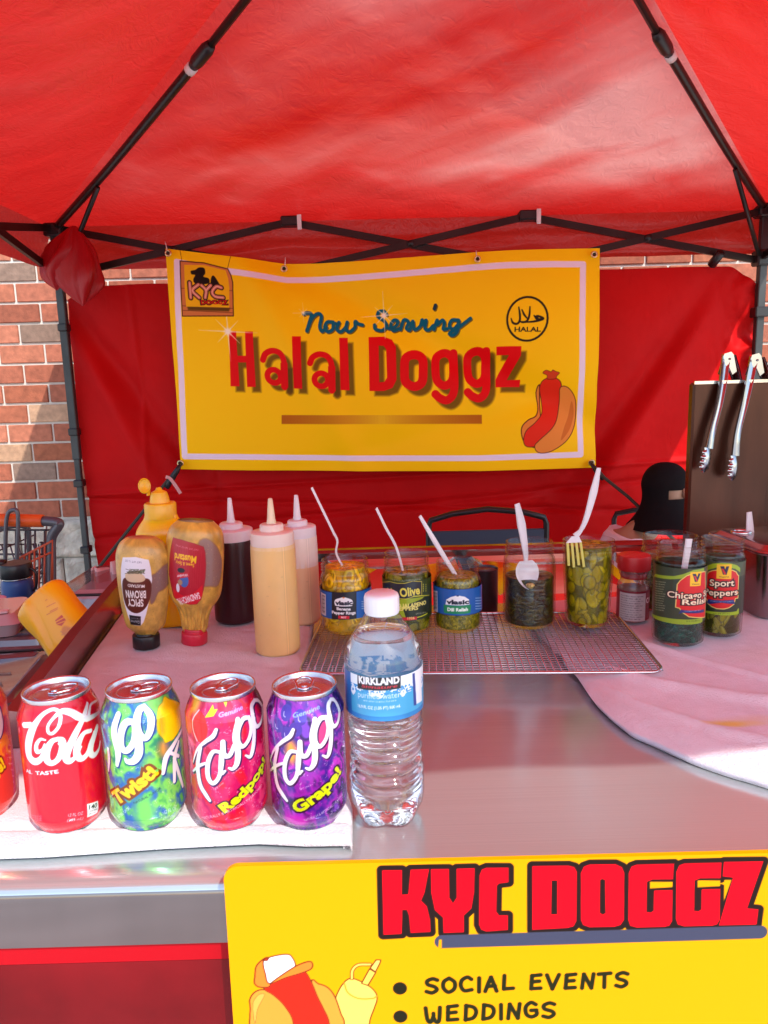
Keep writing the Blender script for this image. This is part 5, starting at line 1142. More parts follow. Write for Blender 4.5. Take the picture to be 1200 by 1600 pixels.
# ================================================================ SQUEEZE BOTTLES
m_sq = mat('squeeze_plastic', (.6, .5, .3), .36, attr=1, sss=.3, coat=.15, coat_rough=.2, bumps=[(40, .05, .001)])
m_sqcap = mat('frosted_cap', (.74, .70, .73), .38, sss=.35)
m_cream = mat('cream_nozzle', (.78, .62, .42), .38, sss=.35)
def squeeze(label, x, y, z0, r, h, fill, sauce, hz, capm=None, nozm=None, smear=True, cap_h=.030, cap_r=None, noz=.034):
    o = empty('squeeze_bottle', label, 'squeeze bottle', (x, y, z0), 0, 'squeeze bottles on the white towel'); rd = Round(x, y, z0, r)
    p = interp(sm([(0, r*.90), (.003, r*.97), (.008, r), (h*.5, r*1.0), (h-.006, r*.985), (h, r*.93)], 5))
    cv = Cv(-math.pi*r, math.pi*r, 0, h, 200, 150, sauce); X, Y = cv.X, cv.Y
    n_ = fbm(X*60, Y*40, int(x*1000) % 17, 4)[..., None]; ln = fill+.0025*(n_[..., 0]-.5)
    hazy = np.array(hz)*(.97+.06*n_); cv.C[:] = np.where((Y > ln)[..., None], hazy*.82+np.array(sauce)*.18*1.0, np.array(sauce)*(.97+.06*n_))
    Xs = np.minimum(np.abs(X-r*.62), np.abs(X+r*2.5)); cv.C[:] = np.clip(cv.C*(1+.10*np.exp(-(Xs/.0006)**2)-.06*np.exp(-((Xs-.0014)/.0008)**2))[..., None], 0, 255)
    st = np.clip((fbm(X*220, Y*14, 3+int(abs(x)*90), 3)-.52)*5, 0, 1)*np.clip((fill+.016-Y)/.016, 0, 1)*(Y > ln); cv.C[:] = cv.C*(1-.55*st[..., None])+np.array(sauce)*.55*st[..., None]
    if smear: 
        for i in range(12): q = random.Random(i+int(x*100)); cv.ell(q.uniform(-r*2, r*2), q.uniform(.01, fill), q.uniform(.0008, .002), q.uniform(.0005, .001), np.array(sauce)*.86, alpha=.5)
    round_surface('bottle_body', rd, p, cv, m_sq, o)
    cr_ = cap_r or r*.96
    mb = MB(); mb.lathe([(cr_*.96, h-.003), (cr_, h-.002), (cr_*1.0, h+cap_h*.65), (cr_*.985, h+cap_h*.8), (cr_*.92, h+cap_h*.86), (cr_*.56, h+cap_h*.90), (cr_*.54, h+cap_h*1.25), (cr_*.49, h+cap_h*1.33), (cr_*.22, h+cap_h*1.36), (0, h+cap_h*1.36)], 64, mod=lambda a, z: 1+(.008*math.cos(a*44) if z < h+cap_h*.6 else 0)); c = mb.build('collar', capm or m_sqcap, o, auto=40)
    mb = MB(); zt = h+cap_h*1.35; mb.lathe([(.0072, zt-.001), (.0056, zt+.006), (.0044, zt+noz*.6), (.0030, zt+noz), (.0020, zt+noz+.0008), (.0016, zt+noz-.002), (0, zt+noz-.002)], 24); mb.build('nozzle', nozm or m_sqcap, c, auto=50)
zt_ = ZC+.014
squeeze('front squeeze bottle full of pale cream sauce with a cream nozzle', -.1552, 1.000, zt_, .0312, .155, .150, (232, 190, 122), (236, 200, 150), capm=m_cream if False else mat('peach_cap', (.78, .62, .54), .38, sss=.3), nozm=m_cream, noz=.034, cap_h=.021)
squeeze('squeeze bottle of dark purple-brown sauce with a white cap, behind the red capped mustard', -.2420, 1.149, zt_, .0345, .132, .132, (50, 8, 20), (54, 10, 22), noz=.038, cap_h=.020)
squeeze('half empty cloudy squeeze bottle behind the pale cream sauce bottle', -.1350, 1.130, zt_, .0295, .138, .092, (236, 196, 150), (232, 222, 216), noz=.038, cap_h=.019)

# ================================================================ MUSTARD BOTTLES
m_mus = mat('mustard_bottle', (.8, .5, .02), .3, attr=1, sss=.12, coat=.2, bumps=[(30, .06, .001)])
m_yel = mat('yellow_plastic', (.85, .47, .01), .33, sss=.1, coat=.1)
ym = empty('mustard_bottle', 'tall bright yellow mustard bottle with its flip cap open behind the inverted bottles', 'mustard bottle', (-.3470, 1.134, zt_)); ym.scale = (.92, .92, 1.18)
rd = Round(-.3470, 1.134, zt_, .044, .62); cv = Cv(-math.pi*.044, math.pi*.044, 0, .150, 160, 120, (252, 190, 0)); n_ = fbm(cv.X*40, cv.Y*40, 5, 3)[..., None]; cv.C[:] *= (.97+.05*n_)
round_surface('bottle_body', rd, interp(sm([(0, .036), (.004, .041), (.012, .0425), (.060, .0385), (.095, .042), (.118, .0440), (.128, .0435), (.138, .036), (.144, .030), (.150, .027)], 5)), cv, m_mus, ym)
mb = MB(); mb.lathe([(.026, .146), (.0262, .148), (.0262, .164), (.0245, .166), (.0165, .1665), (.0150, .174), (.0125, .180), (.006, .1825), (.004, .186), (0, .1865)], 48, mod=lambda a, z: 1+(.012*math.cos(a*36) if z < .164 else 0)); c = mb.build('cap', m_yel, ym, auto=45)
mb = MB(); mb.lathe([(0, 0), (.010, .001), (.0125, .006), (.0125, .011), (.011, .012), (.0105, .007), (0, .004)], 32); fl = mb.build('flip_lid', m_yel, c, auto=45); fl.scale = (.8, .8, .9); fl.location = (-.021, -.006, .188); fl.rotation_euler = (R(75), R(-25), R(20))
mb = MB(); mb.bar((-.017, -.003, .176), (-.016, -.004, .186), .006, .0015); mb.build('hinge', m_yel, c, smooth=False)
zz = F1(160, 720, 5.0)
def must_paint(cv, rd, seed, base, voidc, voids, f):
    X, Y = cv.X, cv.Y; n_ = fbm(X*90, Y*90, seed, 4)[..., None]; cv.C[:] = np.array(base)*(.78+.42*n_)
    q = random.Random(seed)
    for P in voids: cv.poly(rd.P(P, f), (150, 104, 60), smooth=3, soft=.002, grow=.0012); cv.poly(rd.P(P, f), voidc, smooth=3, soft=.0018)
    for i in range(420): cv.ell(q.uniform(-.06, .06), q.uniform(0, .15), .0004, .0004, (120, 80, 20) if q.random() < .6 else (226, 190, 120), alpha=.7)
SX, SY_, SZ = -.3525, 1.033, zt_
sb = empty('mustard_bottle', 'upside down spicy brown mustard bottle standing on its black cap', 'mustard bottle', (SX, SY_, SZ), 0)
rd = Round(SX+.004, SY_, SZ, .0375, .68, zs=1.03); sb.scale = (1.03, 1.03, 1.03); cv = Cv(-math.pi*.0365, math.pi*.0365, .014, .158, 330, 260, (200, 160, 90))
must_paint(cv, rd, 2, (204, 160, 74), (132, 98, 92), [[(385, 900), (410, 880), (440, 850), (480, 810), (520, 790), (540, 900), (500, 985), (460, 1010), (440, 1030), (420, 1090), (390, 1110), (380, 1000)]], zz)
T = lambda P: rd.P(P, zz)
LBP = [(150, 758), (250, 752), (355, 770), (372, 830), (388, 920), (382, 1060), (355, 1200), (330, 1270), (300, 1300), (240, 1298), (205, 1285), (180, 1200), (158, 1100), (144, 960), (142, 850)]
cv.poly(T(LBP), (228, 224, 232))
cv.poly(T([(160, 930), (200, 915), (330, 915), (372, 930), (388, 980), (380, 1080), (340, 1160), (270, 1198), (200, 1175), (165, 1110), (152, 1000)]), (92, 36, 22), smooth=3)
cv.poly(T([(175, 905), (190, 880), (250, 872), (310, 885), (335, 920), (310, 945), (240, 952), (195, 940)]), (214, 186, 150), smooth=3)
for i in range(26): q = random.Random(i); a = rd.hit(*zz(q.uniform(170, 335), q.uniform(845, 880))); b_ = rd.hit(*zz(q.uniform(170, 335), q.uniform(845, 885))); cv.stroke([a, b_], .0007, q.choice([(80, 70, 50), (110, 96, 60), (60, 80, 40)]))
for s_, p0, p1, h in (('SPICY', (322, 1085), (192, 1085), .0105), ('BROWN', (342, 1015), (178, 1015), .0110), ('MUSTARD', (330, 968), (196, 965), .0042)):
    cv.text(s_, rd.hit(*zz(*p0)), rd.hit(*zz(*p1)), h, (238, 230, 226), off=.03)
cv.poly(T([(198, 1212), (305, 1222), (303, 1298), (200, 1290)]), (22, 22, 26)); cv.text('Gourmet', rd.hit(*zz(296, 1258)), rd.hit(*zz(206, 1252)), .0046, (230, 230, 235), shear=.3); cv.text('FINE FOODS', rd.hit(*zz(292, 1238)), rd.hit(*zz(212, 1232)), .0018, (200, 200, 210))
cv.text('NET WT 12 OZ', rd.hit(*zz(300, 785)), rd.hit(*zz(170, 775)), .0028, (120, 110, 130))
round_surface('bottle_body', rd, interp(sm([(.014, .013), (.020, .0150), (.026, .0215), (.034, .0275), (.060, .0320), (.095, .0355), (.125, .0365), (.140, .0345), (.150, .030), (.1565, .022), (.158, .018)], 5)), cv, m_mus, sb)
mb = MB(); mb.lathe([(.0, .1575), (.018, .158), (.0185, .1575)][::-1], 48, sy=.68); mb.build('bottle_base', mat('mustard_base', (.55, .26, .11), .35), sb)
mb = MB(); mb.lathe([(0, 0), (.0180, 0), (.0188, .001), (.0188, .0165), (.018, .0178), (.0135, .018), (.0125, .020)], 48, mod=lambda a, z: 1+.01*math.cos(a*40)); mb.build('cap', m_blackp, sb, auto=45)
sb.rotation_euler = (0, R(2.2), 0)
HX, HY = -.2850, 1.043
hb = empty('mustard_bottle', 'upside down sandwich mustard bottle with a red label standing on its red cap', 'mustard bottle', (HX, HY, zt_))
rd = Round(HX+.009, HY, zt_, .0410, .68, zs=1.03); hb.scale = (1.03, 1.03, 1.03); cv = Cv(-math.pi*.040, math.pi*.040, .014, .178, 340, 280, (200, 160, 90))
must_paint(cv, rd, 8, (204, 158, 66), (146, 112, 104), [[(735, 640), (790, 600), (860, 640), (900, 700), (930, 800), (920, 950), (850, 965), (790, 955), (790, 780)]], zz)
T = lambda P: rd.P(P, zz)
LBP = [(528, 612), (600, 625), (700, 645), (770, 665), (785, 700), (800, 800), (805, 900), (800, 1000), (790, 1080), (760, 1120), (700, 1130), (620, 1115), (560, 1080), (545, 1000), (522, 900), (520, 760)]
cv.poly(T(LBP), (150, 14, 34), grow=.0008); cv.poly(T(LBP), (178, 24, 44)); cv.poly(T([(560, 1010), (640, 1060), (720, 1040), (790, 960), (800, 1040), (785, 1090), (755, 1122), (690, 1132), (610, 1112), (560, 1075)]), (214, 20, 40))
for i in range(12): cv.stroke(T([(560+i*18, 660+i*3), (570+i*18, 990)]), .0003, (200, 60, 76), alpha=.8)
cv.text('SANDWICH PAL', rd.hit(*zz(766, 1024)), rd.hit(*zz(575, 1095)), .0098, (244, 230, 232), off=.03); cv.text('Mustard', rd.hit(*zz(722, 742)), rd.hit(*zz(556, 728)), .0100, (244, 196, 30), off=.04); cv.text('Sweet & Spicy', rd.hit(*zz(712, 800)), rd.hit(*zz(568, 786)), .0052, (244, 196, 30), off=.02)
cv.ell(*rd.hit(*zz(640, 940)), .0070, .0095, (70, 100, 170)); cv.ell(*rd.hit(*zz(612, 860)), .006, .0035, (30, 30, 40)); cv.ell(*rd.hit(*zz(595, 1000)), .003, .0065, (226, 224, 230)); cv.ell(*rd.hit(*zz(610, 955)), .004, .004, (170, 130, 100))
cv.poly(T([(575, 885), (670, 872), (680, 905), (585, 930)]), (196, 24, 44)); cv.text('Woeber', rd.hit(*zz(668, 880)), rd.hit(*zz(582, 900)), .0042, (240, 220, 226), off=.02, shear=.2); cv.text('NET WT 16 OZ (454g)', rd.hit(*zz(732, 684)), rd.hit(*zz(556, 660)), .0024, (226, 150, 160))
def flute(TH, Z): return .0009*np.cos(TH*22)*np.clip((Z-.018)/.004, 0, 1)*np.clip((.060-Z)/.012, 0, 1)
round_surface('bottle_body', rd, interp(sm([(.014, .0145), (.024, .0175), (.040, .0200), (.052, .0245), (.066, .0335), (.080, .0378), (.110, .0395), (.140, .0400), (.158, .0385), (.168, .0345), (.1745, .028), (.178, .024)], 5)), cv, m_mus, hb, mod=flute)
mb = MB(); mb.lathe([(0, .1772), (.0245, .1776)][::-1], 48, sy=.68); mb.build('bottle_base', mat('mustard_base_dark', (.50, .24, .10), .35), hb)
mb = MB(); mb.lathe([(0, 0), (.0175, 0), (.0182, .001), (.0182, .0145), (.0175, .016), (.0150, .0165), (.0145, .020), (.0150, .0205), (.0145, .022)], 48, mod=lambda a, z: 1+.01*math.cos(a*40)); mb.build('cap', mat('red_cap', (.62, .02, .05), .35), hb, auto=45)
hb.rotation_euler = (0, R(4.6), 0)

# ================================================================ SPICE SHAKER, DARK CUP, CANISTER
sh = empty('spice_shaker', 'small clear spice shaker with a red lid beside the pickle glass', 'shaker', (.375, 1.084, ZC+.018)); rd = Round(.375, 1.084, ZC+.018, .0243)
m_spice = mat('ground_spice', (.22, .12, .09), .9, var=(900, .35), bumps=[(700, .6, .001)])
mb = MB(); mb.lathe([(0, .0005), (.0215, .0005), (.0235, .004), (.0238, .052), (.0228, .056), (.019, .062), (.0186, .067), (.0215, .072), (.0218, .080), (.020, .082), (.018, .082)], 48); mb.build('shaker_wall', thin_glass('shaker_plastic', (.95, .93, .93), (.6, .5, .5), .05, .08, haze=.08), sh)
mb = MB(); mb.lathe([(0, .002), (.020, .002), (.0224, .005), (.0226, .050), (0, .051)], 40); mb.build('spice', m_spice, sh)
cv = Cv(-math.pi*.0243, math.pi*.0243, .003, .049, 200, 64, (196, 186, 186)); cv.C[(cv.X < -.030) | (cv.X > .012)] = (128, 20, 40); cv.C[cv.Y > .0455] = (128, 20, 40)
for i in range(11): cv.text('Nutrition facts calories', (-.027, .0405-i*.0035), (.009-(i*5 % 9)*.001, .0405-i*.0035), .0017, (60, 50, 56))
cv.text('CHILI', (.014, .030), (.034, .030), .008, (240, 220, 220), off=.03)
round_surface('label', rd, lambda z: .0241, cv, m_pl, sh)
mb = MB(); mb.lathe([(.0235, .078), (.0242, .079), (.0242, .097), (.0232, .100), (.020, .101), (0, .1012)], 48, mod=lambda a, z: 1+(.010*math.cos(a*50) if .08 < z < .098 else 0)); mb.build('lid', mat('red_lid', (.52, .015, .02), .4), sh, auto=45)
mb = MB(); mb.lathe([(0, .0655), (.019, .0655), (.0192, .0665), (.0192, .075), (0, .076)], 40); mb.build('inner_seal', mat('red_seal', (.38, .015, .02), .4), sh)
cu = empty('dark_cup', 'small dark steel cup half hidden behind the dill relish jar', 'cup', (.163, 1.19, ZC+.0005))
mb = MB(); mb.lathe([(0, 0), (.0215, 0), (.0225, .002), (.0230, .074), (.0235, .0755), (.0225, .076), (.021, .072), (0, .071)], 40); mb.build('cup_body', mat('dark_cup_steel', (.06, .05, .055), .3, .7, bumps=[(30, .2, .002)]), cu, auto=45)
mb = MB(); mb.lathe([(0, .0725), (.0205, .073)][::-1], 32); mb.build('cup_lid', mat('cup_lid', (.55, .45, .47), .3, .8), cu)
cn = empty('steel_canister', 'rectangular stainless steel canister with a lid at the right edge', 'canister', (.625, 1.145, ZC+.015), R(6))
mb = MB(); hx, hy = .075, .080; P = []
def rrect(hx, hy, r, z, n_=6): return [(sx*(hx-r)+r*math.cos(R(a0+a)), sy*(hy-r)+r*math.sin(R(a0+a)), z) for sx, sy, a0 in ((1, 1, 0), (-1, 1, 90), (-1, -1, 180), (1, -1, 270)) for a in np.linspace(0, 90, n_)]
def loft(mb, rings, cap0=True, cap1=True):
    n_ = len(rings[0]); V = [p for r_ in rings for p in r_]; F = []
    for i in range(len(rings)-1):
        for k in range(n_): F.append((i*n_+k, i*n_+(k+1) % n_, (i+1)*n_+(k+1) % n_, (i+1)*n_+k))
    if cap0: F.append(tuple(range(n_))[::-1])
    if cap1: F.append(tuple((len(rings)-1)*n_+k for k in range(n_)))
    mb.add(V, F)
loft(mb, [rrect(.066, .071, .018, 0), rrect(.069, .074, .020, .004), rrect(.075, .080, .022, .100), rrect(.081, .086, .026, .1015), rrect(.082, .087, .026, .104)]); mb.build('canister_body', m_dsteel, cn, auto=35)
mb = MB(); loft(mb, [rrect(.080, .085, .024, .1045), rrect(.079, .084, .024, .107), rrect(.071, .076, .020, .1085), rrect(.066, .071, .018, .1125), rrect(.062, .067, .016, .1135)]); ld = mb.build('lid', mat('canister_lid', (.42, .30, .31), .2, .95, bumps=[(9, .2, .002)]), cn, auto=35)
mb = MB(); mb.lathe([(.006, .1135), (.006, .120), (.013, .123), (.014, .128), (.010, .131), (0, .1315)], 32, cen=(.012, -.03, 0)); mb.build('knob', m_blackp, ld, auto=45)
mb = MB(); mb.tube([(-.045+.014*math.cos(a), .03+.012*math.sin(a), .1145) for a in np.linspace(0, 2*math.pi, 24)[:-1]], .0028, 8, closed=True); mb.build('notch_rim', m_steel, ld)
kn, P = ut('plastic_knife', 'white plastic knife handle sticking up from the steel canister', [(1171, 800), (1172, 825), (1173, 856)], [1.17, 1.17, 1.17], [.0085, .0125, .0125, .0095], (1, 0, 0), 'knife', tail=[(.585, 1.17, 1.07)])

# ================================================================ TONGS
m_tong = mat('tong_steel', (.42, .42, .43), .18, 1, bumps=[(20, .1, .001)])
def tongs(label, px):
    hz = aty(px[0], px[1], 1.462); o = empty('serving_tongs', label, 'tongs', tuple(hz), 0, 'tongs hooked over the upright steel lid')
    for s_, pts, ws in ((0, px[2], (.023, .022, .019, .017, .018, .021)), (1, px[3], (.023, .022, .019, .017, .019, .023))):
        P = [Vector(aty(u, v, yy))-Vector(hz) for (u, v, yy) in pts]; P = [Vector(p) for p in cr([tuple(p) for p in P], 8)]
        w = np.interp(np.linspace(0, 1, len(P)), np.linspace(0, 1, len(ws)), ws); mb = MB(); V = []; F = []
        side = Vector((.85, .5, 0)) if s_ == 0 else Vector((.85, -.5, 0))
        for i, p in enumerate(P):
            t = (P[min(i+1, len(P)-1)]-P[max(i-1, 0)]).normalized(); sd = (side-t*side.dot(t)).normalized(); nn = t.cross(sd)
            for (a, b_) in ((-1, .45), (-.9, 0), (-.5, -.15), (.5, -.15), (.9, 0), (1, .45)): V.append(p+sd*(a*w[i]/2)+nn*(b_*.009))
        for i in range(len(P)-1):
            for k in range(5): F.append((i*6+k, i*6+k+1, (i+1)*6+k+1, (i+1)*6+k))
        mb.add(V, F); ar = mb.build('arm', m_tong, o)
        # scalloped claw at the end
        c = P[-1]; t = (P[-1]-P[-4]).normalized(); sd = (side-t*side.dot(t)).normalized(); nn = t.cross(sd); mb = MB(); V = []; F = []; N, M = 26, 10
        for i in range(N+1):
            q = i/N; hw_ = (.0080+.0055*math.sin(math.pi*q)**.6)*(1 if q < .8 else math.sqrt(max(0, 1-((q-.8)/.2)**2))+.05); sc = 1+.22*math.cos(q*2*math.pi*5.0)
            for k in range(M+1):
                s = k/M*2-1; V.append(c+t*(q*.048)+sd*(s*hw_*(sc if abs(s) > .75 else 1))+nn*(.007*(1-s*s)*math.sin(math.pi*(q*.85+.1))))
        for i in range(N):
            for k in range(M): F.append((i*(M+1)+k, i*(M+1)+k+1, (i+1)*(M+1)+k+1, (i+1)*(M+1)+k))
        mb.add(V, F); mb.build('claw', m_tong, ar)
    mb = MB()
    V = [(-.0095, 0, .004), (.0035, 0, .0075), (.0085, 0, .002), (.016, 0, -.030), (.008, 0, -.036), (-.002, 0, -.016), (-.015, 0, -.036), (-.020, 0, -.034)]
    k = len(V); mb.add([(x, -.007, z) for x, _, z in V]+[(x, -.0045, z) for x, _, z in V], [tuple(range(k))[::-1], tuple(range(k, 2*k))]+[(i, (i+1) % k, (i+1) % k+k, i+k) for i in range(k)]); hg = mb.build('hinge_plate', m_tong, o, smooth=False)
    mb = MB(); mb.tube([(.001, -.0085, -.006), (.001, .006, -.006)], .0022, 12); mb.build('rivet', m_dsteel, hg)
tongs('left pair of steel tongs hooked over the upright steel lid', (1137, 556, [(1133, 556, 1.455), (1124, 620, 1.436), (1112, 670, 1.428), (1106, 700, 1.425)], [(1141, 556, 1.468), (1150, 585, 1.482), (1158, 620, 1.492), (1166, 700, 1.495)]))
tongs('right pair of steel tongs hooked over the upright steel lid', (1180, 558, [(1176, 560, 1.455), (1164, 620, 1.434), (1151, 675, 1.426), (1147, 712, 1.423)], [(1186, 560, 1.468), (1198, 590, 1.482), (1208, 620, 1.492), (1216, 700, 1.495)]))
# ================================================================ LEFT SHELF
mt = empty('mustard_bottle', 'yellow mustard bottle lying tilted against the side rail of the counter', 'mustard bottle', (-.500, 1.10, .985))
# oval section body swept along its own axis: base up-left, shoulder down-right
axd = (Vector(aty(120, 1003, 1.12))-Vector(aty(58, 930, 1.15))).normalized()
p0 = Vector(aty(60, 932, 1.15)); wv = (Vector(aty(22, 955, 1.15))-Vector(aty(95, 910, 1.15))); hwid = wv.length/2
wv = (wv-axd*wv.dot(axd)).normalized(); dv = axd.cross(wv)
Rr = Matrix((wv, dv, axd)).transposed()
mt.location = p0; rg = []
tabm = [(0, .80), (.004, .93), (.012, 1.0), (.03, 1.0), (.05, .96), (.07, .97), (.09, 1.0), (.105, .92), (.113, .7), (.118, .6)]
nx, nz = 120, 110; zs = np.linspace(0, .118, nz); cvm = np.ones((nz, nx, 3))*np.array((250, 174, 4)); V = np.zeros((nz, nx, 3)); f_ = interp(sm(tabm, 5))
for j, z in enumerate(zs):
    for i in range(nx):
        a = 2*math.pi*i/(nx-1); ca, sa = math.cos(a), math.sin(a); sg = lambda t, e: math.copysign(abs(t)**e, t)
        q = f_(z)*(1+.012*math.cos(a*30)*max(0, 1-z/.018)); u = hwid*q*sg(ca, .75); w = .026*q*sg(sa, .8)-.0035*math.exp(-((u-.010-.3*z)/.010)**2)*(1 if sa < 0 else 0)
        V[j, i] = tuple(Rr @ Vector((u, w, z)))
m_mus2 = mat('mustard_bottle_yellow', (.8, .5, .02), .32, attr=1, sss=.12, coat=.2, bumps=[(30, .05, .001)])
gl = F1(0, 860, 6.0)
# printing on its camera side, measured on the bottle's mid plane
d0 = Rr.inverted()
def ml(px, py):
    u_, v_ = gl(px, py); d = Vector(ray(u_, v_)); o = Vector((0, 0, CAM_H))-p0; nn = dv; t = (-.024*(-1 if dv.y > 0 else 1)-o.dot(nn))/d.dot(nn); h = d0 @ (o+d*t); return (h.x, h.z)
XX = np.array([[ (d0 @ Vector(V[j, i])).x for i in range(nx)] for j in range(nz)]); ZZ = np.repeat(zs[:, None], nx, 1)
mb_obj = gridobj('bottle_body', V, m_mus2, mt, cvm, flip=True)
mb = MB(); mb.add([tuple(V[0, i]) for i in range(nx-1)], [tuple(range(nx-1))]); mb.build('bottle_base', m_yel, mt)
sgn = -1 if dv.y > 0 else 1          # camera side along dv
cvp = Cv(-hwid*.95, hwid*.95, .01, .112, 150, 150, (250, 174, 4))
def M_(pts): return [ml(*p) for p in pts]
for (a, b_, c_) in ((600, 460, 12), (610, 520, 70), (640, 560, 60), (610, 590, 90)): cvp.stroke(M_([(a, b_), (a+c_, b_-c_*.55)]), .0012, (214, 100, 10))
cvp.poly(M_([(685, 640), (740, 590), (780, 640), (745, 690), (700, 680)]), (206, 60, 20)); cvp.stroke(M_([(690, 655), (770, 610)]), .0016, (250, 180, 20)); cvp.stroke(M_([(700, 675), (775, 645)]), .0012, (250, 180, 20))
cvp.poly(M_([(845, 720), (880, 680), (900, 700), (860, 760), (820, 790), (800, 800)]), (180, 30, 20)); 
for a, b_ in (((740, 740), (790, 770)), ((750, 770), (800, 740)), ((800, 720), (840, 700)), ((780, 780), (830, 770))): cvp.stroke(M_([a, b_]), .0022, (226, 150, 70)); 
cvp.ell(*ml(800, 750), .008, .012, (206, 110, 30), alpha=.7, soft=.003)
gx, gz_ = cvp.X, cvp.Y; yy = np.zeros(gx.shape)
for j in range(gx.shape[0]):
    q = f_(cvp.ys[j]); uu = np.clip(np.abs(cvp.xs)/(hwid*q), 0, .999); sa = (1-uu**(1/.75*2))**.5; yy[j] = .026*q*sa**.8-.0035*np.exp(-((cvp.xs-.010-.3*cvp.ys[j])/.010)**2)*(1 if sgn < 0 else 0)
keep = np.abs(cvp.xs) < hwid*.86
VV = np.array([[tuple(Rr @ Vector((gx[j, i], sgn*(yy[j, i]+.0006), gz_[j, i]))) for i in np.where(keep)[0]] for j in range(14, gx.shape[0]-26)])
gridobj('printed_panel', VV, m_mus2, mt, cvp.C[14:-26][:, keep])
# clear napkin box
nb = empty('napkin_box', 'clear plastic box holding a pack of napkins beside the tilted mustard bottle', 'napkin box', (-.545, 1.45, .885))
m_clear = thin_glass('clear_plastic', (.86, .84, .85), (.3, .25, .27), .07, .06, haze=.06)
m_blk = mat('black_tray', (.012, .011, .012), .3)
mb = MB(); loft(mb, [rrect(.085, .10, .02, 0), rrect(.090, .105, .02, .05)], True, False); mb.build('tray', m_blk, nb, auto=40)
mb = MB(); loft(mb, [rrect(.091, .106, .02, .051), rrect(.088, .103, .02, .115), rrect(.080, .095, .02, .128)], False, True); mb.build('clear_lid', m_clear, nb, auto=40)
mb = MB(); mb.tube(rrect(.0885, .1035, .02, .120, 5), .0028, 6, closed=True); mb.build('lid_edge', m_blk, nb)
cv = Cv(-.075, .075, .02, .105, 200, 110, (222, 218, 230)); X, Y = cv.X, cv.Y
m = np.clip((fbm(X*30+3, Y*40, 5, 3)-.35)*4, 0, 1)*np.clip((X+.005)/.02, 0, 1)*np.clip((Y-.045)/.02, 0, 1); cv.C[:] = cv.C*(1-m[..., None])+np.array((120, 180, 40))*m[..., None]
cv.poly([(-.066, .079), (-.036, .079), (-.036, .088), (-.066, .088)], (50, 54, 70)); cv.poly([(-.065, .0798), (-.037, .0798), (-.037, .0872), (-.065, .0872)], (222, 218, 230)); cv.text('TORK', (-.063, .0812), (-.039, .0812), .0048, (50, 54, 70), off=.05)
for i in range(3): cv.ell(-.020+i*.022, .040+.004*(i % 2), .013, .007, (24, 20, 22) if i != 1 else (170, 100, 70))
V = np.stack([X, np.full(X.shape, -.080), Y], -1); gridobj('napkin_pack', V, m_pl, nb, cv.C)
mb = MB(); mb.box((-.075, -.0785, .02), (.075, .08, .104)); mb.build('napkin_stack', mat('paper_pink', (.72, .62, .62), .9), nb, smooth=False)
# loose pink paper napkins standing behind
m_pap = mat('pink_paper', (.72, .50, .48), .85, bumps=[(60, .3, .003)])
for i, (pts, lb) in enumerate((([(138, 908), (143, 888), (150, 885), (168, 889), (174, 912)], 'folded pink paper napkin standing behind the clear napkin box'), ([(166, 912), (170, 880), (178, 876), (196, 873), (205, 912)], 'taller pink paper napkin behind the upside down brown mustard bottle'))):
    yb = 1.50-.025*i; P = [aty(u, v, yb) for u, v in pts]; N = 14
    lo0, lo1 = P[0], P[-1]; tp = cr([tuple(p) for p in P[1:-1]], 8); N = len(tp); V = np.zeros((10, N, 3))
    for a in range(N):
        b0 = lo0+(lo1-lo0)*a/(N-1); b0[2] = .93
        for r_ in range(10): q = r_/9; V[r_, a] = b0*(1-q)+np.array(tp[a])*q+np.array([0, .012*math.sin(a*.5+i)*q, 0])
    tag(sheet('paper_napkin', V, .0015, m_pap), lb, 'napkin')
# blue flask
fb = empty('drink_flask', 'matte blue drink flask with a black lid at the far left', 'flask', (-.822, 1.60, .872))
mb = MB(); mb.lathe([(0, 0), (.030, 0), (.0335, .004), (.0335, .092), (.031, .100), (.029, .104)], 48); mb.build('flask_body', mat('blue_coating', (.01, .06, .24), .45, coat=.1), fb, auto=45)
mb = MB(); mb.lathe([(.030, .104), (.0295, .108)], 48); mb.build('steel_ring', m_steel, fb)
mb = MB(); mb.lathe([(.0325, .108), (.034, .110), (.034, .136), (.032, .140), (0, .141)], 48, mod=lambda a, z: 1+.008*math.cos(a*30)); mb.box((-.050, -.010, .134), (-.02, .010, .147), bev=.004); ld = mb.build('lid', m_blackp, fb, auto=45)
mb = MB(); mb.tube(cr([(.033, 0, .128), (.045, 0, .115), (.042, 0, .085), (.034, 0, .075)], 6), .003, 6); mb.build('strap', m_blackp, ld)
# pump bottle
so = empty('pump_bottle', 'small purple pump bottle with a pale pink top at the left edge', 'pump bottle', (-.795, 1.46, .872))
mb = MB(); mb.lathe([(0, 0), (.026, 0), (.029, .004), (.029, .052), (.022, .064), (.014, .068)], 40); mb.build('bottle_body', mat('purple_liquid', (.16, .06, .30), .2, coat=.6), so, auto=45)
mb = MB(); mb.lathe([(.016, .064), (.0165, .078), (.013, .080), (.006, .082), (.006, .092), (.017, .093), (.018, .100), (.012, .103), (0, .103)], 32); mb.box((-.035, -.007, .094), (0, .007, .102), bev=.003); mb.build('pump', mat('pink_pump', (.72, .52, .62), .4), so, auto=45)
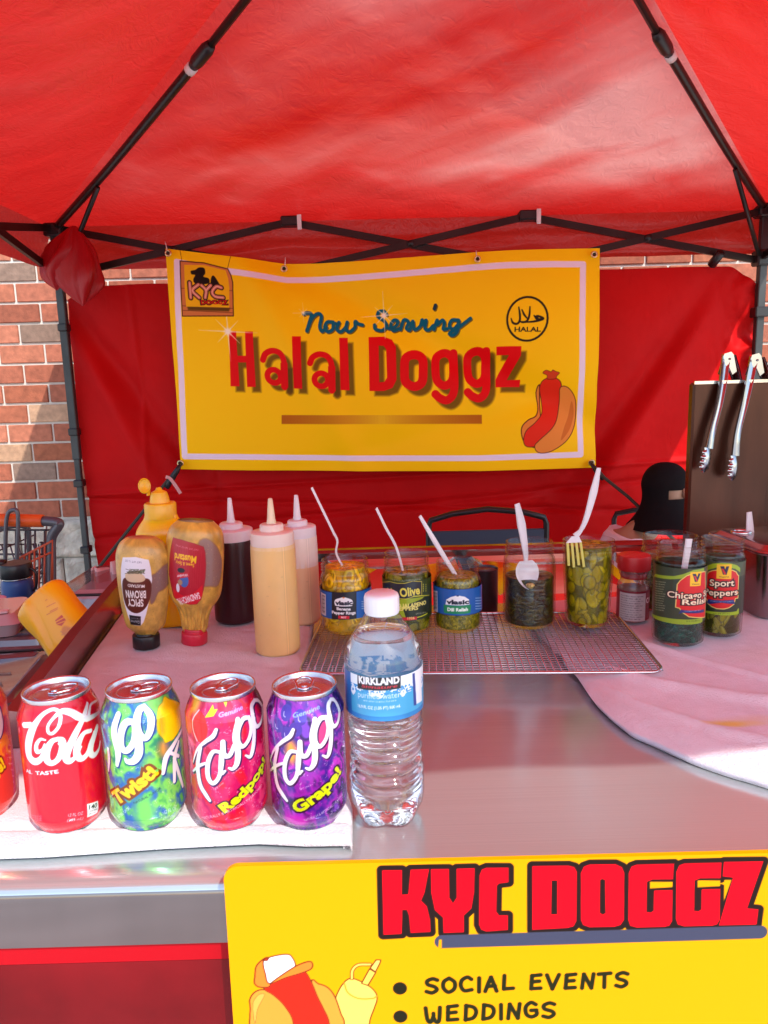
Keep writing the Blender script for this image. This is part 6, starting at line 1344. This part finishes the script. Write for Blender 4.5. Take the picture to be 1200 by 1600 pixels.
# takeaway containers
def takeout(label, x, y, z, rz, hx, hy, h, tint):
    o = empty('food_container', label, 'food container', (x, y, z), R(rz), 'food containers on the sunken shelf')
    mb = MB(); loft(mb, [rrect(hx*.88, hy*.88, .02, 0), rrect(hx, hy, .024, h), rrect(hx+.005, hy+.005, .026, h+.001), rrect(hx+.005, hy+.005, .026, h+.004)], True, True); mb.build('tray', m_blk, o, auto=35)
    mb = MB(); loft(mb, [rrect(hx+.006, hy+.006, .026, h+.005), rrect(hx+.006, hy+.006, .026, h+.008), rrect(hx-.004, hy-.004, .024, h+.010), rrect(hx-.008, hy-.008, .022, h+.020), rrect(hx-.020, hy-.020, .02, h+.022), rrect(hx-.026, hy-.026, .018, h+.018)], False, True)
    l = mb.build('clear_lid', mat('lid_film', tint, .12, .0, coat=1, spec=.8), o, auto=35)
    mb = MB(); mb.tube([(-hx+.05, -.02, h+.0195), (hx-.05, -.02, h+.0195)], .002, 6); mb.tube([(-hx+.05, .02, h+.0195), (hx-.05, .02, h+.0195)], .002, 6); mb.build('ridge', m_clear, l)
takeout('dark lidded food container in front at the left, nearest the cans', -.650, 1.065, .873, 8, .115, .120, .062, (.10, .07, .07))
takeout('dark lidded food container behind the nearest one on the sunken shelf', -.705, 1.335, .873, 3, .105, .095, .060, (.16, .11, .11))
cl = empty('clear_clamshell', 'pinkish clear plastic clamshell resting on the rear food container', 'clamshell', (-.735, 1.31, .9565), R(12))
mb = MB(); loft(mb, [rrect(.062, .06, .015, 0), rrect(.070, .068, .018, .022), rrect(.074, .072, .018, .024), rrect(.070, .068, .018, .028), rrect(.060, .058, .015, .040)]); mb.build('clamshell_body', mat('pink_clear', (.50, .33, .34), .15, coat=1), cl, auto=35)
mb = MB(); mb.bar((-.06, -.05, .041), (.05, -.045, .043), .016, .003); mb.build('flap', mat('pink_flap', (.7, .45, .45), .3), cl, smooth=False)

# ================================================================ SHOPPING CART
sc = empty('shopping_cart', 'wire shopping cart with an orange handle in front of the brick wall', 'shopping cart', (-1.1, 2.0, 0)); S0 = Vector((-1.1, 2.0, 0)); YS = 1.95
m_cg = mat('cart_grey', (.12, .115, .13), .4, .5); m_or = mat('orange_plastic', (.80, .13, .02), .4); m_ow = mat('orange_wire', (.55, .09, .03), .45)
def tp(px, y, r, name, m, parent, smooth=6, n=8):
    P = [Vector(aty(u, v, y))-S0 for u, v in px]; P = cr([tuple(p) for p in P], smooth) if smooth else P; mb = MB(); mb.tube(P, r, n); return mb.build(name, m, parent)
tp([(-110, 811), (-20, 812), (67, 814)], YS, .0175, 'handle', m_or, sc, 0, 12)
hb_ = tp([(66, 814), (80, 815), (92, 817), (91, 822), (84, 832), (80, 845), (80, 880), (82, 1040)], YS, .0135, 'handle_bracket', m_cg, sc)
tp([(-112, 811), (-125, 812), (-135, 817), (-134, 830), (-130, 845), (-130, 1040)], YS, .0135, 'handle_bracket', m_cg, sc)
tp([(8, 900), (9, 830), (12, 804), (20, 797), (28, 804), (27, 860), (25, 900)], YS-.03, .0055, 'wire_loop', m_cg, sc)
tp([(-20, 830), (20, 822), (38, 823), (45, 832), (46, 910)], YS+.03, .0065, 'wire_loop', m_cg, sc)
mb = MB()
for u in range(-125, 80, 15): mb.tube([Vector(aty(u, 828, YS+.02))-S0, Vector(aty(u-2, 1010, YS+.02))-S0], .0027, 5)
for v in (828, 866, 896, 930, 965, 1000): mb.tube([Vector(aty(-130, v, YS+.02))-S0, Vector(aty(80, v, YS+.02))-S0], .003, 5)
mb.build('rear_gate', m_cg, sc)
A0, A1 = Vector(aty(-130, 1000, YS+.02))-S0, Vector(aty(80, 1000, YS+.02))-S0; mb = MB()
zb, zt2 = A0.z+.02, .98
for x in (A0.x, A1.x):
    for k in range(14): y = .0+k*.055-.02; xx = x-(.024*k if x > A0.x+.1 else 0); mb.tube([(xx, y, zt2-.012*k), (xx+(-.02 if x > A0.x+.1 else .02), y, zb)], .0027, 5)
    for k in range(5): z = zb+(zt2-zb)*k/4; mb.tube([(x, -.03, z), (x-(.32 if x > A0.x+.1 else 0), .72, z-(.16 if k == 4 else 0))], .003, 5)
for k in range(7): x = A0.x+(A1.x-A0.x)*k/6; x2 = A0.x+(A1.x-.32-A0.x)*k/6; mb.tube([(x, .0, zb), (x2, .72, zb), (x2, .72, zt2-.16)], .0027, 5)
for k in range(10): y = k*.08; mb.tube([(A0.x, y, zb), (A1.x-.32*y/.72, y, zb)], .0027, 5)
mb.build('wire_basket', m_cg, sc)
mb = MB(); YF2 = YS-.012
top_ = lambda u: 888-(u-0)*.475 if u < 81 else 850
mb.tube([Vector(aty(u, v, YF2))-S0 for u, v in ((-90, 928), (0, 888), (82, 845), (81, 910))], .0042, 6)
mb.tube([Vector(aty(u, v, YF2))-S0 for u, v in ((-90, 948), (30, 886), (80, 863))], .0032, 6)
for u in range(-82, 78, 8): mb.tube([Vector(aty(u, 888-u*.52, YF2))-S0, Vector(aty(u-1, 925+max(0, -u)*.4, YF2))-S0], .0026, 5)
mb.build('seat_flap', m_ow, sc)
for sx in (A0.x+.03, A1.x-.03):
    mb = MB(); mb.tube([(sx, -.02, .55), (sx, .02, .16), (sx, .75, .14), (sx, .76, .55)], .012, 8); mb.build('lower_frame', m_cg, sc)
    for y in (.05, .72):
        mb = MB(); mb.lathe([(.02, -.014), (.055, -.014), (.058, 0), (.055, .014), (.02, .014)], 24); w = mb.build('wheel', m_blackp, sc); w.rotation_euler = (0, R(90), 0); w.location = (sx, y, .058)

# ================================================================ SEATED PERSON AND CHAIRS
m_shirt = mat('white_shirt', (.74, .68, .74), .85, bumps=[(25, .35, .006), (400, .3, .0008)])
m_wrap = mat('black_head_cover', (.008, .006, .007), .8, spec=.08, bumps=[(22, .35, .005), (500, .3, .0008)])
m_skin = mat('skin', (.33, .19, .12), .5, sss=.1); m_trou = mat('dark_trousers', (.02, .02, .03), .8)
PX, PY = 1.12, 2.75
per = empty('person', 'person seated behind the counter in a black head covering and white shirt, facing right', 'person', (PX-.1, PY, 0)); per.scale = (.94, .94, .94)
def skin(name, chain, m, parent, sub=2):
    """chain: list of (id, parent id, (x,y,z), radius)"""
    ids = [c[0] for c in chain]; me = bpy.data.meshes.new(name)
    me.from_pydata([c[2] for c in chain], [(ids.index(c[1]), i) for i, c in enumerate(chain) if c[1] is not None], [])
    o = bpy.data.objects.new(name, me); C.objects.link(o); o.modifiers.new('skin', 'SKIN')
    if not me.skin_vertices: me.skin_vertices.new()
    for i, c in enumerate(chain):
        r = c[3] if hasattr(c[3], '__len__') else (c[3], c[3]); me.skin_vertices[0].data[i].radius = r
    me.skin_vertices[0].data[0].use_root = True
    s = o.modifiers.new('sub', 'SUBSURF'); s.levels = sub; s.render_levels = sub
    dg = bpy.context.evaluated_depsgraph_get(); ev = o.evaluated_get(dg); m2 = bpy.data.meshes.new_from_object(ev); o.modifiers.clear(); o.data = m2
    m2.materials.clear(); m2.materials.append(m); m2.polygons.foreach_set('use_smooth', [True]*len(m2.polygons)); o.parent = parent; return o
# local coordinates: facing +X, seat height .30, leaning forward
bodyc = [('pel', None, (-.10, 0, .40), .13), ('wai', 'pel', (-.11, 0, .52), .12), ('che', 'wai', (-.13, 0, .68), .13), ('nec0', 'che', (-.08, 0, .81), .075), ('nec', 'nec0', (.0, 0, .90), .050), ('hd', 'nec', (.045, 0, .99), .068), ('hd2', 'hd', (.045, 0, 1.055), .060),
         ('shL', 'che', (-.12, .15, .79), .062), ('elL', 'shL', (.02, .22, .58), .045), ('wrL', 'elL', (.22, .16, .52), .028), ('haL', 'wrL', (.29, .13, .52), .026),
         ('shR', 'che', (-.12, -.15, .79), .062), ('elR', 'shR', (.02, -.22, .58), .045), ('wrR', 'elR', (.22, -.16, .52), .028), ('haR', 'wrR', (.29, -.13, .52), .026),
         ('hiL', 'pel', (.0, .09, .38), .085), ('knL', 'hiL', (.34, .11, .42), .058), ('anL', 'knL', (.38, .11, .09), .038), ('toL', 'anL', (.50, .11, .045), .036),
         ('hiR', 'pel', (.0, -.09, .38), .085), ('knR', 'hiR', (.34, -.11, .42), .058), ('anR', 'knR', (.38, -.11, .09), .038), ('toR', 'anR', (.50, -.11, .045), .036)]
body = skin('body', bodyc, m_skin, per)
for f in range(5):
    for s_ in (1, -1):
        y0 = s_*(.115+.016*(f-2) if f < 4 else .09); L_ = (.055, .065, .06, .048, .04)[f]
        skin('finger', [('a', None, (.30, y0, .52), .0095), ('b', 'a', (.30+L_*.55, y0, .515), .0088), ('c', 'b', (.30+L_, y0, .495), .0075)], m_skin, body, 1)
shirt = [(a, b_, p, (r[0]+.012 if hasattr(r, '__len__') else r+.012)) for a, b_, p, r in bodyc if a in ('pel', 'wai', 'che', 'nec0', 'shL', 'elL', 'shR', 'elR')]
skin('shirt', shirt, m_shirt, per)
skin('trousers', [(a, b_, p, r+.012) for a, b_, p, r in bodyc if a in ('pel', 'hiL', 'knL', 'anL', 'hiR', 'knR', 'anR')], m_trou, per)
# head covering: dome open at the face (facing +X and a little towards the counter)
N, M = 60, 44; V = np.zeros((M, N, 3)); fa = R(-56)
for j in range(M):
    t = j/(M-1)
    for i in range(N):
        a = 2*math.pi*i/(N-1)
        if t < .55: ph = (t/.55)*math.pi/2; r = math.sin(ph)**.85; z = 1.035+.092*math.cos(ph); rx, ry = .092*r, .078*r
        else: q = (t-.55)/.45; rx = .092-.012*math.sin(q*math.pi)+.05*q*q; ry = .078-.012*math.sin(q*math.pi)+.09*q*q; z = 1.035-.17*q
        fd = math.cos(a-fa); face = (1 if (fd > .80 and .56 < t < .67) else 0)
        V[j, i] = (.04+rx*math.cos(a)*(1-.03*face), ry*math.sin(a), z)
X_, Z_ = V[..., 0], V[..., 2]
V[..., :2] = V[..., :2]*1.0
mbh = MB(); idx = np.arange(M*N).reshape(M, N); F = []
for j in range(M-1):
    for i in range(N-1):
        a = 2*math.pi*(i+.5)/(N-1); t = j/(M-1)
        if math.cos(a-fa) > .76 and .56 < t < .66: continue
        F.append((int(idx[j, i]), int(idx[j+1, i]), int(idx[j+1, i+1]), int(idx[j, i+1])))
mbh.add(V.reshape(-1, 3).tolist(), F); mbh.build('head_covering', m_wrap, per)
# face inside the opening
fc = MB(); fc.lathe([(0, -.11), (.035, -.10), (.052, -.07), (.062, -.02), (.066, .03), (.060, .06), (0, .075)], 32, sy=.9); fo = fc.build('face', m_skin, per); fo.location = (.055, -.012, 1.01); 
mb = MB(); mb.tube([(0, 0, .012), (.010, 0, 0), (.016, 0, -.014), (.004, 0, -.020)], [.006, .008, .010, .006], 8); no = mb.build('nose', m_skin, fo); no.location = (.061*math.cos(fa), .061*math.sin(fa)*.9, .005); no.rotation_euler = (0, 0, fa)
for s_ in (.42, -.42):
    mb = MB(); mb.lathe([(0, -.007), (.009, 0), (0, .007)], 14); e = mb.build('eye', mat('eye_white', (.6, .55, .5), .2), fo); e.location = (.058*math.cos(fa+s_), .058*math.sin(fa+s_)*.9, .02)
def fold_chair(label, x, y, rz, W_, zb, seat, band, arch):
    o = empty('folding_chair', label, 'chair', (x, y, 0), rz); m_f = m_blackp
    hw_ = W_/2; mb = MB(); P = [(-hw_, .0, .02), (-hw_, .0, zb-.03), (-hw_+.008, 0, zb-.008)]+[(-hw_*.6, 0, zb+arch*.5), (0, 0, zb+arch), (hw_*.6, 0, zb+arch*.5)]+[(hw_-.008, 0, zb-.008), (hw_, .0, zb-.03), (hw_, .0, .02)]
    mb.tube(P, .011, 8); mb.build('back_frame', m_f, o)
    mb = MB(); mb.box((-hw_+.008, -.008, seat+.14), (hw_-.008, .006, zb-band), bev=.003); mb.build('backrest', mat('dark_blue_mesh', (.035, .055, .09), .7, bumps=[(300, .5, .001)]), o, smooth=False)
    mb = MB(); mb.box((-hw_+.01, -.40, seat-.01), (hw_-.01, -.01, seat+.01), bev=.005); mb.build('seat', m_f, o, smooth=False)
    for s_ in (-1, 1): mb = MB(); mb.tube([(s_*hw_, -.38, .02), (s_*hw_, -.36, seat)], .010, 8); mb.build('leg', m_f, o)
    return o
fold_chair('empty black framed folding chair with a dark blue back by the red side wall', .372, 2.62, 0, .425, .895, .44, .048, .028)
fold_chair('black folding chair with a low back beside the seated person', 1.14, 2.97, 0, .40, .835, .30, .20, .010)

# ================================================================ YELLOW SIGN ON THE CART FRONT
YSG = .506
sg = empty('menu_sign', 'yellow sign board reading KYC DOGGZ, social events and weddings, on the cart front', 'sign', (.17, YSG, .80))
gA = F1(340, 1320, 2.7273); gB = F1(760, 1320, 2.7273)
q0 = aty(348, 1354, YSG); q1 = aty(1195, 1333, YSG); q2 = aty(357, 1600, YSG)
ex = Vector((q1[0]-q0[0], 0, q1[2]-q0[2])).normalized(); ez = Vector((-ex.z, 0, ex.x)); Wd, Hd = .585, .44
og = Vector((q0[0], YSG, q0[2]))
def sgp(u, v): p = Vector(aty(u, v, YSG))-og; return (p.dot(ex), p.dot(ez)+Hd)      # board coordinates, origin lower left
SA = lambda P: [sgp(*gA(*p)) for p in P]
SB = lambda P: [sgp(*gB(*p)) for p in P]
cv = Cv(0, Wd, 0, Hd, 900, 677, (232, 151, 0))
BK, RD = (34, 22, 20), (240, 4, 26)
K_ = [(700, 108), (786, 107), (786, 212), (812, 210), (822, 105), (902, 103), (882, 205), (868, 238), (892, 262), (906, 320), (908, 372), (822, 376), (815, 300), (806, 278), (788, 278), (785, 380), (706, 384)]
Y_ = [(908, 103), (986, 102), (988, 225), (1003, 248), (1018, 225), (1018, 101), (1096, 99), (1094, 200), (1082, 272), (1050, 302), (1050, 373), (962, 376), (960, 310), (925, 278), (910, 205)]
C_ = [(-30, 130), (-20, 105), (0, 97), (95, 97), (95, 160), (55, 165), (45, 175), (43, 285), (54, 300), (92, 300), (92, 363), (0, 370), (-22, 362), (-32, 340)]
D_ = [(195, 90), (350, 88), (375, 95), (386, 115), (384, 325), (372, 348), (345, 355), (195, 363)]; Dh = [(278, 152), (302, 152), (302, 296), (276, 297)]
O_ = [(402, 120), (415, 92), (440, 83), (550, 82), (578, 95), (588, 120), (587, 320), (572, 342), (545, 350), (440, 352), (412, 342), (402, 320)]; Oh = [(484, 150), (494, 145), (506, 150), (508, 290), (496, 298), (483, 290)]
G_ = [(606, 120), (618, 92), (640, 84), (800, 80), (796, 148), (708, 148), (685, 158), (683, 286), (700, 288), (712, 280), (714, 194), (794, 192), (792, 325), (780, 345), (760, 350), (640, 353), (612, 345), (604, 320)]
Z_ = [(1012, 72), (1181, 70), (1112, 270), (1160, 275), (1152, 340), (990, 344), (1050, 140), (1006, 135)]
G2 = [(x+203, y-5) for x, y in G_]
for P, f in ((K_, SA), (Y_, SA), (C_, SB), (D_, SB), (O_, SB), (G_, SB), (G2, SB), (Z_, SB)): cv.poly(f(P), BK, grow=.0040)
for h in ((SB([(697, 158), (793, 158), (793, 180), (697, 186)])), (SB([(900, 152), (996, 152), (996, 176), (900, 181)])), SB([(1014, 150), (1044, 150), (1012, 240)])): cv.poly(h, (232, 151, 0))
for P, f in ((K_, SA), (Y_, SA), (C_, SB), (D_, SB), (O_, SB), (G_, SB), (G2, SB), (Z_, SB)): cv.poly(f(P), RD, grow=-.0002)
for h in (Dh, Oh): cv.poly(SB(h), BK)
cv.stroke([SA([(956, 413)])[0], SB([(1166, 372)])[0]], .0115, (62, 64, 84))
cv.poly([SA([(944, 404)])[0], SA([(955, 404)])[0], SA([(955, 440)])[0], SA([(940, 440)])[0]], (232, 151, 0)); 
for (a, b_) in ((777, 612), (779, 732)): cv.ell(*SA([(a, b_)])[0], .0056, .0056, (32, 30, 16))
random.seed(3); handwrite(cv, 'SOCIAL EVENTS', sgp(662, 1551), sgp(985, 1542), .0125, .0034, (32, 34, 14)); handwrite(cv, 'WEDDINGS', sgp(662, 1597), sgp(872, 1588), .0130, .0034, (32, 34, 14))
handwrite(cv, 'LIVE EVENTS', sgp(662, 1643), sgp(880, 1636), .0130, .0034, (32, 34, 14)) if False else None
# plain hot dog wearing a cap, and a squeeze bottle
OL = (104, 40, 16)
def cel(P, c, sm_=4, g=.0007): Q = SA(P); cv.poly(Q, OL, smooth=sm_, grow=g); cv.poly(Q, c, smooth=sm_, grow=-g*.4)
cel([(505, 650), (530, 600), (560, 572), (590, 575), (640, 600), (672, 630), (678, 660), (665, 700), (645, 764), (640, 900), (540, 900), (530, 764), (500, 690)], (244, 206, 90))
cv.stroke(SA([(572, 570), (575, 535), (600, 512), (650, 510)]), .0030, OL, smooth=5); cv.stroke(SA([(572, 570), (575, 535), (600, 512), (650, 510)]), .0016, (244, 206, 90), smooth=5)
cel([(615, 590), (648, 530), (672, 545), (640, 598)], (240, 198, 80), 0); cel([(652, 525), (676, 492), (694, 492), (690, 505), (672, 540)], (244, 210, 100), 0)
cv.stroke(SA([(540, 590), (555, 630), (600, 655), (660, 655), (678, 645)]), .0014, (200, 140, 40), smooth=4)
cel([(140, 700), (138, 660), (160, 628), (200, 618), (250, 640), (300, 690), (325, 764), (330, 900), (150, 900)], (236, 140, 50))
cel([(400, 600), (430, 594), (470, 610), (500, 650), (525, 720), (540, 764), (540, 900), (440, 900)], (236, 140, 50))
cel([(205, 590), (290, 560), (350, 535), (375, 545), (400, 590), (425, 650), (450, 700), (475, 764), (480, 900), (310, 900), (325, 764), (290, 690), (240, 640), (200, 615)], (236, 36, 20))
cel([(160, 560), (165, 520), (190, 492), (215, 486), (215, 560), (222, 602), (180, 606), (158, 590)], (236, 120, 40)); cel([(196, 496), (230, 478), (290, 468), (315, 478), (330, 520), (290, 550), (222, 590), (205, 550)], (232, 226, 232))
cel([(230, 590), (280, 552), (340, 515), (390, 498), (404, 510), (395, 530), (350, 548), (290, 566)], (236, 120, 40)); cel([(195, 492), (205, 484), (216, 484), (210, 492)], (200, 40, 30), 0)
cel([(150, 680), (175, 640), (200, 640), (170, 700), (160, 760)], (246, 160, 70), 4, .0001)
X, Y = cv.X, cv.Y; rr = .012; 
# board with rounded corners
mb = MB(); PB = []
for (cx, cy, a0) in ((Wd-rr, Hd-rr, 0), (rr, Hd-rr, 90), (rr, rr, 180), (Wd-rr, rr, 270)):
    for a in np.linspace(0, 90, 8): PB.append((cx+rr*math.cos(R(a0+a)), cy+rr*math.sin(R(a0+a))))
base = og-ez*Hd-Vector(sg.location)
def bp(x, y, d): v = base+ex*x+ez*y+Vector((0, d, 0)); return tuple(v)
k = len(PB); mb.add([bp(x, y, .0006) for x, y in PB]+[bp(x, y, .0042) for x, y in PB], [tuple(range(k)), tuple(range(k, 2*k))[::-1]]+[(i, i+k, (i+1) % k+k, (i+1) % k) for i in range(k)])
m_bd = mat('sign_board_yellow', (.80, .35, 0), .4, spec=.1); mb.build('board', m_bd, sg, smooth=False)
ins = np.clip(np.minimum(np.minimum(X, Wd-X), np.minimum(Y, Hd-Y)), 0, 1)
# clamp the printed sheet's corner vertices onto the rounded outline
cxr = np.clip(X, rr, Wd-rr); cyr = np.clip(Y, rr, Hd-rr); dx = X-cxr; dy = Y-cyr; dl = np.hypot(dx, dy)+1e-12; both = (np.abs(dx) > 0) & (np.abs(dy) > 0); f = np.where(both & (dl > rr), rr/dl, 1)
Xc = cxr+dx*f; Yc = cyr+dy*f
V = np.array(base)[None, None]+Xc[..., None]*np.array(ex)+Yc[..., None]*np.array(ez)
gridobj('printed_face', V, mat('printed_sign', (.9, .6, 0), .45, attr=1, spec=.08), sg, cv.C)
for x in (.06, .50): mb = MB(); mb.box((base[0]+x-.012, .0045, base[2]+Hd-.10), (base[0]+x+.012, .0175, base[2]+Hd-.06)); mb.build('mount', m_blackp, sg, smooth=False)
